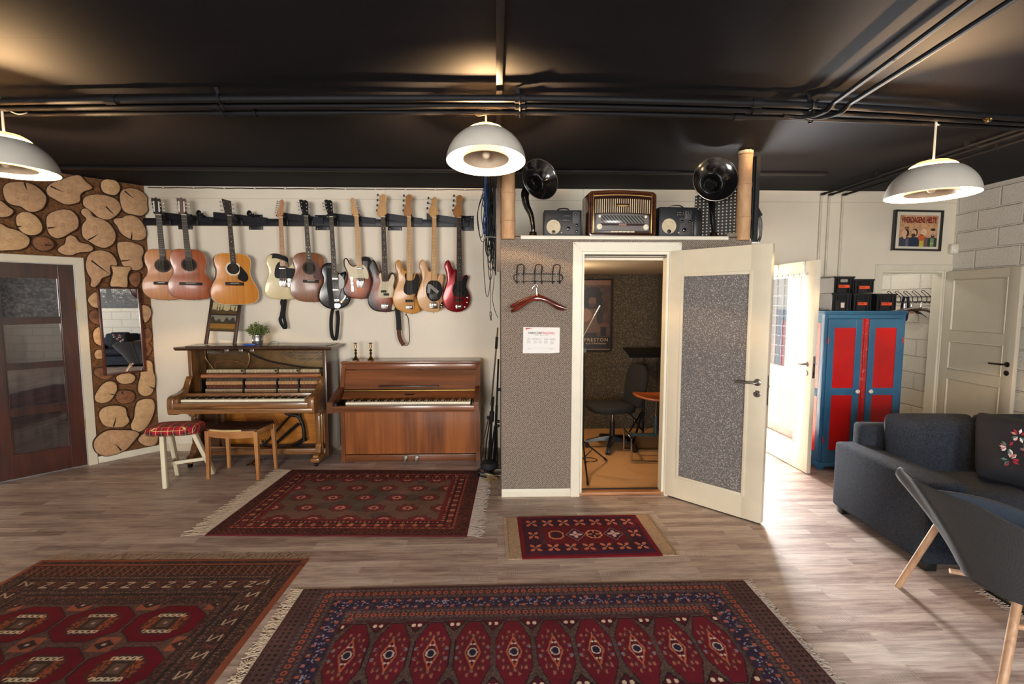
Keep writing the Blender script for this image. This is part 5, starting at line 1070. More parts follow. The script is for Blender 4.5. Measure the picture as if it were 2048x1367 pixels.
# candlesticks
cp = onY(712, 725, 5.16); t = thing('candlestick', 'left one of two turned brass candlesticks on the closed piano', 'candlestick', (cp.x, 5.16, 1.035), 0, 'brass candlesticks')
H_ = onY(712, 685, 5.16).z-1.035; k = H_/.215
prof = [(.037, 0), (.038, .006), (.034, .012), (.026, .02), (.017, .034), (.012, .046), (.009, .052), (.012, .058), (.007, .064), (.011, .076), (.019, .086), (.011, .096), (.006, .104), (.009, .11), (.019, .122), (.011, .13), (.006, .137), (.006, .146), (.012, .152), (.012, .178), (.010, .186), (.010, .2), (.020, .208), (.021, .214), (.010, .215), (.009, .19), (.001, .19)]
q = MB(); q.lathe([(r, z*k) for r, z in prof[:7]], seg=28); q.build('base', brass, t)
q = MB(); q.lathe([(r, z*k) for r, z in prof[6:]], seg=28); q.build('stem', brass, t)
c2 = copy_tree(t); c2.location.x = onY(742, 725, 5.16).x; c2['label'] = 'right one of two turned brass candlesticks on the closed piano'
# washboard with a painted lake scene
ZL = TZ+.04; wy = 5.22
a0 = onY(412, 692, wy-.06); a1 = onY(469, 692, wy-.06); b0 = onY(427, 590, wy+.09); b1 = onY(483, 590, wy+.09)
t = thing('painted_washboard', 'old washboard painted with a lakeside scene, leaning on the wall above the open piano', 'washboard', ((a0.x+a1.x)/2, wy-.06, ZL))
wv = Vector((.02, .14, b0.z-ZL)); L_ = wv.length+.02; zax = wv.normalized(); xax = Vector((1, 0, 0)); xax = (xax-zax*xax.dot(zax)).normalized(); yax = zax.cross(xax)
MW = frame((0, 0, 0), xax, yax, zax); hw_ = (a1.x-a0.x)/2
dkf = wood('washboard frame', C(36, 22, 18), C(72, 46, 36), (20, 20, 3), .5, .2)
for s in (-1, 1):
    q = MB(); q.T = MW; q.box(s*hw_-.016, s*hw_+.016, -.012, .012, .0, L_, .004); q.build('frame_post', dkf, t)
q = MB(); q.T = MW; q.box(-hw_, hw_, -.007, .007, .14, .152); q.build('lower_rung', dkf, t)
def lake(U, V):
    h = V.max(); w = U.max(); rng = np.random.RandomState(3); nz = rng.rand(*U.shape)
    c = np.zeros(U.shape+(3,)); v = V/h; u = U/w
    def put(m, col, j=.08):
        for k in range(3): c[..., k] = np.where(m, col[k]/255*(1-j+2*j*nz), c[..., k])
    put(v >= 0, (70, 64, 30)); put(v > .05, (150, 110, 50)); put((v > .18), (64, 52, 34)); put(v > .24, (150, 148, 130))
    put((v > .24)&(v < .3+.05*np.sin(u*23)+.04*np.sin(u*9+1)), (58, 60, 54), .3); put((v > .42)&(v < .46), (46, 34, 24)); put(v > .46, (96, 74, 40), .25)
    put(v > .56+.02*np.sin(u*19), (222, 206, 160)); put(v > .73+.05*np.cos(u*3), (150, 160, 140)); put(v > .83, (92, 116, 112))
    for x0 in (.2, .3, .42, .72, .9): put((abs(u-x0) < .035*(1-(v-.5)/.27))&(v > .5)&(v < .75), (96, 78, 44), .3)
    c *= (.86+.14*np.sin(V/.0095*2*PI))[..., None]; return c
q = painted('painted_panel', 2*hw_-.03, L_-.165, 60, 150, lake, VP, t, MW @ frame((0, -.006, .15+(L_-.165)/2), (1, 0, 0), (0, 0, 1), (0, -1, 0)), hfun=lambda U, V: .002*np.sin(V/.0095*2*PI))
# potted plant
pc = onY(516, 697, 5.08); t = thing('potted_plant', 'small green bushy plant in a zinc pot on the open piano', 'potted plant', (pc.x, 5.08, ZL), 0)
zinc = M_('galvanised zinc', C(168, 168, 168), .3, .9, var=.25, vs=30)
q = MB(); q.lathe([(.046, 0), (.048, .004), (.054, .04), (.055, .043), (.054, .046), (.062, .095), (.065, .098), (.0645, .103), (.060, .103), (.056, .06), (.001, .06)], seg=32); q.build('pot', zinc, t)
q = MB(); q.lathe([(.0, .08), (.057, .08), (.055, .092), (.02, .096), (.001, .096)], seg=16); q.build('soil', M_('soil', C(50, 38, 28), .95), t)
leafm = M_('leaf green', C(92, 112, 58), .6, var=.45, vs=60); stm = M_('stem green', C(84, 90, 50), .7)
rr = random.Random(5); fo = MB(); stq = MB()
for k in range(60):
    a = rr.random()*2*PI; tl_ = rr.random(); r = .125*math.sqrt(tl_); h = .115+.105*(1-.75*tl_)*rr.uniform(.85, 1.1)
    tip = Vector((r*math.cos(a), r*math.sin(a)*.8, h)); b0_ = Vector((.03*math.cos(a)*tl_, .03*math.sin(a)*tl_, .09)); stq.cyl(b0_, tip, .0012, seg=4)
    for j in range(15):
        f0 = rr.uniform(.35, 1.08); p = b0_.lerp(tip, f0)+Vector([rr.uniform(-.014, .014) for _ in range(3)]); s_ = rr.uniform(.006, .0105); d = Vector([rr.uniform(-1, 1) for _ in range(3)]).normalized(); e_ = d.orthogonal().normalized()*s_*.6; n_ = d.cross(e_).normalized()*.0012
        A_ = p+d*s_; B_ = p-d*s_; fo.rings([[B_+n_*.3, B_-n_*.3, B_-n_*.31], [p+e_, p-n_, p-e_], [A_, A_-n_*.2, A_-n_*.3]]) if 0 else [fo._f([fo._v(v) for v in f]) for f in ((B_, p+e_, A_, p-e_+n_),)]
stq.build('stem', stm, t, smooth=0); o = fo.build('foliage', leafm, t, smooth=0)
# blue tape holder and a wire loop on the lid
pc = onY(525, 693, 4.98); t = thing('blue_pen', 'blue pen-like tool lying on the open piano left of the zinc pot', 'pen', (onY(487, 693, 4.98).x, 4.98, ZL+.011), 0)
q = MB(); blue = M_('blue plastic', C(50, 84, 170), .35); q.lathe([(.003, 0), (.010, .006), (.011, .02), (.011, .105), (.009, .11)], axis=(1, .08, 0), seg=12); q.build('barrel', blue, t); q = MB(); q.lathe([(.009, .11), (.008, .13), (.004, .138), (.0, .139)], axis=(1, .08, 0), seg=12); q.build('cap', M_('dark blue plastic', C(24, 40, 90), .4), t)
t = thing('wire_loop', 'thin black wire bent into a loop on the piano lid right of the zinc pot', 'wire', (onY(540, 692, 4.95).x, 4.95, ZL))
q = MB(); q.tube(spline([(-.01, -.05, -.03), (-.012, -.035, .0), (.01, -.01, .035), (.05, 0, .05), (.085, .01, .035), (.07, .02, .005), (.04, .03, .003)], 6, False), .002, 6); q.build('wire', black, t)

# ================================================================ STOOLS
tart, nt, b = nodes('tartan'); tc = N(nt, 'ShaderNodeTexCoord'); sp = N(nt, 'ShaderNodeSeparateXYZ'); nt.links.new(tc.outputs['Object'], sp.inputs[0])
def stripe(src, freq, ph, stops):
    m1 = N(nt, 'ShaderNodeMath', operation='MULTIPLY_ADD'); nt.links.new(src, m1.inputs[0]); m1.inputs[1].default_value = freq; m1.inputs[2].default_value = ph
    m2 = N(nt, 'ShaderNodeMath', operation='FRACT'); nt.links.new(m1.outputs[0], m2.inputs[0]); return ramp(nt, m2.outputs[0], stops, 'CONSTANT')
add_ = N(nt, 'ShaderNodeMath', operation='SUBTRACT'); nt.links.new(sp.outputs['Y'], add_.inputs[0]); nt.links.new(sp.outputs['Z'], add_.inputs[1])
rd, bk, gn, yl, wh = C(176, 22, 34), C(28, 20, 24), C(36, 46, 36), C(214, 190, 120), C(214, 200, 190)
a = stripe(sp.outputs['X'], 10.5, .2, [(0, rd), (.34, bk), (.42, rd), (.47, bk), (.56, gn), (.74, bk), (.86, rd)]); c = stripe(add_.outputs[0], 10.5, .1, [(0, rd), (.34, bk), (.42, rd), (.47, bk), (.56, gn), (.74, bk), (.86, rd)])
m1 = mix(nt, a, c, .5); l1 = stripe(sp.outputs['X'], 10.5, .2, [(0, (0, 0, 0, 1)), (.17, (1, 1, 1, 1)), (.20, (0, 0, 0, 1)), (.64, (1, 1, 1, 1)), (.66, (0, 0, 0, 1))]); l2 = stripe(add_.outputs[0], 10.5, .1, [(0, (0, 0, 0, 1)), (.17, (1, 1, 1, 1)), (.20, (0, 0, 0, 1)), (.64, (1, 1, 1, 1)), (.66, (0, 0, 0, 1))])
m2 = mix(nt, m1, wh, l1); 
m3 = mix(nt, m2, yl, l2); nt.links.new(m3, b.inputs['Base Color']); b.inputs['Roughness'].default_value = .9
chip = M_('chipped cream paint', C(226, 218, 190), .5, var=.06, bp=.2, bs_=30)
ta = onZ(331, 976); t = thing('tartan_stool', 'stool with a red tartan padded seat on splayed chipped cream legs', 'stool', (-2.93, 4.43, 0), R(8))
feet = [onZ(335, 974), onZ(345, 948), onZ(425, 943)]
sz = onY(350, 868, 4.40).z
def loc2(p, o): 
    v = Vector(p)-o.location; v.rotate(Matrix.Rotation(-o.rotation_euler.z, 3, 'Z')); return v
sx0, sx1 = -.235, .215
q = MB(); rg = []
for z, ins in ((0, .03), (.01, .008), (.035, 0), (.06, .006), (.08, .03), (.088, .09)):
    O = [(x*(1-ins/.23), y*(1-ins/.16)) for x, y in [(.225*(abs(math.cos(a))**.5)*(1 if math.cos(a) > 0 else -1), .15*(abs(math.sin(a))**.5)*(1 if math.sin(a) > 0 else -1)) for a in np.linspace(0, 2*PI, 49)[:-1]]]
    rg.append([(x, y, .46+z+.012*(abs(x)/.225)**2*-1*0) for x, y in O])
q.rings(rg); q.build('seat', tart, t, smooth=60)
fr = onZ(428, 946); tops = [(-.08, -.07), (-.10, .10), (.13, .02)]; fts = [loc2((-2.935, 4.26, 0), t), loc2((-3.06, 4.62, 0), t), loc2((fr.x, fr.y, 0), t)]
legs = []
for (tx, ty), f in zip(tops, fts):
    q = MB(); q.beam((f.x, f.y, 0.004), (tx, ty, .463), .034, .05, (0, 1, 0), .003); q.build('leg', chip, t); legs.append((f, Vector((tx, ty, .475))))
def lp(i, h): f, tp = legs[i]; return Vector((f.x, f.y, 0)).lerp(tp, h/.475)
for i, j in ((0, 1),):
    q = MB(); q.beam(lp(i, .17), lp(j, .17), .02, .03, (0, 0, 1), .002); q.build('stretcher', chip, t)
q = MB(); q.beam((lp(0, .17)+lp(1, .17))/2, lp(2, .17), .025, .03, (0, 0, 1), .002); q.build('stretcher', chip, t)
# beech stool with brown leather seat
bee = wood('beech', C(156, 100, 56), C(196, 142, 88), (26, 26, 2.6), .4, .3); beeh = wood('beech along', C(150, 96, 54), C(196, 142, 88), (2.6, 26, 26), .4, .3)
leather = M_('worn brown leather', C(58, 36, 30), .45, var=.25, bp=.3, bs_=90)
fa, fb_, fc, fd = onZ(412, 958), onZ(517, 960), onZ(461, 934), onZ(555, 936)
cen = (fa+fb_+fc+fd)/4; t = thing('beech_stool', 'square beech stool with a worn dark brown leather seat', 'stool', (cen.x, cen.y, 0)); rzz = math.atan2((fb_-fa).y, (fb_-fa).x); t.rotation_euler = (0, 0, rzz)
hx = (fb_-fa).length/2; hy = ((fc-fa).length+(fd-fb_).length)/4; hs = onY(500, 858, fa.y).z
hs = .468
for sx, sy in ((-1, -1), (1, -1), (-1, 1), (1, 1)):
    q = MB(); q.rings([[(sx*(hx-.012)+a*.013, sy*(hy-.012)+b_*.013, 0) for a, b_ in ((-1, -1), (1, -1), (1, 1), (-1, 1))], [(sx*(hx-.02)+a*.02, sy*(hy-.02)+b_*.02, hs-.01) for a, b_ in ((-1, -1), (1, -1), (1, 1), (-1, 1))]]); q.build('leg', bee, t, bev=.003)
for sy in (-1, 1):
    q = MB(); O = [(-hx+.03, hs-.06), (-hx*.4, hs-.078), (hx*.4, hs-.078), (hx-.03, hs-.06), (hx-.03, hs), (hx*.4, hs-.008), (-hx*.4, hs-.008), (-hx+.03, hs)]; O = spline(O[:4], 6, False)+spline(O[4:], 6, False); Y0 = sy*(hy-.02); q.prism(O, [(0, -Y0-.012), (0, -Y0+.012)], FXZ); q.build('apron', beeh, t, smooth=40)
for sx in (-1, 1):
    q = MB(); q.box(sx*(hx-.02)-.012, sx*(hx-.02)+.012, -hy+.03, hy-.03, hs-.055, hs, .003); q.build('apron', beeh, t)
q = MB(); q.rings([[(x, y, hs-.004+z-(.01*(1-(x/hx)**2))) for x, y in [(-hx+.012+i*(2*hx-.024)/8, -hy+.01) for i in range(9)]+[(hx-.012-i*(2*hx-.024)/8, hy-.01) for i in range(9)]] for z in (0, .02)]); q.build('seat', leather, t, bev=.004)
q = MB(); q.ribbon([(-hx+.05+i*.03, -hy+.006, hs-.001-.006*math.sin(PI*i/10)) for i in range(11)], .018, .004, (0, -.3, 1)); q.build('frayed_edge', M_('hessian edge', C(206, 176, 120), .9), t)
# ================================================================ RUGS
def hsh(a, b, s=0):
    v = np.sin(a*12.9898+b*78.233+s*37.719)*43758.5453; return v-np.floor(v)
def vn(U, V, f, s=0):      # smooth value noise
    x, y = U*f, V*f; xi, yi = np.floor(x), np.floor(y); fx, fy = x-xi, y-yi; fx = fx*fx*(3-2*fx); fy = fy*fy*(3-2*fy)
    return (hsh(xi, yi, s)*(1-fx)+hsh(xi+1, yi, s)*fx)*(1-fy)+(hsh(xi, yi+1, s)*(1-fx)+hsh(xi+1, yi+1, s)*fx)*fy
def RGB(*c): return np.array(c)/255.
def put(c, m, col): c[m] = RGB(*col)
def tri(x, p): return np.abs(((x/p) % 1)-.5)*2*p/2        # distance from the middle of each cell, 0..p/2
def cell(x, p): return (x % p)-p/2
def knots(U, V, k): return np.round(U/k)*k, np.round(V/k)*k
def age(c, U, V, a=.16):
    n = vn(U, V, 5)*.5+vn(U, V, 14, 3)*.3+hsh(np.round(U*300), np.round(V*300))*.2
    r = vn(U*.2, V, 60, 9)
    return c*(1-a+2*a*n)[..., None]*(.95+.08*r)[..., None]
def edges(U, V, w, h): return np.minimum(U, w-U), np.minimum(V, h-V)
def band_dots(c, s, t, p, r, col, col2=None):
    """s along, t across (0 in the middle)"""
    d = np.abs(cell(s, p))+np.abs(t)*.9
    put(c, d < r, col)
    if col2: put(c, d < r*.45, col2)
def rug_a(U, V):
    w, h = WA, HA; U0, V0 = U, V; U, V = knots(U, V, .005); c = np.zeros(U.shape+(3,)); put(c, U > -1, (58, 34, 34))
    ex, ey = edges(U, V, w, h); e = np.minimum(ex, ey); s = np.where(ex < ey, V, U)
    put(c, ((cell(U+V, .036)**2 < .0028**2) | (cell(U-V, .036)**2 < .0028**2)) & (e < .11) & (hsh(np.floor((U+V)/.018), np.floor((U-V)/.018)) > .35), (132, 72, 66))
    put(c, (hsh(np.floor((U+V)/.036), np.floor((U-V)/.036), 4) > .8) & (e < .11) & (e > .015), (160, 112, 92)) if 0 else None
    put(c, e < .012, (92, 34, 40))
    put(c, (e > .105) & (e < .13), (128, 56, 58)); put(c, (e > .112) & (e < .123) & (np.abs(cell(s, .05)) < .006), (172, 120, 100))
    put(c, (e > .13) & (e < .19), (54, 30, 32))
    t = e-.16; a_ = np.abs(cell(s, .094)); put(c, (a_+np.abs(t) < .03), (112, 42, 48)); put(c, (np.maximum(a_, np.abs(t)) < .018), (176, 122, 90)); put(c, (a_+np.abs(t) < .014), (76, 34, 34)); put(c, (a_ < .004) & (abs(t) < .02), (200, 150, 110))
    put(c, (np.abs(cell(s+.047, .094)) < .02) & (abs(t) < .018), (110, 40, 48))
    put(c, (e > .19) & (e < .225), (60, 34, 36)); t = e-.208; k = np.floor(s/.032); hh = hsh(k, k*0+3)
    m = (np.abs(cell(s, .032))+np.abs(t)*.8 < .012); put(c, m, (176, 110, 92)); put(c, m & (hh > .5), (150, 48, 58)); put(c, m & (hh > .8), (150, 140, 110))
    put(c, (e > .225) & (e < .262), (116, 40, 48)); put(c, (e > .225) & (e < .26) & (tri(s, .03) > (e-.225)*.5+.003) & (np.abs(cell(s, .06)) < .012), (96, 30, 38))
    f = e > .255; n = vn(U0, V0, 9)*.6+vn(U0, V0, 22, 2)*.4
    base = RGB(104, 88, 76)[None, None]*(1-n[..., None])+RGB(122, 92, 82)[None, None]*n[..., None]; c[f] = base[f]; put(c, f & (vn(U0, V0, 6, 7) > .66), (88, 80, 74))
    fw, fh = w-.51, h-.51; px, py = fw/5, fh/2.
    for j in range(5):
        y = .255+fh*j/4
        for i in range(7):
            x = .255+px*(i+(0 if j % 2 else .5)-.0)
            dx, dy = (U-x)/1.0, (V-y)/.78; r = np.hypot(dx, dy); an = np.arctan2(dy, dx); rr = r*(1+.10*np.cos(8*an))
            put(c, f & (rr < .088), (90, 26, 34)); put(c, f & (rr < .074), (112, 88, 78)); put(c, f & (rr < .066), (104, 30, 40)); put(c, f & (rr < .05), (142, 56, 66)); put(c, f & (rr < .038) & (np.abs(dx)+np.abs(dy) > .026), (196, 150, 130)); put(c, f & (np.abs(dx)+np.abs(dy) < .024), (120, 36, 48))
    return age(c, U0, V0)
def bowtie(c, dx, dy, a, b, col):
    put(c, (np.abs(dx) < a) & (np.abs(dy) < b) & (np.abs(dy) > b*.12) & (np.abs(dx) < np.abs(dy)/b*a) & (np.abs(dy) > .006), col) if 0 else put(c, (np.abs(dx) < a) & (np.abs(dy) < b) & (np.abs(dy)/b+np.abs(np.abs(dx)-a)/a*1.0 > .0) & (np.abs(np.abs(dy)/b-np.abs(dx)/a) < .42) & (np.abs(dx) > a*.16) & (np.abs(dy) > b*.2), col)
    put(c, (np.abs(dx) < a*.12) & (np.abs(dy) < b), (40, 26, 48)); put(c, (np.hypot(dx, dy) < a*.14), (206, 190, 190))
def rug_b(U, V):
    w, h = WB, HB; U0, V0 = U, V; U, V = knots(U, V, .004); c = np.zeros(U.shape+(3,)); put(c, U > -1, (110, 20, 34)); ex, ey = edges(U, V, w, h); e = np.minimum(ex, ey)
    put(c, e > .03, (58, 22, 44)); put(c, (V < .075) & (e > .03), (52, 28, 62)); n = vn(U0, V0, 12); put(c, (e > .03) & (n > .72), (84, 24, 44))
    put(c, (ex > .14) & (ey > .17), (98, 20, 36))
    org = (206, 124, 92)
    for y in (h-.115, .125):
        for i in range(7): bowtie(c, U-(.1+i*(w-.2)/6), V-y, .038, .045, org)
    for x in (.1, w-.1): bowtie(c, (V-h/2), U-x, .038, .038, org) if 0 else bowtie(c, U-x, V-h/2, .036, .05, org)
    for i, x in enumerate((.26, .40, .53, .67)):
        x = x*w/.92; dx, dy = U-x, V-h/2
        if i in (0, 2):
            d = np.maximum(np.maximum(np.abs(dx)/.055, np.abs(dy)/.062), (np.abs(dx)/.055+np.abs(dy)/.062)*.68); put(c, d < 1, (214, 146, 98)); put(c, d < .8, (66, 22, 40))
            if i == 2: put(c, ((np.abs(dx) < .005) | (np.abs(dy) < .006)) & (d < .9), (214, 146, 98))
            put(c, np.hypot(dx, dy*.8) < .014, (40, 24, 46))
        else:
            d = np.abs(dx)/.072+np.abs(dy)/.092; put(c, (d < 1) & (d > .93), (176, 158, 160)); put(c, d < .9, (70, 22, 42)); r = np.hypot(dx, dy*.9); an = np.arctan2(dy*.9, dx)
            put(c, (r < .034+.012*np.cos(4*an)) & (r > .006), (226, 206, 198)); put(c, (r < .03) & (np.cos(4*an+PI) > .72), (176, 60, 70))
    put(c, (np.abs(ex-.16) < .01) & (hsh(np.floor(V/.02), 0*V) > .5) & (ey > .15), (48, 60, 66))
    return age(c, U0, V0, .12)
def rug_c(U, V):
    w, h = WC, HCc; U0, V0 = U, V; U, V = knots(U, V, .004); c = np.zeros(U.shape+(3,)); put(c, U > -1, (56, 42, 42)); ex, ey = edges(U, V, w, h); e = np.minimum(ex, ey)
    sp = hsh(np.floor(U/.008), np.floor(V/.008)); put(c, sp > .55, (80, 58, 54)); put(c, sp > .8, (38, 28, 30)); put(c, sp > .93, (112, 84, 72))
    rust = (134, 76, 56)
    T = ey
    top = ey < (ex*.5/.33) 
    # end border (far and near): bands
    L = (ey > .075) & (ey < .185) & (ex > .03); put(c, L, (92, 62, 54)); put(c, L & (np.abs(cell(U+V*1.0, .034)) < .006), (40, 28, 28)); put(c, L & (np.abs(cell(U-V*.6, .026)) < .004), (52, 34, 32)); put(c, L & (np.abs(cell(U, .052)) < .003), (134, 84, 66))
    for s, q, lim in ((U, ey, top), (V, ex, ~top)):
        for o in ((.21, .36) if q is ey else (.09, .23)):
            put(c, lim & (np.abs(q-o-.02) < .0025) & (e > .03), (30, 24, 28)); put(c, lim & (np.hypot(cell(s, .02), q-o) < .006) & (q > .06), (120, 96, 88)); put(c, lim & (np.hypot(cell(s+.01, .02), q-o-.045) < .005) & (q > .06), (112, 60, 50))
        o = .285 if q is ey else .16
        a, b_ = cell(s, .118), (q-o)
        dg = np.abs(a*1.1+b_*(1 if q is ey else 1)) ; m = lim & (np.abs(b_) < .03) & (np.abs(a) < .024)
        put(c, m & ((dg < .006) | ((np.abs(np.abs(b_)-.026) < .005) & (np.abs(a) < .022))), (184, 162, 138)); put(c, lim & (np.abs(b_) < .03) & (np.abs(a) > .04) & (sp > .5), (104, 58, 46))
    # field
    fx0 = .30; fy0 = .47; f = (ex > fx0) & (ey > fy0)
    put(c, f, (92, 70, 64)); put(c, f & (sp > .6), (74, 54, 50)); gx, gy = (w-2*fx0)/3., .31
    a, b_ = cell(U-fx0, gx), cell(h-fy0-V, gy)
    ax, ay = np.abs(a), np.abs(b_); d = np.maximum(np.maximum(ax/(gx*.47), ay/(gy*.44)), (ax/(gx*.47)+ay/(gy*.44))*.70)
    put(c, f & (d < 1.03), (36, 24, 26)); put(c, f & (d < 1), (94, 8, 28))
    r = np.maximum(ax/.105, ay/.088); r2 = np.maximum(r, (ax/.105+ay/.088)*.66)*(1+.05*np.sign(np.sin(np.arctan2(b_, a)*22)))
    put(c, f & (r2 < 1), (60, 44, 40)); put(c, f & (r2 < .9) & (ax > .05), (140, 76, 44)); put(c, f & (r2 < .9) & (ax > .05) & (sp > .6), (70, 40, 34)); put(c, f & (r2 < .95) & (np.abs(ay-.062) < .012) & (ax < .075) & (np.abs(np.abs(cell(a, .03))-np.abs(ay-.062)) < .006), (208, 188, 158)); put(c, f & (ax < .03) & (ay < .03), (96, 74, 64)); put(c, f & (ax < .008) & (ay < .008), (170, 150, 130))
    a2, b2 = cell(U-fx0+gx/2, gx), cell(h-fy0-V+gy/2, gy); m = f & (np.abs(a2) < .055) & (np.abs(b2) < .05) & (d > 1.1); put(c, m, (146, 84, 62)); put(c, m & (np.abs(a2)/.05+np.abs(b2)/.035 < 1) , (52, 36, 36)); put(c, m & (np.hypot(a2, b2) < .01), (190, 160, 140))
    put(c, (e < .03), rust); put(c, (ey > .06) & (ey < .077) & (ex > .02), rust); put(c, (ey > .077) & (ey < .083), (36, 26, 26))
    return age(c, U0, V0, .14)
def rug_d(U, V):
    w, h = WD, HD; U0, V0 = U, V; U, V = knots(U, V, .004); c = np.zeros(U.shape+(3,)); put(c, U > -1, (66, 50, 54)); ex, ey = edges(U, V, w, h); exb = ex-.10
    sp = hsh(np.floor(U/.008), np.floor(V/.008)); put(c, sp > .6, (84, 64, 66)); put(c, sp > .85, (50, 38, 46))
    side = (exb < ey*.95); q = np.where(side, exb, ey); s = np.where(side, V, U)
    put(c, (ex < .10), (84, 62, 62)); put(c, (ex < .10) & (ex > .015) & (np.abs(cell(V, .03)) < .007) & (np.abs(cell(ex, .03)) < .008), (34, 28, 34))
    def rings(o, p, r, col, cin):
        d = np.hypot(cell(s, p), q-o); m = (ex > .1)|(ey < .3)
        put(c, (d < r) & (ex > .10), col); put(c, (d < r*.45) & (ex > .10), cin)
    put(c, (np.abs(q-.155) < .045) & (ex > .1), (46, 38, 66)); put(c, (np.abs(q-.155) < .045) & (ex > .1) & (np.abs(cell(s+q*1.0, .13)) < .012), (66, 52, 60)); put(c, (np.abs(q-.155) < .04) & (ex > .1) & (np.abs(cell(s-q, .065)) < .006), (28, 26, 44))
    put(c, (np.abs(np.abs(q-.155)-.028) < .010) & (ex > .1) & (np.abs(cell(s, .065)+np.where(q > .155, .012, -.012)) < .009), (168, 90, 66)); put(c, (np.abs(q-.155) < .03) & (sp > .88) & (ex > .1), (150, 146, 170))
    for o in (.028, .095, .22, .275): rings(o, .026, .009, (104, 88, 92), (56, 44, 52))
    for o in (.062, .248): rings(o, .04, .015, (164, 88, 68), (70, 40, 44))
    fx0, fy0 = .31, .31; f = (ex > fx0) & (ey > fy0); put(c, f, (74, 62, 60)); put(c, f & (sp > .55), (92, 78, 74))
    n = 10; gx = (w-2*fx0)/n; gy = .46; a, b_ = cell(U-fx0, gx), cell(h-fy0-V, gy); ax, ay = np.abs(a), np.abs(b_)
    d = np.maximum(np.maximum(ax/(gx*.43), ay/(gy*.47)), (ax/(gx*.43)+(ay/(gy*.47)))*.72)
    put(c, f & (d < 1.04), (36, 24, 30)); put(c, f & (d < 1), (100, 24, 42)); r = np.hypot(a, b_*.52); an = np.arctan2(b_*.52, a); rs = r*(1+.12*np.cos(12*an))
    put(c, f & (np.abs(rs-.066) < .005) & (np.cos(24*an) > -.3), (150, 104, 84)); put(c, f & (np.abs(rs-.056) < .003), (84, 52, 54)); hx = ax/.036+ay/.10; put(c, f & (np.abs(hx-1) < .12), (176, 104, 74)); put(c, f & (hx < .86), (84, 22, 40)); put(c, f & (np.hypot(a, b_*.8) < .024), (200, 186, 176)); put(c, f & (np.hypot(a, b_*.8) < .017), (40, 34, 58))
    put(c, f & (np.hypot(ax-.008, ay-.055) < .006), (206, 190, 180)); put(c, f & (np.hypot(ax-.074, ay-.03) < .008) & (sp > .2), (120, 122, 140))
    # corner triangles with pale birds
    a2 = cell(U-fx0+gx/2, gx); b2 = cell(h-fy0-V+gy/2, gy); dt = np.abs(a2)/(gx*.30)+np.abs(b2)/(gy*.17); put(c, f & (dt < 1), (78, 22, 38)); put(c, f & (np.abs(dt-1) < .08), (36, 24, 30))
    put(c, f & (np.hypot(np.abs(a2)-.016, (np.abs(b2)-.028)*.8) < .010), (224, 206, 184))
    put(c, np.minimum(ex, ey) < .012, (82, 38, 42))
    return age(c, U0, V0, .13)
def rug_e(U, V):
    c = np.zeros(U.shape+(3,)); put(c, U > -1, (40, 40, 36)); n = vn(U, V, 20); put(c, n > .5, (92, 92, 60)); put(c, n > .7, (28, 26, 30)); put(c, vn(U, V, 34, 4) > .78, (150, 140, 110)); e = np.minimum(*edges(U, V, 1.3, 1.0)); put(c, e < .03, (24, 22, 28)); return c
def fringe(parent, x, y0, y1, ln, dirx, col, z=.006, n=170, wild=.5, axis='x', w=.003, bandw=0, bandm=None):
    q = MB(); rr = random.Random(int(abs(x*1000)+n))
    if bandw:
        b_ = MB(); pts = (x, x+dirx*bandw); b_.box(min(pts), max(pts), y0, y1, 0.0005, .005) if axis == 'x' else b_.box(y0, y1, min(pts), max(pts), .0005, .005); b_.build('woven_end', bandm or col, parent, smooth=0); x = x+dirx*bandw
    for k in range(n):
        y = y0+(y1-y0)*(k+rr.random())/n; l = ln*rr.uniform(.6, 1.1); P = []; dy = 0
        for i in range(5):
            f = i/4; dy += rr.uniform(-1, 1)*.006*wild*(1 if i else 0)+ (.0); 
            p = (x+dirx*l*f, y+dy*(1+f*2), z*(1-f)*.9+.0035+rr.random()*.003)
            P.append(p if axis == 'x' else (p[1], p[0], p[2]))
        q.ribbon(P, w*rr.uniform(.7, 1.6), .0015, (0, 1, .1) if axis == 'x' else (1, 0, .1))
    o = q.build('fringe', col, parent, smooth=0); o['kind'] = 'stuff'; return o
fr_cream = M_('cream fringe', C(210, 190, 166), .95, var=.15, vs=60); fr_tan = M_('tan woven end', C(172, 144, 116), .95, var=.25, vs=80, bp=.4, bs_=200); fr_grey = M_('pale grey fringe', C(196, 182, 172), .95, var=.15, vs=60)
def rug(name, label, cx, cy, w, h, rz, func, nx, ny, th=.009, wav=.0025):
    t = thing(name, label, 'rug', (cx, cy, 0), rz)
    def hf(U, V):
        e = np.minimum(*edges(U, V, w, h)); return np.where(e > 1e-6, th+wav*(vn(U, V, 3.1, 5)-.3), .0006)
    painted('pile', w, h, nx, ny, func, VR, t, at(0, 0, 0), hf); return t
WA, HA = 1.86, 1.33
t = rug('oriental_rug', 'faded grey-brown oriental rug with red medallions in front of the two pianos', -1.115, 3.99, WA, HA, R(-2.3), rug_a, 465, 330)
fringe(t, -WA/2, -HA/2, HA/2, .17, -1, fr_cream, n=330, wild=1.3); fringe(t, WA/2, -HA/2, HA/2, .11, 1, fr_grey, n=300, wild=1.3)
WB, HB = .92, .60
t = rug('oriental_rug', 'small maroon rug with orange bow-tie motifs in front of the open booth door', .615, 3.288, WB, HB, R(.8), rug_b, 300, 200)
fringe(t, -WB/2, -HB/2, HB/2, .02, -1, fr_tan, n=120, wild=.4, bandw=.085); fringe(t, WB/2, -HB/2, HB/2, .02, 1, fr_tan, n=120, wild=.4, bandw=.095)
WC, HCc = 1.70, 2.45
t = rug('oriental_rug', 'dark brown rug with crimson octagons and a rust edge at the lower left', -2.085, 3.04-HCc/2, WC, HCc, R(-1.2), rug_c, 425, 612)
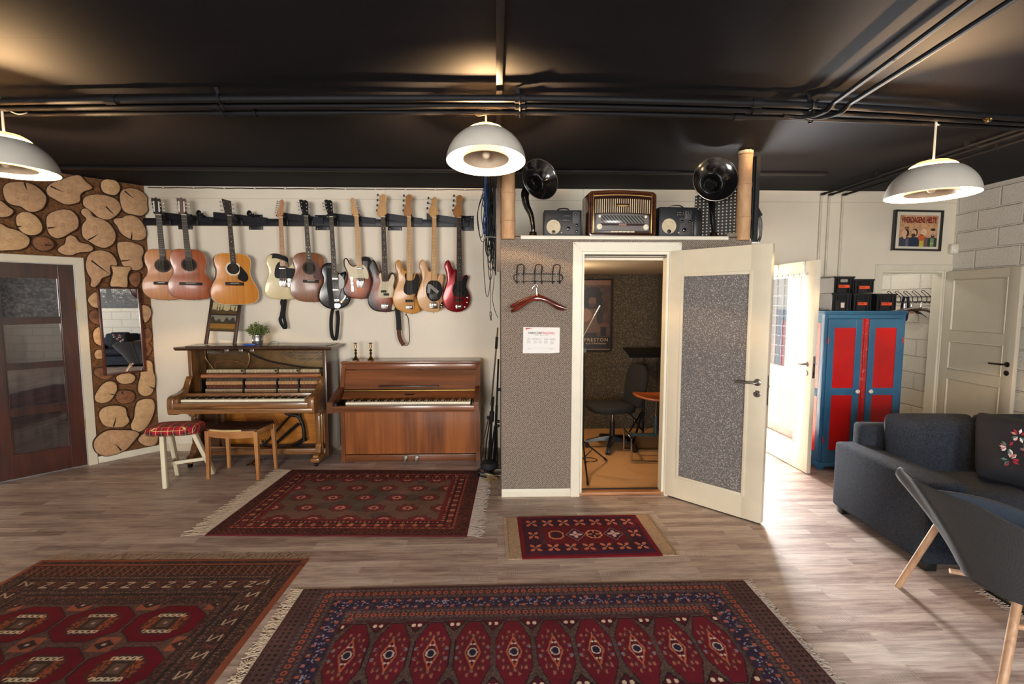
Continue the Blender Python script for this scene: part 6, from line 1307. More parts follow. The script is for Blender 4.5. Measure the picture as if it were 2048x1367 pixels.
fringe(t, HCc/2, -WC/2, WC/2, .085, 1, fr_tan, n=220, wild=.7, axis='y')
WD, HD = 2.57, 1.62
t = rug('oriental_rug', 'large crimson rug with a row of tall octagons and a navy border in the foreground', .175, 2.69-HD/2, WD, HD, R(.2), rug_d, 760, 480)
fringe(t, -WD/2, -HD/2, HD/2, .07, -1, fr_cream, n=330, wild=1.2); fringe(t, WD/2, -HD/2, HD/2, .05, 1, fr_grey, n=300, wild=.8)
pe = onZ(1965, 1182); WE = 1.3
t = rug('patterned_rug', 'dark olive patterned rug partly hidden under the grey armchair', pe.x+.65, pe.y-.5, 1.3, 1.0, 0, rug_e, 130, 100)
fringe(t, -.65, -.5, .5, .05, -1, fr_grey, n=120, wild=.8)
# ================================================================ THINGS ON THE BOOTH
SHZ = 2.184
hornm = M_('horn black lacquer', C(14, 13, 15), .16, coat=.8)
def horn(label, base_px, bell_px, bell_r, axis, mid, flip=1):
    bs = onY(base_px[0], base_px[1], 4.10); t = thing('gramophone_horn', label, 'horn speaker', (bs.x, 4.10, SHZ), group='black horn loudspeakers')
    q = MB(); q.lathe([(.052, 0), (.052, .008), (.046, .014), (.034, .018), (.03, .04), (.032, .044), (.03, .05)], seg=28); q.build('base', M_('aged brass base', C(70, 56, 40), .35, .9), t)
    P = [Vector((0, 0, .04))]+[Vector(onY(x, y, Y))-t.location for x, y, Y in mid]; bc = Vector(onY(bell_px[0], bell_px[1], bell_px[2]))-t.location
    a = Vector(axis).normalized(); thr = bc-a*.16; P.append(thr-a*.06+Vector((0, 0, -.01))); P.append(thr)
    S = spline([tuple(p) for p in P], 8, False); n = len(S); rad = [.015+.033*(i/(n-1))**1.3 for i in range(n)]
    q = MB(); q.tube(S, rad, 20); q.build('neck', hornm, t)
    pr = [(.046, 0), (.052, .03), (.066, .065), (.092, .10), (.128, .128), (.158, .146), (bell_r, .158)]
    q = MB(); z = a; x = z.orthogonal().normalized(); y = z.cross(x); full = pr+[(bell_r+.004, .160), (bell_r+.001, .156)]+[(r-.004, h+.002) for r, h in pr[::-1][1:]]
    q.rings([[thr+z*h+(x*math.cos(2*PI*k/48)+y*math.sin(2*PI*k/48))*r for k in range(48)] for r, h in full], cap0=False, cap1=True); q.build('bell', hornm, t, smooth=50)
    q = MB(); q.tube([thr+z*.159+(x*math.cos(2*PI*k/48)+y*math.sin(2*PI*k/48))*bell_r for k in range(48)], .0035, 6, closed=True); q.build('rim', steel, t); return t
horn('black curved horn loudspeaker at the left end of the booth shelf, turned to the right', (1066, 466), (1081, 358, 3.99), .163, (.42, -.9, .12), [(1066, 455, 4.10), (1062, 430, 4.11), (1053, 410, 4.12), (1050, 390, 4.13)])
horn('black curved horn loudspeaker at the right end of the booth shelf, facing forward', (1427, 468), (1431, 358, 3.98), .178, (-.12, -.95, .1), [(1426, 450, 4.11), (1424, 425, 4.12), (1423, 405, 4.15)])
# valve radio
RX = (onY(1172, 465, 4.02).x, onY(1313, 465, 4.02).x); RH = onY(1245, 380, 4.02).z-SHZ
t = thing('valve_radio', 'old brown wooden valve radio with cream knobs and a striped grille on the booth shelf', 'radio', ((RX[0]+RX[1])/2+.006, 4.02, SHZ+.001), R(3))
w = (RX[1]-RX[0])/2-.006; case = wood('radio walnut', C(44, 22, 14), C(92, 50, 28), (3, 20, 20), .2, .8); cased = M_('radio brown lacquer', C(46, 24, 17), .25, coat=.6); gold = M_('gold trim', C(196, 158, 96), .3, .8); clothc = M_('speaker slots cream', C(224, 206, 170), .7)
def rr_(w, h, r, bow=.0, n=6, x0=0, z0=0):
    pts = []
    for cx, cz, a0 in ((w-r, h-r, 0), (-w+r, h-r, 90), (-w+r, r, 180), (w-r, r, 270)):
        for k in range(n+1):
            a = R(a0+90*k/n); pts.append((cx+r*math.cos(a), cz+r*math.sin(a)))
    out = []
    for x, z in pts: out.append((x+x0, z+z0+(bow*(1-(x/w)**2) if z > h/2 else 0)))
    return out
# add intermediate top points for the bowed top
def bowed(w, h, r, bow, ins=0):
    p = rr_(w-ins, h-2*ins, r, 0, 6, 0, ins); o = []
    for i, a in enumerate(p):
        o.append(a); b_ = p[(i+1) % len(p)]
        if abs(a[1]-b_[1]) < 1e-6 and a[1] > h/2:
            for k in range(1, 10): o.append((a[0]+(b_[0]-a[0])*k/10, a[1]))
    return [(x, z+(bow*(1-(x/w)**2) if z > h*.5 else 0)) for x, z in o]
q = MB(); O = bowed(w, RH-.015, .035, .015); q.prism(O, [(.004, -.22), (0, -.21), (0, -.004), (.004, .004), (.016, .006), (.024, -.002), (.028, -.014)], FXZ); q.build('case', case, t, smooth=40)
fz0, fz1 = .022, RH-.05
q = MB(); q.box(-w+.045, w-.045, -.004, .006, .03, RH-.045, .003); q.build('front_board', cased, t)
for k in range(2):
    x = (-1 if k == 0 else 1)*(w-.042); q = MB(); q.box(x-.003, x+.003, -.008, .004, .028, RH-.03, .001); q.build('gilt_bar', gold, t)
q = MB(); q.tube([(-w+.045+i*(2*w-.09)/10, -.006, RH-.052+.012*(1-((i-5)/5)**2)) for i in range(11)], .0035, 6); q.build('gilt_bar', gold, t)
gz0, gz1 = RH*.50, RH*.79
n = 26; q0 = None
for i in range(n):
    x = -w+.062+i*(2*w-.124)/(n-1); top = gz1+.010*(1-((i-12.5)/13)**2); bot = gz0+.006*(1-((i-12.5)/13)**2)
    q = MB()
    if 10 <= i <= 15: q.box(x-.0032, x+.0032, -.0068, -.003, (top+bot)/2+.016, top, .0015); q.box(x-.0032, x+.0032, -.0068, -.003, bot, (top+bot)/2-.008, .0015)
    else: q.box(x-.0032, x+.0032, -.0068, -.003, bot, top, .0015)
    q.build('grille_slot', clothc, t)
q = MB(); zc = (gz0+gz1)/2+.008; q.prism([(-.055, 0), (-.03, .006), (.03, .006), (.055, 0), (.03, -.007), (0, -.01), (-.03, -.007)], [(0, .003), (0, .009), (.002, .011)], frame((0, 0, zc), (1, 0, 0), (0, 0, 1), (0, -1, 0))); q.build('badge', gold, t)
q = MB(); dz1 = gz0-.004; dz0 = .045; O = [(-w+.062, dz0), (w-.062, dz0), (w-.062, dz1-.012), (w-.085, dz1), (0, dz1+.006), (-w+.085, dz1), (-w+.062, dz1-.012)]; q.prism(O, [(0, .003), (0, .009), (.004, .011), (.006, .009)], FXZ); q.build('dial_surround', M_('radio grey metal', C(112, 106, 104), .4, .5), t, smooth=20)
dialm, nt, b = nodes('radio dial glass'); wv = N(nt, 'ShaderNodeTexWave'); wv.inputs['Scale'].default_value = 22; wv.inputs['Distortion'].default_value = .5; wv.bands_direction = 'DIAGONAL'; nt.links.new(coords(nt), wv.inputs['Vector']); nt.links.new(ramp(nt, wv.outputs['Fac'], [(.5, C(66, 64, 66)), (.8, C(128, 132, 122))]), b.inputs['Base Color']); b.inputs['Roughness'].default_value = .15
q = MB(); q.box(-w+.105, w-.105, -.0125, -.009, (dz0+dz1)/2-.005, dz1-.012, .001); q.build('tuning_dial', dialm, t)
q = MB(); q.box(-w+.09, w-.09, -.0118, -.009, (dz0+dz1)/2-.026, (dz0+dz1)/2-.008); q.mi = 1; q.box(-.03, .03, -.013, -.0115, (dz0+dz1)/2-.024, (dz0+dz1)/2-.010); q.box(-.037, -.0355, -.014, -.009, dz0+.01, dz1-.005); q.build('tuning_strip', [cased, M_('pink brass', C(150, 110, 96), .4, .4)], t, smooth=0)
for i in range(6):
    q = MB(); x = -.085+i*.034-.0; q.box(x-.0155, x+.0155, -.018, -.006, dz0-.010, dz0+.0, .002); q.build('push_button', ivory, t)
for sx in (-1, 1):
    q = MB(); q.lathe([(.024, 0), (.024, .008), (.021, .012), (.006, .013), (.001, .013)], (sx*(w-.092), -.01, dz0+.034), (0, -1, 0), 26); q.build('knob', ivory, t); q = MB(); q.lathe([(.011, 0), (.011, .008), (.001, .01)], (sx*(w-.094), -.01, dz1-.022), (0, -1, 0), 18); q.build('knob', ivory, t)
for sx in (-1, 1):
    for y in (.03, .19): q = MB(); q.cyl((sx*(w-.05), y, -.001), (sx*(w-.05), y, .006), .012, seg=12); q.build('foot', black, t)
# test meters
dmet = M_('meter dark enamel', C(20, 22, 27), .5, var=.3, vs=60); gmet = M_('meter grey panel', C(66, 64, 66), .55, .1, var=.3, vs=120); face = M_('meter dial face', C(206, 190, 158), .5)
def meter(label, xl, xr, yt, kind, rz):
    x0, x1 = onY(xl, 467, 4.03).x, onY(xr, 467, 4.03).x; H = onY(xl, yt, 4.03).z-SHZ; t = thing('test_meter', label, 'measuring instrument', ((x0+x1)/2, 4.03, SHZ+.001), rz, 'vintage measuring instruments'); w = (x1-x0)/2
    q = MB(); q.box(-w, w, .0, .15, .006, H, .005); q.build('case', dmet, t)
    for sx in (-1, 1): q = MB(); q.box(sx*w*.8-.012, sx*w*.8+.012, .01, .14, 0, .008); q.build('foot', black, t, smooth=0)
    q = MB(); q.box(-w+.006, w-.006, -.006, .002, .012, H-.008, .002); q.build('front_panel', dmet, t)
    fx0 = -w*.08 if kind == 0 else w*.0
    q = MB()
    q.box(-w*.05, w-.018, -.0085, -.005, .016, H*.56, .001) if kind == 0 else q.box(-w*.05, w*.52, -.0085, -.005, .014, H*.64, .001)
    q.box(w*.5, w-.018, -.0086, -.005, H*.5, H-.012, .001) if kind == 0 else q.box(w*.2, w*.52, -.0086, -.005, H*.6, H-.03, .001)
    q.build('scale_panel', gmet, t)
    cx, cz, r = (-w*.5, H*.36, H*.27) if kind == 0 else (-w*.55, H*.36, H*.25)
    q = MB(); q.lathe([(r+.004, 0), (r+.004, .006), (r, .007), (r, .004)], (cx, -.006, cz), (0, -1, 0), 32); q.build('dial_bezel', gmet, t)
    q = MB(); q.lathe([(r, 0), (r, .005), (.0005, .005)], (cx, -.006, cz), (0, -1, 0), 32); q.mi = 1; q.tube([(cx+r*.72*math.cos(a), -.0114, cz+r*.72*math.sin(a)-.003) for a in np.linspace(R(35), R(145), 12)], .0009, 4); q.tube([(cx, -.0115, cz-.01), (cx-r*.45, -.0115, cz+r*.35)], .0008, 4); q.lathe([(r*.27, .005), (r*.27, .01), (.001, .012)], (cx, -.006, cz-r*.72), (0, -1, 0), 16); q.build('dial_face', [face, black], t)
    rr = random.Random(kind+3)
    ks = [(.28, .30, .016), (.72, .42, .011), (.72, .2, .011), (.66, .82, .01)] if kind == 0 else [(.18, .24, .017), (.06, .52, .011), (.42, .52, .011), (.36, .8, .01), (.12, .8, .009)]
    for a, b_, r_ in ks: q = MB(); q.lathe([(r_, 0), (r_*.9, .016), (r_*.5, .018), (.0005, .018)], (w*a*1.0, -.008, H*b_), (0, -1, 0), 16); q.build('knob', gloss_black, t)
    for i in range(10):
        a, b_ = (.02+.09*(i % 5), .62+.16*(i//5)) if kind == 0 else (-.15+.08*(i % 5), .74+.08*(i//5)); q = MB(); q.lathe([(.004, 0), (.003, .004), (.0005, .005)], (w*a, -.006, H*b_), (0, -1, 0), 8); q.build('terminal', steel, t)
    q = MB(); q.lathe([(.007, 0), (.006, .006), (.0005, .007)], (-w*.08, -.006, H*.15), (0, -1, 0), 12); q.build('indicator', face, t)
    if kind == 1:
        q = MB()
        for i in range(9): q.box(w*.56, w*.60, -.0075, -.005, .02+i*.012, .026+i*.012)
        q.build('scale_marks', steel, t, smooth=0); q = MB(); q.box(w*.66, w-.004, -.012, .0, .01, H-.03, .003); q.build('side_flap', black, t); q = MB(); q.ell((w*.82, -.016, H-.014), .008, .006, .008); q.build('catch', steel, t)
    q = MB(); q.tube(spline([(-w*.25, .06, H-.002), (-w*.22, .06, H+.016), (0, .06, H+.024), (w*.3, .06, H+.02), (w*.36, .06, H-.002)], 5, False), .006, 8) if kind == 0 else q.ribbon(spline([(-w*.5, .06, H-.002), (-w*.3, .06, H+.02), (0, .06, H+.026), (w*.2, .06, H+.018), (w*.3, .06, H-.002)], 5, False), .02, .004, (0, 1, 0)); q.build('handle', dmet, t)
    return t
meter('dark vintage meter with a cream dial left of the radio', 1088, 1163, 420, 0, R(-1))
meter('dark vintage meter with a cream dial right of the radio, leather handle on top', 1317, 1402, 414, 1, R(3))
# perforated dark steel stand behind the right horn
t = thing('perforated_panel', 'tall black perforated steel panel at the right end of the booth roof', 'panel', (2.145, 4.03, 2.15), 0)
q = MB(); q.box(.0, .035, .0, .05, .0, .70, .003); q.build('edge_post', matte_black, t)
q = MB(); q.box(-.012, -.004, .02, .30, .02, .68); q.build('side_sheet', matte_black, t, smooth=0)
pf, nt, b = nodes('perforated steel'); tc = N(nt, 'ShaderNodeTexCoord'); sp = N(nt, 'ShaderNodeSeparateXYZ'); nt.links.new(tc.outputs['Object'], sp.inputs[0])
def frc(src, k, off=0):
    m1 = N(nt, 'ShaderNodeMath', operation='MULTIPLY_ADD'); nt.links.new(src, m1.inputs[0]); m1.inputs[1].default_value = k; m1.inputs[2].default_value = off; m2 = N(nt, 'ShaderNodeMath', operation='FRACT'); nt.links.new(m1.outputs[0], m2.inputs[0]); m3 = N(nt, 'ShaderNodeMath', operation='SUBTRACT'); nt.links.new(m2.outputs[0], m3.inputs[0]); m3.inputs[1].default_value = .5; return m3.outputs[0]
def holes_alpha(u, v, k):
    a, c = frc(u, k), frc(v, k); cb = N(nt, 'ShaderNodeCombineXYZ'); nt.links.new(a, cb.inputs[0]); nt.links.new(c, cb.inputs[1]); ln = N(nt, 'ShaderNodeVectorMath', operation='LENGTH'); nt.links.new(cb.outputs[0], ln.inputs[0]); g = N(nt, 'ShaderNodeMath', operation='GREATER_THAN'); nt.links.new(ln.outputs['Value'], g.inputs[0]); g.inputs[1].default_value = .25; return g.outputs[0]
add2 = N(nt, 'ShaderNodeMath', operation='ADD'); nt.links.new(sp.outputs['X'], add2.inputs[0]); ml2 = N(nt, 'ShaderNodeMath', operation='MULTIPLY'); nt.links.new(sp.outputs['Y'], ml2.inputs[0]); ml2.inputs[1].default_value = 1.0; nt.links.new(ml2.outputs[0], add2.inputs[1])
nt.links.new(holes_alpha(sp.outputs['X'], sp.outputs['Z'], 37), b.inputs['Alpha']); b.inputs['Base Color'].default_value = C(24, 25, 30); b.inputs['Roughness'].default_value = .5
x0 = onY(1388, 470, 4.35).x; z1 = onY(1400, 392, 4.35).z-2.15
q = MB(); q.rings([[(x0-2.145, .32, .03), (-.016, .10, .03), (-.016, .10, z1+.12), (x0-2.145, .32, z1)], [(x0-2.145, .325, .03), (-.016, .105, .03), (-.016, .105, z1+.12), (x0-2.145, .325, z1)]]); q.build('perforated_sheet', pf, t, smooth=0)
for i in range(4):
    q = MB(); q.tube(spline([(.035, .02, .28-i*.01), (.05+.01*i, .03, .18), (.07+.006*i, .04, .06), (.05+.02*(i % 2), .04, .0)], 5, False), .004, 6); q.build('cable', black, t)
q = MB(); q.prism([(.035, .28), (.07, .22), (.035, .20)], [(0, -.02), (0, 0)], FXZ); q.build('plug', black, t)
# coat rack, hangers and notice on the booth front
def coat_rack(label, loc, rz, L, n, group=None, hook=1.0):
    t = thing('coat_rack', label, 'coat rack', loc, rz, group); r = .0042
    O = []
    for k in range(9): a = R(-90+180*k/8); O.append((L/2-.03+.03*math.cos(a), -.014, .03*math.sin(a)))
    for k in range(9): a = R(90+180*k/8); O.append((-L/2+.03+.03*math.cos(a), -.014, .03*math.sin(a)))
    q = MB(); q.tube(O, r, 8, closed=True); q.build('wire_loop', blackm, t)
    for i in range(n):
        x = (-L/2+.055)+(L-.11)*i/(n-1); q = MB(); U_ = [(x-.028, -.05, -.035), (x-.028, -.022, -.048), (x-.028, -.008, -.03), (x-.028, -.008, .03), (x-.028, -.03*hook-.02, .075)]+[(x-.028*math.cos(a), -.06*hook, .082+.022*math.sin(a)) for a in np.linspace(.3, PI-.3, 7)]+[(x+.028, -.03*hook-.02, .075), (x+.028, -.008, .03), (x+.028, -.008, -.03), (x+.028, -.022, -.048), (x+.028, -.05, -.035)]
        q.tube(U_, r, 8); q.build('hook', blackm, t)
    for sx in (-1, 1):
        for z in (-.03, .03): q = MB(); q.lathe([(.005, 0), (.004, .003), (.0005, .004)], (sx*(L/2-.055), -.017, z), (0, -1, 0), 8); q.build('screw', steel, t)
    return t
rl, rrr = onY(1027, 555, BY).x, onY(1125, 553, BY).x
coat_rack('black wire coat rack with three double hooks on the booth wall', ((rl+rrr)/2, BY, onY(1076, 555, BY).z), 0, rrr-rl, 3)
hangm = wood('hanger mahogany', C(48, 12, 8), C(104, 36, 22), (3, 20, 20), .15, .9)
def coat_hanger(name, label, loc, rz, halfw, drop, mt, th=.016, tip=.045, tilt=0, group=None):
    t = thing(name, label, 'coat hanger', loc, rz, group); t.rotation_euler = (0, tilt, rz)
    top = spline([(-halfw, -drop), (-halfw*.75, -drop*.72), (-halfw*.4, -drop*.36), (-.03, -.02), (0, -.008), (.03, -.02), (halfw*.4, -drop*.36), (halfw*.75, -drop*.72), (halfw, -drop)], 5, False)
    bot = spline([(halfw, -drop-tip*.6), (halfw*.75, -drop*.72-tip), (halfw*.4, -drop*.36-.04), (.03, -.055), (0, -.058), (-.03, -.055), (-halfw*.4, -drop*.36-.04), (-halfw*.75, -drop*.72-tip), (-halfw, -drop-tip*.6)], 5, False)
    q = MB(); n = len(top); rs = []
    for i in range(n):
        a = Vector((top[i][0], top[i][1])); b_ = Vector((bot[n-1-i][0], bot[n-1-i][1])); f = abs(a.x)/halfw; yy = .035*f*f; wd = th*(.5+.9*f*f); c0 = (a+b_)/2; hh = (a-b_).length/2; dv_ = (a-b_).normalized() if hh > 0 else Vector((0, 1))
        rs.append([(c0.x+dv_.x*hh*math.cos(k), -yy-.0+wd*math.sin(k)*.8, c0.y+dv_.y*hh*math.cos(k)) for k in np.linspace(0, 2*PI, 13)[:-1]])
    q.rings(rs); q.build('yoke', mt, t, smooth=60)
    q = MB(); q.tube([(0, 0, -.02), (0, 0, .02)]+[(.0-.018+.018*math.cos(a)-.0, 0, .042+.022*math.sin(a)) for a in np.linspace(-.5, PI*.95, 10)], .0024, 6); q.build('hook', chrome, t); return t
ph = onY(1073, 585, BY-.05)
coat_hanger('coat_hanger', 'glossy dark red-brown wooden coat hanger with broad shoulders, front one on the booth rack', (ph.x, BY-.085, ph.z-.012), R(8), .225, .115, hangm, tilt=R(-3), group='hangers on the booth rack')
coat_hanger('coat_hanger', 'thinner dark red-brown coat hanger behind the front one on the booth rack', (ph.x+.01, BY-.048, ph.z-.0), R(-3), .215, .112, hangm, tilt=R(3), group='hangers on the booth rack', th=.012)
# notice
tl, br_ = onY(1046, 654, BY), onY(1119, 706, BY); cxp, czp = (tl.x+br_.x)/2, (tl.z+br_.z)/2; w, h = (br_.x-tl.x), (tl.z-br_.z)
t = thing('paper_notice', 'white paper notice with a red corner mark and printed heading on the booth wall', 'notice', (cxp, BY, czp), 0); t.rotation_euler = (0, R(.5), 0)
paperm = M_('white paper', C(238, 236, 234), .7, var=.01)
q = MB(); O = [(-w/2, -h/2), (w*.25, -h/2+.001), (w/2, -h/2+.008), (w/2, h/2-.002), (-w/2+.002, h/2)]; q.prism(O, [(0, 0), (0, .0012)], FXZ); q.build('sheet', paperm, t, smooth=0)
redink = M_('red ink', C(196, 66, 52), .6); dkink = M_('dark ink', C(48, 50, 54), .6); grink = M_('grey ink', C(150, 150, 150), .6); pkink = M_('pink ink', C(206, 92, 98), .6)
q = MB(); q.prism([(-w*.43, h*.47), (-w*.23, h*.465), (-w*.43, h*.40)], [(0, .0013), (0, .0016)], FXZ); q.build('corner_mark', redink, t, smooth=0)
TM = FXZ
text('heading', 'HARDCORE', .0245, dkink, t, at(-w*.175, -.0014, h*.24) @ TM, .0002, bold=.0006, sx=.86); text('heading', 'TRACKING', .0245, pkink, t, at(w*.185, -.0014, h*.24) @ TM, .0002, bold=.0006, sx=.86); text('heading', '///', .012, redink, t, at(w*.0, -.0014, h*.255) @ TM, .0002)
text('subheading', 'LONGER THAN ALLOWED', .0095, grink, t, at(0, -.0014, h*.18) @ TM, .0002)
for i, (x, s) in enumerate(((-.34, 'DATE'), (-.16, 'NETWORK'), (-.02, 'TO'), (.13, 'PLACE'), (.3, 'ADDRESS'))):
    text('column_heading', s, .011, dkink, t, at(w*x, -.0014, h*.03) @ TM, .0002)
    q = MB()
    for r_ in range(4 if i == 4 else 3): q.box(w*x-.017, w*x+.012+.004*(r_ % 2), -.0016, -.0012, h*(-.03-.035*r_)-.001, h*(-.03-.035*r_)+.001)
    q.build('small_print', grink, t, smooth=0)
q = MB(); q.box(-w*.37, w*.34, -.0016, -.0012, -h*.30-.0005, -h*.30+.0005); q.box(-w*.37, -w*.28, -.0016, -.0012, -h*.33-.001, -h*.33+.001); q.box(w*.22, w*.32, -.0016, -.0012, -h*.33-.001, -h*.33+.001); q.build('footer_line', grink, t, smooth=0)

# ---------------------------------------------------------------- inside the booth
# poster
pr_ = onY(1225, 557, IY); pb = onY(1223, 702, IY); PW, PH = .73, pr_.z-pb.z
t = thing('framed_poster', 'dark framed poster of a long-haired musician on the booth back wall', 'poster', (pr_.x-PW/2, IY-.012, (pr_.z+pb.z)/2))
q = MB()
for a in ((-PW/2, -PW/2+.022, -PH/2, PH/2), (PW/2-.022, PW/2, -PH/2, PH/2), (-PW/2+.022, PW/2-.022, -PH/2, -PH/2+.022), (-PW/2+.022, PW/2-.022, PH/2-.022, PH/2)): q.box(a[0], a[1], -.012, .012, a[2], a[3], .002)
q.build('frame', matte_black, t)
def poster(U, V):
    w, h = PW-.04, PH-.04; n = vn(U, V, 12)*.6+vn(U, V, 30, 2)*.4; c = RGB(58, 42, 36)*(1-n[..., None])+RGB(112, 82, 70)*n[..., None]
    u, v = U/w, V/h; fig = lambda cx, cy, rx, ry: np.hypot((u-cx)/rx, (v-cy)/ry)
    hair = fig(.66, .74, .19, .17)*(1+.05*np.sin(np.arctan2(v-.74, u-.66)*14)+.3*(n-.5)); put(c, hair < 1, (36, 28, 26)); put(c, fig(.66, .70, .07, .075) < 1, (120, 86, 70)); put(c, fig(.66, .645, .06, .03) < 1, (84, 56, 46)); put(c, fig(.66, .78, .16, .03) < 1, (30, 24, 24))
    put(c, (np.abs(v-.42) < .17) & (np.abs(u-.58) < .2+.1*(.6-v)), (112, 84, 70)); put(c, fig(.52, .5, .13, .10) < 1, (158, 118, 96)); put(c, (fig(.80, .48, .06, .12) < 1), (52, 40, 38)); put(c, (v < .25) & (v > .05) & (u < .75), (40, 32, 32)); put(c, (np.abs(u-.87) < .05) & (np.abs(v-.27) < .07), (28, 22, 26)); put(c, fig(.88, .36, .10, .03) < 1, (110, 70, 62)); put(c, (v < .19), (38, 28, 28)); put(c, v > .93, (140, 98, 76)); put(c, v < .012, (170, 136, 108)); return .85*c*(.9+.2*hsh(np.round(U*200), np.round(V*200)))[..., None]
painted('print', PW-.04, PH-.04, 130, 180, poster, VPG, t, at(0, -.004, 0) @ FXZ)
gink = M_('gold ink', C(206, 178, 140), .6)
text('lettering', 'PRESTON', .061, gink, t, at(PW/2-.202, -.0055, -PH*.36) @ FXZ, .0004, space=1.25); text('lettering', "Rock 'n' Roll Sessions", .030, gink, t, at(PW/2-.202, -.0055, -PH*.40) @ FXZ, .0003)
# music stand
ms = onZ(1288, 850); ms = Vector((1.79, 5.05, 0)); ms.x = onY(1288, 760, 5.65).x; t = thing('music_stand', 'black perforated-tray music stand standing at the back of the booth', 'music stand', (ms.x, 5.65, .014))
zt = onY(1288, 705, 5.65).z
q = MB(); q.cyl((0, 0, .06), (0, 0, .55), .013, seg=12); q.cyl((0, 0, .5), (0, 0, zt-.03), .009, seg=12); q.cyl((0, 0, .50), (0, 0, .56), .018, seg=12); q.build('pole', blackm, t)
for k in range(3):
    a = R(90+120*k+20); q = MB(); q.beam((.02*math.cos(a), .02*math.sin(a), .33), (.27*math.cos(a), .27*math.sin(a), .0115), .022, .008, (0, 0, 1)); q.beam((.015*math.cos(a), .015*math.sin(a), .1), (.13*math.cos(a), .13*math.sin(a), .17), .012, .006); q.build('leg', blackm, t, smooth=0)
q = MB(); q.obox((.02, -.0, zt), (.50, .32, .004), (1, 0, 0), (0, .98, .2), (0, -.2, .98)); q.obox((.02, -.16, zt-.03), (.50, .05, .004), (1, 0, 0), (0, .2, -.98), (0, .98, .2)); q.build('tray', blackm, t, smooth=0)
q = MB(); q.lathe([(.06, 0), (.05, .012), (.02, .03), (.014, .04)], (0, 0, zt-.055), (0, 0, 1), 16); q.build('tray_clamp', blackm, t)
# office chair
oc = Vector((1.33, 4.88, .014)); oc.x = onY(1224, 880, 5.3).x; oc.y = 5.3
t = thing('office_chair', 'black swivel office chair on castors inside the booth', 'chair', tuple(oc), R(12)); fab = weave('black office fabric', C(22, 20, 22), C(34, 32, 34), 300, .95, .3)
for k in range(5):
    a = R(72*k+20); q = MB(); q.rings([[(r*math.cos(a)-s*w_*math.sin(a), r*math.sin(a)+s*w_*math.cos(a), z) for s, z in ((-1, z0), (1, z0), (.7, z1), (-.7, z1))] for r, w_, z0, z1 in ((.03, .03, .085, .14), (.14, .026, .085, .125), (.29, .02, .06, .085))]); q.build('base_arm', black, t, smooth=30)
    q = MB(); c_ = Vector((.28*math.cos(a), .28*math.sin(a), .028)); tn = Vector((-math.sin(a), math.cos(a), 0))
    for s in (-1, 1): q.cyl(c_+tn*s*.006, c_+tn*s*.022, .028, seg=16)
    q.cyl(c_-tn*.006, c_+tn*.006, .012, seg=8); q.cyl(c_, c_+Vector((0, 0, .045)), .008, seg=8); q.build('castor', black, t)
q = MB(); q.cyl((0, 0, .09), (0, 0, .30), .03, seg=18); q.build('column_cover', black, t); q = MB(); q.cyl((0, 0, .3), (0, 0, .41), .014, seg=14); q.build('gas_lift', chrome, t)
q = MB(); q.box(-.10, .16, -.09, .09, .40, .435, .012); q.build('mechanism', black, t)
def pad(O, z0, z1, th, M, e=.02):
    q = MB(); q.prism(O, [(e, z0), (0, z0+e), (0, z1-e), (e*.5, z1-e*.3), (e*2, z1)], M); return q
SO = spline([(-.27, .12), (-.29, 0), (-.27, -.12), (-.2, -.21), (0, -.235), (.15, -.21), (.2, -.12), (.21, 0), (.2, .12), (.15, .21), (0, .235), (-.2, .21)], 4)
q = pad(SO, .43, .51, 0, FXY, .028); q.build('seat', fab, t, smooth=60)
bb = spline([(-.15, 0), (-.2, .12), (-.215, .3), (-.18, .42), (-.1, .47), (.1, .47), (.18, .42), (.215, .3), (.2, .12), (.15, 0)], 4)
MBk = frame((.235, 0, .47), (0, 1, 0), (.16, 0, .987), (-.987, 0, .16)); q = pad(bb, -.045, .03, 0, MBk, .024); q.build('backrest', fab, t, smooth=60)
q = MB(); q.beam((.12, 0, .41), (.25, 0, .40), .05, .02, (0, 1, 0)); q.beam((.245, 0, .39), (.31, 0, .68), .05, .016, (0, 1, 0)); q.build('back_bar', black, t, smooth=0)
q = MB(); q.tube([(.1, -.1, .42), (.17, -.13, .39), (.2, -.14, .34)], .008, 8); q.ell((.2, -.14, .33), .02, .016, .03); q.build('adjust_lever', black, t)
# orange plywood swivel stool-chair
orm = wood('orange plywood', C(150, 74, 28), C(196, 108, 50), (4, 4, 4), .45, .3); grn = M_('green enamel steel', C(52, 70, 74), .4, .3)
t = thing('plywood_work_chair', 'orange plywood work chair on a square chrome tube base behind the booth door', 'chair', (onY(1265, 928, 4.77).x+.29, 4.95, .014), R(-4))
S2 = spline([(-.24, .0), (-.22, .10), (-.12, .17), (.05, .2), (.18, .17), (.21, 0), (.18, -.17), (.05, -.2), (-.12, -.17), (-.22, -.10)], 4)
q = MB(); rs = []
for z, ins in ((.0, .1), (.002, .03), (.008, .0), (.020, .0), (.026, .02), (.018, .1)):
    rs.append([(x*(1-ins), y*(1-ins), .63+z+.025*max(0, -x/.24)**2*0+.05*(x/.24)**2*.6+.0) for x, y in S2])
q.rings(rs); q.build('seat', orm, t, smooth=60)
q = MB(); q.prism(spline([(-.14, 0), (-.18, .1), (-.16, .22), (-.08, .26), (.08, .26), (.16, .22), (.18, .1), (.14, 0)], 4), [(.004, -.008), (0, 0), (.004, .008)], frame((.2, 0, .80), (0, 1, 0), (.12, 0, .99), (-.99, 0, .12))); q.build('backrest', orm, t, smooth=60)
q = MB(); q.tube([(.02, 0, .615), (.14, 0, .61), (.2, 0, .67), (.225, 0, .90)], .011, 8); q.build('back_tube', grn, t)
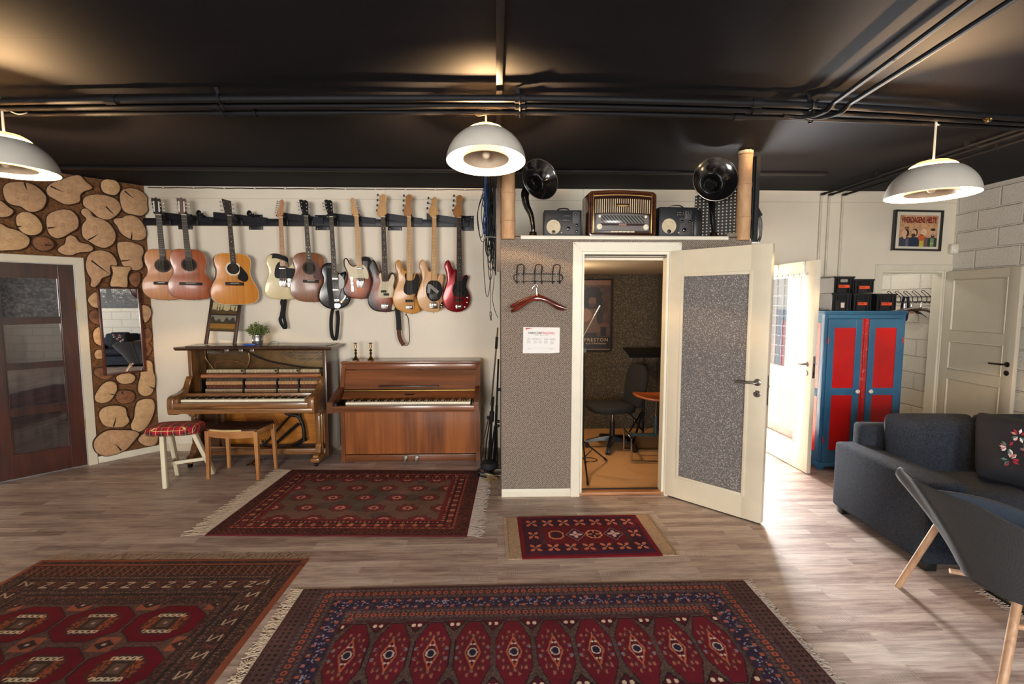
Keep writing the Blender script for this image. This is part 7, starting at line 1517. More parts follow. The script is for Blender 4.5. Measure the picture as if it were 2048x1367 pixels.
q = MB(); q.cyl((0, 0, .26), (0, 0, .44), .024, seg=14); q.beam((-.29, 0, .24), (.29, 0, .24), .03, .03, (0, 1, 0)); q.beam((0, -.22, .245), (0, .22, .245), .03, .03, (0, 0, 1)) if 0 else None; q.build('column_sleeve', grn, t); q = MB(); q.cyl((0, 0, .42), (0, 0, .63), .011, seg=12); q.tube([(0, 0, .44), (-.03, -.01, .47), (-.05, -.02, .5)], .004, 6); q.build('spindle', chrome, t)
for s in (-1, 1):
    q = MB(); q.tube([(s*.29, -.20, .012), (s*.29, -.20, .25), (s*.29, .20, .25), (s*.29, .20, .012)], .011, 8); q.build('side_frame', chrome, t)
q = MB(); q.cyl((-.29, -.20, .02), (.29, -.20, .02), .009, seg=10); q.build('floor_rail', chrome, t); q = MB(); q.cyl((-.29, .20, .02), (.29, .20, .02), .009, seg=10); q.build('floor_rail', chrome, t)
# microphone stand inside, left of the doorway
mx = onY(1167, 760, 4.5); t = thing('microphone_stand', 'black microphone stand just inside the booth doorway', 'microphone stand', (mx.x, 4.5, .014))
q = MB(); q.cyl((0, 0, .28), (0, 0, .92), .011, seg=12); q.cyl((0, 0, .88), (0, 0, onY(1167, 702, 4.5).z), .008, seg=12); q.lathe([(.016, .86), (.017, .9), (.013, .96)], seg=14); q.build('pole', blackm, t)
for a, L_ in ((R(46), .44), (R(-92), .34), (R(170), .33)):
    q = MB(); q.tube([(.02*math.cos(a), .02*math.sin(a), .30), (L_*math.cos(a)*.97, L_*math.sin(a)*.97, .03)], .008, 8); q.tube([(.015*math.cos(a), .015*math.sin(a), .14), (.16*math.cos(a), .16*math.sin(a), .19)], .004, 6); q.mi = 1; q.tube([(L_*math.cos(a)*.92, L_*math.sin(a)*.92, .042), (L_*math.cos(a), L_*math.sin(a), .015)], .012, 8); q.build('leg', [blackm, black], t)
q = MB(); zt = onY(1167, 700, 4.5).z-.014; q.cyl((-.03, 0, zt), (.09, 0, zt), .008, seg=10) if 0 else None; q.cyl((-.09, .0, zt-.02), (.145, -.02, zt+.42), .006, seg=10); q.build('boom', chrome, t)
q = MB(); q.lathe([(.02, -.015), (.02, .015)], (0, -.01, zt), (0, 1, 0), 14); q.build('boom_clutch', black, t)
t = thing('cable', 'short black audio cable looped on the booth carpet', 'cable', (onZ(1175, 920, .014).x, onZ(1175, 920, .014).y, .018))
q = MB(); q.tube(spline([(-.05, -.12, .004), (-.02, -.07, .004), (.06, -.06, .004), (.10, .0, .004), (.04, .06, .004), (-.06, .05, .004), (-.12, .02, .004)], 6, False), .004, 6); q.build('wire', black, t); q = MB(); q.lathe([(.009, 0), (.01, .04), (.006, .055)], (-.05, -.12, .010), (.4, .9, 0), 10); q.build('plug', black, t)
# ================================================================ CUPBOARD AND CRATES
def worn(name, col, chipc, sc=26, th=.73):
    mt, nt, b = nodes(name); v = coords(nt); n1 = N(nt, 'ShaderNodeTexNoise'); n1.inputs['Scale'].default_value = sc; n1.inputs['Detail'].default_value = 8; n1.inputs['Roughness'].default_value = .8; nt.links.new(v, n1.inputs['Vector'])
    n2 = N(nt, 'ShaderNodeTexNoise'); n2.inputs['Scale'].default_value = 4; nt.links.new(v, n2.inputs['Vector']); lo = tuple(q*.8 for q in col[:3])+(1,)
    nt.links.new(mix(nt, ramp(nt, n2.outputs['Fac'], [(.3, lo), (.7, col)]), chipc, ramp(nt, n1.outputs['Fac'], [(th, (0, 0, 0, 1)), (th+.015, (1, 1, 1, 1))])), b.inputs['Base Color']); b.inputs['Roughness'].default_value = .4; b.inputs['Coat Weight'].default_value = .2; return mt
cblue = worn('worn blue paint', C(48, 104, 144), C(150, 160, 150), 26, .70); cred = worn('worn red paint', C(206, 8, 14), C(206, 150, 130), 30, .70); cred2 = worn('chipped red paint', C(190, 24, 26), C(226, 190, 176), 40, .60)
CX0, CX1, CYF, CYB, CH = 3.165, 3.955, 4.56, 5.33, 1.565
t = thing('painted_cupboard', 'tall blue wooden cupboard with red door panels and two white knobs', 'cupboard', ((CX0+CX1)/2, CYF, 0)); w = (CX1-CX0)/2; d = CYB-CYF
q = MB()
q.box(-w, -w+.03, 0.02, d, .07, CH-.02); q.box(w-.03, w, .02, d, .07, CH-.02); q.box(-w, w, d-.02, d, .07, CH-.02); q.box(-w, w, .02, d, .07, .10); q.build('carcass', cblue, t, smooth=0)
for y0, y1 in ((.0, .06), (d-.06, d)): q = MB(); q.box(-w-.006, -w, y0+.0, y1, .07, CH-.02, .002); q.build('side_stile', cblue, t)
for z0, z1 in ((.07, .17), (.72, .80), (CH-.12, CH-.02)): q = MB(); q.box(-w-.006, -w, .06, d-.06, z0, z1, .002); q.build('side_rail', cblue, t)
for z0, z1 in ((.17, .72), (.80, CH-.12)): q = MB(); q.box(-w-.0015, -w, .06, d-.06, z0, z1); q.build('side_panel', cred, t, smooth=0)
q = MB(); q.box(-w-.02, w+.02, -.012, d, CH-.02, CH, .006); q.box(-w-.01, w+.01, -.006, d, CH-.035, CH-.02, .004); q.build('top', cblue, t)
q = MB(); q.box(-w-.015, w+.015, -.012, d, .03, .075, .008); q.build('plinth', cblue, t)
for sx in (-1, 1):
    q = MB(); q.box(sx*(w-.03)-.03, sx*(w-.03)+.03, .0, .06, 0, .031, .003); q.build('foot', cblue, t)
q = MB(); q.box(-w, -w+.025, -.002, .02, .075, CH-.035, .002); q.box(w-.025, w, -.002, .02, .075, CH-.035, .002); q.box(-w+.026, w-.026, -.002, .02, CH-.075, CH-.036, .002); q.build('face_frame', cblue, t)
q = MB()
for k in range(3): q.box(-.032+k*.022, -.032+k*.022+.02, -.008-.003*(k == 1), .018, .075, CH-.075, .004)
q.build('red_strip', cred2, t)
for sx in (-1, 1):
    x0, x1 = (-w+.026, -.035) if sx < 0 else (.035, w-.026)
    dd = MB(); z0, z1 = .078, CH-.078; st = .062
    dd.box(x0, x0+st, -.012, .012, z0, z1, .002); dd.box(x1-st, x1, -.012, .012, z0, z1, .002)
    zz = [z0, z0+.12, .745, .815, z1-.085, z1]
    for i in (0, 2, 4): dd.box(x0+st-.001, x1-st+.001, -.0115, .012, zz[i], zz[i+1])
    do = dd.build('door', cblue, t, smooth=0)
    for i in (1, 3): q = MB(); q.box(x0+st, x1-st, -.004, .004, zz[i], zz[i+1]); q.build('panel', cred, do, smooth=0)
    kx = (x1-st/2) if sx < 0 else (x0+st/2); q = MB(); q.lathe([(.008, 0), (.009, .012), (.019, .018), (.021, .026), (.016, .034), (.001, .037)], (kx, -.012, .785), (0, -1, 0), 20); q.build('knob', M_('white porcelain', C(238, 236, 226), .2, coat=.5), do)
    hx = x0 if sx < 0 else x1
    for z in (1.28, .30): q = MB(); q.cyl((hx, -.013, z-.03), (hx, -.013, z+.03), .006, seg=8); q.build('hinge', cred, do)
crk_m = M_('crate black plastic', C(22, 23, 27), .42, bp=.08, bs_=120); orl = M_('orange label', C(236, 84, 40), .6); whl = M_('white sticker', C(220, 205, 200), .6)
def crate(label, x0, x1, zb, H, yf, lab, rz=0, lip=True, flare=.012, D=.36):
    w = (x1-x0)/2; t = thing('storage_crate', label, 'crate', ((x0+x1)/2, yf, zb), rz, 'black plastic crates on the cupboard')
    q = MB(); f = flare; th = .006
    def ring(ww, y0, y1, z): return [(-ww, y0, z), (ww, y0, z), (ww, y1, z), (-ww, y1, z)]
    q.rings([ring(w-f, f, D-f, .001), ring(w, 0, D, H), ring(w-th, th, D-th, H), ring(w-f-th, f+th, D-f-th, .008)])
    q.box(-w-.006, w+.006, -.008, .004, H-.016, H, .002); q.box(-w-.006, -w+.004, -.008, D+.006, H-.016, H, .002); q.box(w-.004, w+.006, -.008, D+.006, H-.016, H, .002); q.box(-w, w, D-.004, D+.006, H-.016, H)
    for sx in (-.62, .62, -.98, .98): q.box(sx*(w-.006)-.005, sx*(w-.006)+.005, -.006, .012, .004, H-.01)
    q.build('crate_body', crk_m, t, smooth=0)
    q = MB(); hz = H*.74; q.prism(rr_(w*.36, .03, .012, 0, 4, 0, hz-.015), [(0, -.004+f*0), (0, .0045)], FXZ); q.build('grip_slot', M_('slot dark' if lab != 'light' else 'slot light', C(8, 8, 10) if lab != 'light' else C(150, 150, 140), .8), t, smooth=0)
    q = MB(); q.tube([(x*1.0, -.004, z) for x, z in rr_(w*.40, .042, .018, 0, 4, 0, hz-.021)], .003, 6, closed=True); q.build('grip_rim', crk_m, t)
    if lab == 'sticker': q = MB(); q.box(-.005, .028, -.0085, -.001, .03, .078); q.build('sticker', whl, t, smooth=0)
    else:
        lz = H*.40; q = MB(); q.box(-w*.52, w*.52, -.0095, -.001, lz-.014, lz+.014); q.build('label', orl, t, smooth=0)
        text('label_writing', {'light': 'XLR/JACK', 'a': 'MIDI/USB', 'b': 'STROEM', 'c': 'DIV. KABLER'}[lab], .014, black, t, at(-w*.48, -.0098, lz-.003) @ FXZ, .0002, align='LEFT')
    return t
yc = 4.62; X = lambda px, y=yc: onY(px, 600, y).x
zt1 = onY(1700, 618, yc).z; CT = CH+.0005
h1 = onY(1700, 586, yc).z-CT
crate('black crate with a small white sticker, lower left of the stack', X(1663), X(1702), CT, h1, yc, 'sticker')
crate('black crate with an orange label, lower middle one directly under another', X(1707), X(1743), CT, h1, yc+.005, 'a')
crate('black crate with an orange label standing alone at the right end of the cupboard', X(1749), X(1789), CT, onY(1770, 587, yc).z-CT, yc-.02, 'c', R(1))
crate('flared black crate with an orange label, topmost left of the stack', X(1661), X(1704), CT+h1+.002, onY(1680, 553, yc).z-CT-h1, yc-.02, 'light', R(4), flare=.02)
crate('small black crate with an orange label on top of the lower middle crate', X(1708), X(1746), CT+h1+.002, onY(1720, 558, yc).z-CT-h1, yc+.005, 'b', R(-1))
# framed print of four bearded men
tl, br_ = onY(1787, 419, YB-.03), onY(1881, 502, YB-.03); w, h = .555, .45
t = thing('framed_print', 'black-framed print with four cartoon men and red lettering above the closet doorway', 'framed picture', ((tl.x+br_.x)/2+.01, YB-.022, (tl.z+br_.z)/2)); t.rotation_euler = (0, R(.8), 0)
q = MB(); 
for a in ((-w/2, -w/2+.022, -h/2, h/2), (w/2-.022, w/2, -h/2, h/2), (-w/2+.022, w/2-.022, -h/2, -h/2+.022), (-w/2+.022, w/2-.022, h/2-.022, h/2)): q.box(a[0], a[1], -.018, .02, a[2], a[3], .001)
q.build('frame', gloss_black, t, smooth=0)
q = MB(); q.box(-w/2+.015, w/2-.015, .0, .006, -h/2+.015, h/2-.015); q.build('mount', M_('mount board', C(228, 220, 202), .7, var=.02), t, smooth=0)
def four(U, V):
    w, h = .44, .345; u, v = U/w, V/h; n = vn(U, V, 30); c = RGB(208, 158, 116)*np.ones(U.shape+(3,)); c = c*(.92+.16*n)[..., None]; put(c, (v > .7) & (vn(U, V, 12, 2) > .55), (196, 136, 100))
    E = lambda cx, cy, rx, ry: np.hypot((u-cx)/rx, (v-cy)/ry)
    # bodies
    for cx, col, hw in ((.16, (58, 64, 78), .15), (.40, (34, 48, 72), .14), (.66, (112, 88, 88), .13), (.88, (50, 56, 56), .12)):
        put(c, (v < .30-.35*np.maximum(0, np.abs(u-cx)-hw*.45)) & (np.abs(u-cx) < hw), col)
    put(c, (u > .18) & (u < .26) & (v < .26), (98, 92, 110)); put(c, (np.abs(u-.60) < .055) & (v < .27), (206, 184, 60)); put(c, (np.abs(u-.87) < .045) & (v < .27), (120, 156, 104)); put(c, (np.abs(u-.87) < .045) & (np.abs(v-.1) < .02), (190, 206, 90))
    sk = (228, 182, 146); hair = (44, 36, 36)
    put(c, E(.19, .43, .07, .13) < 1, hair); put(c, E(.14, .42, .065, .11) < 1, sk); put(c, E(.15, .30, .04, .06) < 1, sk); put(c, (E(.19, .60, .05, .035) < 1) & (E(.185, .59, .025, .015) > 1), hair)
    put(c, E(.41, .45, .075, .12) < 1, hair); put(c, E(.39, .43, .06, .10) < 1, sk); put(c, E(.375, .36, .055, .06) < 1, hair); put(c, E(.37, .38, .022, .028) < 1, (120, 30, 30))
    put(c, E(.65, .46, .07, .12) < 1, (236, 196, 164)); put(c, E(.59, .29, .085, .11) < 1, (204, 96, 50)); put(c, E(.585, .37, .02, .02) < 1, (60, 30, 26)); put(c, E(.60, .42, .03, .02) < 1, (240, 210, 190))
    put(c, E(.88, .44, .06, .12) < 1, sk); put(c, (E(.88, .55, .062, .045) < 1), hair); put(c, E(.88, .35, .045, .055) < 1, hair); put(c, E(.88, .37, .022, .014) < 1, (236, 226, 216)); put(c, E(.88, .43, .012, .025) < 1, (206, 150, 120))
    for cx in (.13, .38, .64, .86, .90): put(c, E(cx, .455, .008, .012) < 1, (30, 26, 26))
    return c
painted('print', .44, .345, 176, 138, four, VP, t, at(.012, -.0015, -.004) @ FXZ)
text('lettering', 'HVERDAGENS HELTE', .084, M_('dark red ink', C(126, 30, 34), .6), t, at(.012, -.0035, .088) @ FXZ, .0004, bold=.0032, sx=.50)

# ================================================================ CLOSET
XW = 5.20
cr = coat_rack('black wire coat rack on the block wall inside the closet', (XW, 5.92, onX(1838, 598, XW).z), -PI/2, .62, 5, hook=1.4)
cr.location.y = (onX(1795, 600, XW).y+onX(1852, 598, XW).y)/2
blackh = M_('black hanger wood', C(20, 18, 18), .3, coat=.4); brh = wood('dark brown hanger', C(34, 18, 14), C(62, 34, 26), (3, 20, 20), .25, .6)
zc_ = cr.location.z
def yX(px): return onX(px, 612, XW-.08).y
coat_hanger('coat_hanger', 'dark brown wooden hanger nearest the closet doorway', (XW-.09, yX(1843), zc_-.085), -PI/2+.22, .21, .06, brh, group='hangers in the closet', tilt=R(3))
coat_hanger('coat_hanger', 'black slim hanger tilted down towards the camera in the closet', (XW-.09, yX(1824), zc_-.09), -PI/2+.3, .21, .10, blackh, group='hangers in the closet', th=.01, tilt=R(7), tip=.01)
coat_hanger('coat_hanger', 'pale wooden hanger half hidden behind the blue cupboard top', (XW-.1, yX(1812), zc_-.10), -PI/2+.25, .2, .10, wood('pale hanger', C(150, 96, 60), C(190, 134, 90), (3, 20, 20)), group='hangers in the closet', th=.009, tip=.0)
t = thing('lanyard', 'dark blue strap hanging over a closet hook beside the crates', 'strap', (XW-.09, yX(1812), zc_+.02)); nv = M_('navy strap', C(20, 24, 52), .8)
q = MB(); q.ribbon(spline([(0, -.03, -.26), (0, -.045, -.12), (0, -.03, -.01), (0, 0, .012), (0, .03, -.01), (0, .05, -.12), (0, .03, -.26), (.01, 0, -.29), (0, -.03, -.26)], 5, False), .035, .004, (1, 0, 0)); q.build('strap', nv, t)

# ================================================================ SOFA
sofam, nt, b = nodes('charcoal sofa linen'); tt = []
for sc_ in ((36, 560, 560), (560, 560, 36), (560, 36, 560)):
    n_ = N(nt, 'ShaderNodeTexNoise'); n_.inputs['Scale'].default_value = 1; n_.inputs['Detail'].default_value = 2; nt.links.new(coords(nt, sc_), n_.inputs['Vector']); tt.append(ramp(nt, n_.outputs['Fac'], [(.45, (0, 0, 0, 1)), (.75, (1, 1, 1, 1))]))
h_ = mix(nt, mix(nt, tt[0], tt[1], 1.0, 'ADD'), tt[2], 1.0, 'ADD'); nt.links.new(mix(nt, C(11, 13, 18), C(54, 61, 75), h_), b.inputs['Base Color']); b.inputs['Roughness'].default_value = .95; b.inputs['Specular IOR Level'].default_value = .2; bump(nt, b, h_, .25, .002)
def cushion(bmh, w, d, h, e=.5, puff=.03):
    """puffy box centred on the origin"""
    n = 10; q = bmh; V = {}
    def P(u, v, s):
        x = (u*2-1); y = (v*2-1); k = (1-abs(x)**6)**.5*(1-abs(y)**6)**.5; return (x*w/2*(1-.03*abs(y)**4), y*d/2*(1-.03*abs(x)**4), s*(h/2*.45*min(1, k*1.6+.1)+puff*.0+h/2*.55*min(1, k)))
    for s in (1, -1):
        for i in range(n+1):
            for j in range(n+1): V[(s, i, j)] = q._v(P(i/n, j/n, s))
        for i in range(n):
            for j in range(n): q._f([V[(s, i, j)], V[(s, i+1, j)], V[(s, i+1, j+1)], V[(s, i, j+1)]])
    def side(ids):
        for a, b_ in zip(ids, ids[1:]): q._f([V[(1,)+a], V[(1,)+b_], V[(-1,)+b_], V[(-1,)+a]])
    side([(i, 0) for i in range(n+1)]); side([(i, n) for i in range(n+1)]); side([(0, j) for j in range(n+1)]); side([(n, j) for j in range(n+1)])
    return q
def sofa(label, loc, rz, L, group, dims=None):
    """local: x along the back, -y front ; origin at the back left corner"""
    t = thing('sofa', label, 'sofa', loc, rz, group); aw, ah, D = .23, .56, .92
    q = MB(); q.box(0, aw, -D, 0.0, .05, ah, .025, 3); q.build('armrest', sofam, t); q = MB(); q.box(L-aw, L, -D, 0.0, .05, ah, .025, 3); q.build('armrest', sofam, t)
    q = MB(); q.box(aw, L-aw, -D+.03, -.02, .06, .27, .02); q.build('base', sofam, t); q = MB(); q.box(aw*.55, L-aw*.55, -.13, 0, .06, .72, .03, 3); q.build('back_frame', sofam, t)
    n = 2; cw = (L-2*aw)/n
    for i in range(n):
        q = MB(); cushion(q, cw*.985, D-.22, .19); o = q.build('seat_cushion', sofam, t, smooth=70, sub=1); o.location = (aw+cw*(i+.5), -.14-(D-.22)/2, .36)
        q = MB(); cushion(q, cw*1.03, .50, .24); o = q.build('back_cushion', sofam, t, smooth=70, sub=1); o.location = (aw+cw*(i+.5), -.24, .585); o.rotation_euler = (R(80), 0, R(0))
    for x in (.06, L-.06):
        for y in (-D+.06, -.06): q = MB(); q.box(x-.035, x+.035, y-.035, y+.035, 0, .052, .003); q.build('foot', black, t)
    return t
s1 = sofa('dark charcoal two-seat sofa in front of the closet door', (2.665, 3.66, 0), R(-4), 1.70, 'charcoal sofas')
def scatter(label, loc, rot, sz=.45):
    t = thing('scatter_cushion', label, 'cushion', loc); t.rotation_euler = rot
    q = MB(); cushion(q, sz, sz, .15); q.build('cover', M_('black cushion cotton', C(14, 15, 24), .9, bp=.2), t, smooth=70, sub=1)
    for (x, y, r, m) in ((-.03, .09, .05, 0), (-.09, .0, .05, 0), (-.08, -.08, .055, 1), (.02, .0, .045, 0), (.10, .10, .05, 0)):
        rr = random.Random(int(abs(x*900)+abs(y*700)))
        for k in range(9):
            a = rr.random()*6.3; p0 = (x+r*.25*math.cos(a), y+r*.25*math.sin(a)); p1 = (x+r*math.cos(a), y+r*math.sin(a)); n_ = (-math.sin(a)*r*.18, math.cos(a)*r*.18); q = MB()
            zf = lambda p: .0785
            O = [(p0[0], p0[1]), ((p0[0]+p1[0])/2+n_[0], (p0[1]+p1[1])/2+n_[1]), p1, ((p0[0]+p1[0])/2-n_[0], (p0[1]+p1[1])/2-n_[1])]
            q.rings([[(a_, b_, zf((a_, b_))-.01) for a_, b_ in O], [(a_, b_, zf((a_, b_))) for a_, b_ in O]]); q.build('flower_petal', PET[(k+m) % 4], t, smooth=0)
    return t
PET = [M_('petal white', C(226, 214, 210), .8), M_('petal crimson', C(150, 26, 44), .8), M_('petal pink', C(196, 120, 120), .8), M_('leaf teal', C(70, 104, 96), .8)]
scatter('black scatter cushion with red and white flowers on the right seat of the charcoal sofa', (3.45, 3.05, .66), (R(70), R(10), R(-14)))
# second sofa and the print above it stand along the right wall, seen in the mirror
s2 = sofa('dark charcoal sofa along the white block wall, reflected in the narrow mirror', (XR-.04, 1.85, 0), -PI/2, 2.0, 'charcoal sofas')
scatter('black flowered scatter cushion on the sofa seen in the mirror', (XR-.55, .55, .66), (R(72), R(0), R(-90)))
t = thing('stage_print', 'large black and white print of a musician before a crowd, seen in the mirror', 'picture', (XR-.02, .55, 1.98), -PI/2)
def crowd(U, V):
    w, h = 2.2, 1.0; v = V/h; p = .045; n = hsh(np.floor(U/p), np.floor(V/p)); cx, cy = cell(U+hsh(np.floor(V/p), 0*V)*.03, p), cell(V, p); r = np.hypot(cx, cy*.9); g = .12+.62*n*(r < .019)+.18*hsh(np.floor(U/.012), np.floor(V/.012)); c = np.stack([g, g*.98, g*.93], -1)
    put(c, v < .16, (40, 42, 44)); st = (v < .42) & (U > .9); put(c, st & (hsh(np.floor(U/.05), np.floor(V/.02)) > .6), (60, 62, 66)); put(c, st & (hsh(np.floor(U/.05), np.floor(V/.02)) < .4), (22, 24, 28))
    put(c, (v > .8) & (U > .9), (206, 208, 206)); put(c, (np.abs(U-1.55) < .07) & (v > .2) & (v < .75), (20, 20, 22)); put(c, np.hypot(U-1.55, (V-.8)) < .06, (24, 24, 26)); return c
painted('photo', 2.2, 1.0, 220, 100, crowd, VP, t, at(0, -.012, 0) @ FXZ)
q = MB()
for a in ((-1.12, -1.1, -.52, .52), (1.1, 1.12, -.52, .52), (-1.1, 1.1, -.52, -.5), (-1.1, 1.1, .5, .52)): q.box(a[0], a[1], -.015, .015, a[2], a[3])
q.build('frame', white_paint, t, smooth=0)
t = thing('crowd_print', 'black and white crowd print seen in the panes of the dark door', 'picture', (XR-.02, -2.0, 1.75), -PI/2)
painted('photo', 1.9, 1.1, 220, 130, lambda U, V: crowd(U, V*0+.3+V*.25) if 0 else np.repeat((.10+.7*hsh(np.floor(U/.045), np.floor(V/.045))*(np.hypot(cell(U+hsh(np.floor(V/.045), 0*V)*.03, .045), cell(V, .045)) < .02)+.15*hsh(np.floor(U/.012), np.floor(V/.012)))[..., None], 3, -1), VP, t, at(0, -.012, 0) @ FXZ)
q = MB()
for a in ((-.97, -.95, -.57, .57), (.95, .97, -.57, .57), (-.95, .95, -.57, -.55), (-.95, .95, .55, .57)): q.box(a[0], a[1], -.015, .015, a[2], a[3])
q.build('frame', white_paint, t, smooth=0)

# ================================================================ ARMCHAIR
felt_o = weave('grey wool felt', C(34, 35, 38), C(58, 60, 64), 330, .95, .25, sheen=.05); felt_i = weave('blue grey wool felt', C(40, 52, 70), C(66, 82, 102), 330, .95, .25, sheen=.05)
oakl = wood('soaped oak', C(176, 136, 104), C(214, 178, 146), (24, 24, 2.6), .5, .1)
ACX, ACY = 2.50, 2.09
t = thing('armchair', 'grey shell armchair with round splayed oak legs at the right edge', 'armchair', (ACX, ACY, 0), 0)
zt_ = onY(1812, 926, 2.55).z
NA, NZ = 41, 9; rs_o = []; rs_i = []
def shellpt(a, f, off):
    """a: -1..1 round the U (0 = middle of the back), f: 0 bottom, 1 rim"""
    th = a*R(148); top = float(np.interp(a*148, [-148, -118, -89, -67, -44, -22, 0, 12, 24, 40, 67, 89, 118, 148], [.55, .57, .63, .70, .755, .81, .81, .82, .845, .77, .67, .62, .58, .53]))
    z = .33+(top-.33)*f
    rb = .22+.185*f**1.25; k = 1+.06*f
    rx = (rb*1.1-off)*k; ry = (rb*1.02-off)*k
    ex = .82
    cs, sn = math.cos(th), math.sin(th); x = -rx*(abs(cs)**ex)*(1 if cs > 0 else -1)-.06*f; y = ry*(abs(sn)**ex)*(1 if sn > 0 else -1)
    return (x, y, z)
q = MB(); V = [[q._v(shellpt(-1+2*i/(NA-1), j/(NZ-1), 0)) for j in range(NZ)] for i in range(NA)]
Wn = [[q._v(shellpt(-1+2*i/(NA-1), j/(NZ-1)*.995, .032-.012*(j/(NZ-1)))) for j in range(NZ)] for i in range(NA)]
for i in range(NA-1):
    for j in range(NZ-1): q._f([V[i][j], V[i+1][j], V[i+1][j+1], V[i][j+1]]); q.mi = 1; q._f([Wn[i][j], Wn[i][j+1], Wn[i+1][j+1], Wn[i+1][j]]); q.mi = 0
    q._f([V[i][-1], V[i+1][-1], Wn[i+1][-1], Wn[i][-1]]); q._f([V[i][0], Wn[i][0], Wn[i+1][0], V[i+1][0]])
for i in (0, NA-1):
    for j in range(NZ-1): q._f([V[i][j], V[i][j+1], Wn[i][j+1], Wn[i][j]])
q.build('shell', [felt_o, felt_i], t, smooth=60, sub=1)
q = MB(); rg = []
O = [shellpt(-1+2*i/40, .0, .03) for i in range(41)]
q.rings([[(x*k, y*k, z) for x, y, _ in O] for z, k in ((.335, .90), (.34, 1.0), (.38, 1.16), (.43, 1.26), (.455, 1.22), (.462, .9))]); q.build('seat_cushion', felt_i, t, smooth=70)
q = MB(); q.rings([[(x*k, y*k, z) for x, y, _ in O] for z, k in ((.325, .6), (.325, 1.12), (.345, 1.14))]); q.build('shell_base', felt_o, t, smooth=60)
for a in (.05, -.72):
    q = MB(); q.tube([Vector(shellpt(a, f, -.002)) for f in np.linspace(.02, .99, 12)], .0035, 6); q.build('seam_piping', felt_o, t)
f1 = loc2(onZ(1797, 1172), t); f2 = loc2(onZ(2003, 1378), t)
tops = [(-.07, .17), (-.17, -.10), (.09, -.16), (.17, .08)]; fe = [f1, f2, loc2((2.64, 1.64, 0), t), loc2((2.93, 2.30, 0), t)]
for (tx, ty), f in zip(tops, fe):
    q = MB(); p0 = Vector((f.x, f.y, .013 if f.x > .3 else .006)); p1 = Vector((tx, ty, .345)); 
    if f is f1: pm = loc2((2.365, 2.44, .445), t); q.tube(spline([tuple(v) for v in (p0, p0+(pm-p0)*.02, p0+(pm-p0)*.5, p0+(pm-p0)*1.1, p0+(pm-p0)*1.22, p0+(pm-p0)*1.22+Vector((.05, -.06, -.02)), Vector((-.05, .16, .37)))], 4, False), [.013]+[.0175]*40, 16)
    else: q.tube([p0, p0+(p1-p0)*.02, p0+(p1-p0)*.5, p1], [.013, .0165, .018, .0175], 16)
    q.build('leg', oakl, t)
for i, j in ((0, 3), (1, 2)):
    g = lambda k: Vector((fe[k].x, fe[k].y, .006)).lerp(Vector((tops[k][0], tops[k][1], .345)), .66)
    q = MB(); q.tube([g(i), g(j)], .013, 12); q.build('stretcher', oakl, t)

# ================================================================ STANDS AND CABLES BESIDE THE BOOTH
sb = onZ(984, 938); base = Vector((-.09, 4.62, 0)); topv = onY(1001, 700, 4.30)
t = thing('microphone_stand', 'folded chrome and black microphone stand leaning in the gap beside the booth', 'microphone stand', tuple(base), 0, 'folded microphone stands')
ax = Vector((.085, -.16, 1.22)); axn = ax.normalized()
def S(f, dx=0, dy=0): return ax*f+Vector((dx, dy, 0))
q = MB(); q.cyl(S(.05), S(.62), .013, seg=12); q.build('lower_tube', blackm, t); q = MB(); q.cyl(S(.55, -.012), S(1.02, -.002), .008, seg=10); q.build('upper_tube', chrome, t)
q = MB(); q.cyl(S(1.0, -.002), S(1.09, -.002), .013, seg=10); q.build('grip', black, t); q = MB(); q.cyl(S(1.09, -.002), S(1.16, -.0), .007, seg=10); q.build('thread', brass, t)
q = MB(); q.cyl(S(.42), S(.5), .024, seg=12); q.ell(S(.45, -.035), .014, .02, .02); q.build('leg_hub', black, t)
for dx, dy in ((-.06, .0), (.012, -.035), (-.03, .03)):
    q = MB(); q.tube([S(.44, dx*.5, dy*.5), S(.25, dx*1.1, dy), S(.06, dx*1.2, dy*1.1)], .006, 8); q.build('leg', chrome if dx < -.05 else blackm, t)
t = thing('microphone_stand', 'all-black folded microphone stand with a round base leaning against the booth side', 'microphone stand', (-.03, 4.60, 0), 0, 'folded microphone stands')
q = MB(); ax2 = Vector((.045, -.12, 1.12)); q.cyl(ax2*.06, ax2*.6, .013, seg=12); q.cyl(ax2*.6, ax2, .009, seg=10); q.build('tube', blackm, t)
for dx in (-.03, .02, -.008):
    q = MB(); q.tube([ax2*.42+Vector((dx*.4, -.01, 0)), ax2*.07+Vector((dx*1.4, -.03, 0))], .008, 8); q.build('leg', blackm, t)
for f in (.42, .46, .74): q = MB(); q.ell(ax2*f+Vector((.02, -.01, 0)), .018, .016, .016); q.build('clutch_knob', black, t)
q = MB(); q.lathe([(.055, 0), (.085, .02), (.09, .05), (.08, .075), (.03, .085), (.001, .085)], (-.045, -.03, .035), (0, 0, 1), 24); q.build('base_cover', matte_black, t)
t = thing('cable_coil', 'loose coil of black cable on the floor at the foot of the microphone stands', 'cable coil', (-.115, 4.5, 0))
rr = random.Random(4)
for m_, nm in ((0, 'black'), (1, 'white')):
    q = MB()
    for k in range(5 if m_ == 0 else 1):
        cx, cy, r = rr.uniform(-.02, .1), rr.uniform(-.03, .06), rr.uniform(.07, .11); q.tube([(cx+r*math.cos(a), cy+r*.7*math.sin(a), .006+.01*k+.012*math.sin(a*2+k)*.5+.006) for a in np.linspace(0, 2*PI, 24)[:-1]], .0045, 6, closed=True)
    q.build('cable_loop', black if m_ == 0 else white_paint, t)
t = thing('rope_bundle', 'frayed tan rope bundle on the floor by the booth corner', 'rope', (-.055, 4.36, 0)); rp = M_('tan rope', C(176, 148, 104), .95, var=.2, vs=60)
q = MB()
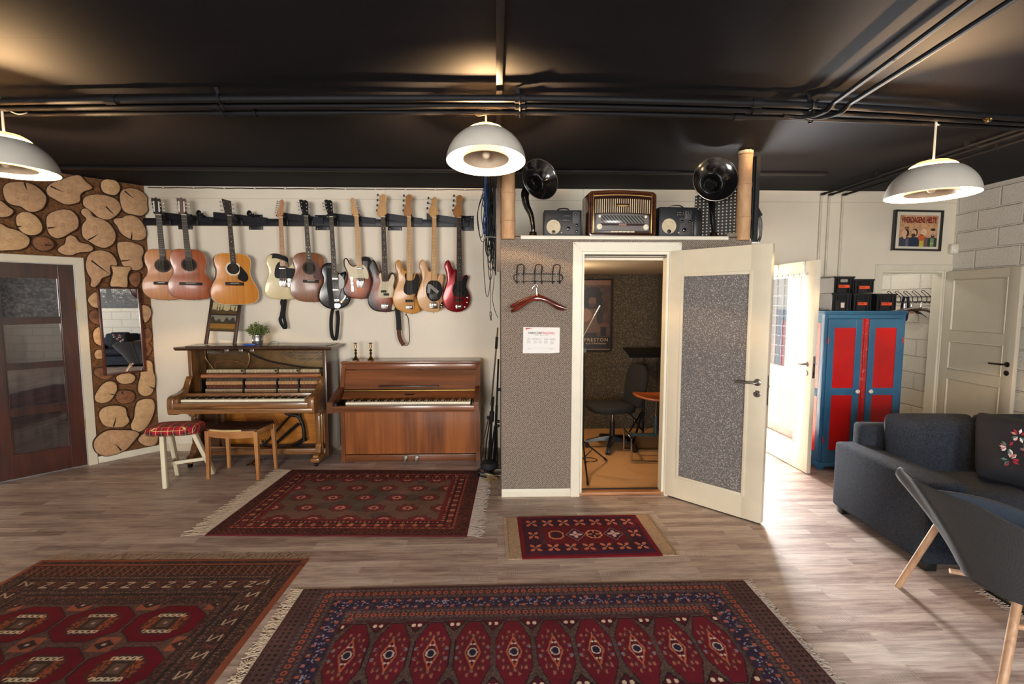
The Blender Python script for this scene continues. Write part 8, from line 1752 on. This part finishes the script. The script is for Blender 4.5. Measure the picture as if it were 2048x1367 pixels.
for k in range(170):
    a = rr.uniform(0, 6.3); b_ = rr.uniform(0, 1.5); d = Vector((math.cos(a)*math.cos(b_)*.07, math.sin(a)*math.cos(b_)*.07-.02, math.sin(b_)*.06+.004)); q.ribbon([Vector((0, 0, .02)), d*.6+Vector((rr.uniform(-.01, .01), 0, .012)), d], .003, .002, (rr.uniform(-1, 1), rr.uniform(-1, 1), .3))
o = q.build('strands', rp, t, smooth=0); o['kind'] = 'stuff'
# hanging cable bundles
ch = Vector((-.06, 4.66, HC)); t = thing('hanging_cables', 'thick bundle of black and blue cables hanging from the ceiling beside the booth', 'cable bundle', tuple(ch)); bluec = M_('blue cable', C(36, 74, 128), .45)
rr = random.Random(11)
for k in range(44):
    blue_ = k < 13; x0 = rr.uniform(-.05, -.01) if blue_ else rr.uniform(-.03, .075); yy = rr.uniform(-.04, .04); L_ = rr.uniform(.25, .62) if blue_ else rr.uniform(.55, 1.0 if k % 3 else .75); wd = rr.uniform(.01, .028)
    P = [(x0, yy, 0), (x0+rr.uniform(-.01, .01), yy+.01, -.25), (x0+rr.uniform(-.015, .015), yy, -L_*.6), (x0-wd, yy+rr.uniform(-.02, .02), -L_*.88), (x0, yy, -L_), (x0+wd, yy+rr.uniform(-.02, .02), -L_*.88), (x0+rr.uniform(-.01, .02), yy, -L_*.5), (x0+.01, yy, -.1)]
    P = [(min(p[0], .05), p[1], p[2]) for p in P]
    q = MB(); q.tube(spline(P, 5, False), rr.uniform(.003, .005), 6); q.build('cable', bluec if blue_ else black, t)
for k, (dx, L_, wd) in enumerate(((-.085, .62, .03), (-.07, .66, .05), (-.06, .58, .02), (-.03, 1.18, .035), (.0, 1.02, .03))):
    P = [(-.01, 0, -.05), (dx*.6, 0, -.25*L_), (dx-wd, 0, -.6*L_), (dx-wd*.6, 0, -.92*L_), (dx, 0, -L_), (dx+wd*.7, 0, -.9*L_), (min(dx+wd, .04), 0, -.6*L_), (0, 0, -.2)]; q = MB(); q.tube(spline(P, 6, False), .0035, 6); q.build('cable', black, t)
q = MB(); q.tube([(.0, -.02, -.7), (.002, -.02, -1.05), (0, -.02, -1.32)], .0025, 6); q.mi = 1; q.lathe([(.006, 0), (.01, .01), (.011, .04), (.007, .05), (.009, .055), (.009, .085), (.002, .087)], (0, -.02, -1.32), (.02, 0, -1), 10); q.build('plug_cable', [black, steel], t)
q = MB(); q.tube(spline([(.03, -.03, -.8), (.035, -.05, -1.0), (.02, -.05, -1.2), (.045, -.05, -1.32), (.07, -.04, -1.38)], 5, False), .003, 6); q.build('cable', black, t)
q = MB(); q.cyl((-.05, -.05, -.62), (.08, -.05, -.625), .004, seg=6); q.build('cable_hook', steel, t)
# ================================================================ LIGHT
def area(name, loc, rot, sx, sy, pw, col):
    l = bpy.data.lights.new(name, 'AREA'); l.shape = 'RECTANGLE'; l.size = sx; l.size_y = sy; l.energy = pw; l.color = col
    o = bpy.data.objects.new(name, l); COL.objects.link(o); o.location = loc; o.rotation_euler = rot; return o
wd = bpy.data.worlds.new('world'); SC.world = wd; wd.use_nodes = True
bg = wd.node_tree.nodes['Background']; sky = wd.node_tree.nodes.new('ShaderNodeTexSky'); sky.sky_type = 'HOSEK_WILKIE'; sky.turbidity = 6; sky.sun_direction = (.3, .6, .7)
mxw = wd.node_tree.nodes.new('ShaderNodeMix'); mxw.data_type = 'RGBA'; mxw.inputs[0].default_value = .75; mxw.inputs[7].default_value = (.85, .93, 1, 1)
wd.node_tree.links.new(sky.outputs[0], mxw.inputs[6]); wd.node_tree.links.new(mxw.outputs[2], bg.inputs[0]); bg.inputs[1].default_value = 2.2
for w, pw in zip(WINS, (235, 150)):
    area('window_daylight', ((w[0]+w[1])/2, -3.22, (w[2]+w[3])/2), (PI/2, 0, 0), w[1]-w[0], w[3]-w[2], pw, (1, .96, .9))
area('hallway_daylight', (3.15, HY1-.06, 1.2), (-PI/2, 0, 0), .95, 1.25, 720, (.97, .98, 1))
# booth lamp
l = bpy.data.lights.new('booth_lamp', 'POINT'); l.energy = 26; l.color = (1, .72, .42); l.shadow_soft_size = .06
o = bpy.data.objects.new('booth_lamp', l); COL.objects.link(o); o.location = (.45, 4.7, 1.88)
l = bpy.data.lights.new('closet_fill', 'POINT'); l.energy = 6; l.color = (1, .97, .92); l.shadow_soft_size = .06  # added fill light that brightens the closet interior, no fixture behind it
o = bpy.data.objects.new('closet_fill', l); COL.objects.link(o); o.location = (4.45, 6.1, 2.3)
for (x, z) in LAMPS:
    l = bpy.data.lights.new('bulb_light', 'POINT'); l.energy = 160; l.color = (1, .61, .29); l.shadow_soft_size = .022
    o = bpy.data.objects.new('bulb_light', l); COL.objects.link(o); o.location = (x, 3.13, z+.128)
vs = SC.view_settings; vs.view_transform = 'Standard'; vs.look = 'None'; vs.gamma = 1; vs.use_curve_mapping = False; vs.exposure = .52
SC.cycles.use_denoising = True; SC.cycles.max_bounces = 8; SC.cycles.diffuse_bounces = 5; SC.cycles.sample_clamp_indirect = 6; SC.cycles.caustics_reflective = False; SC.cycles.caustics_refractive = False
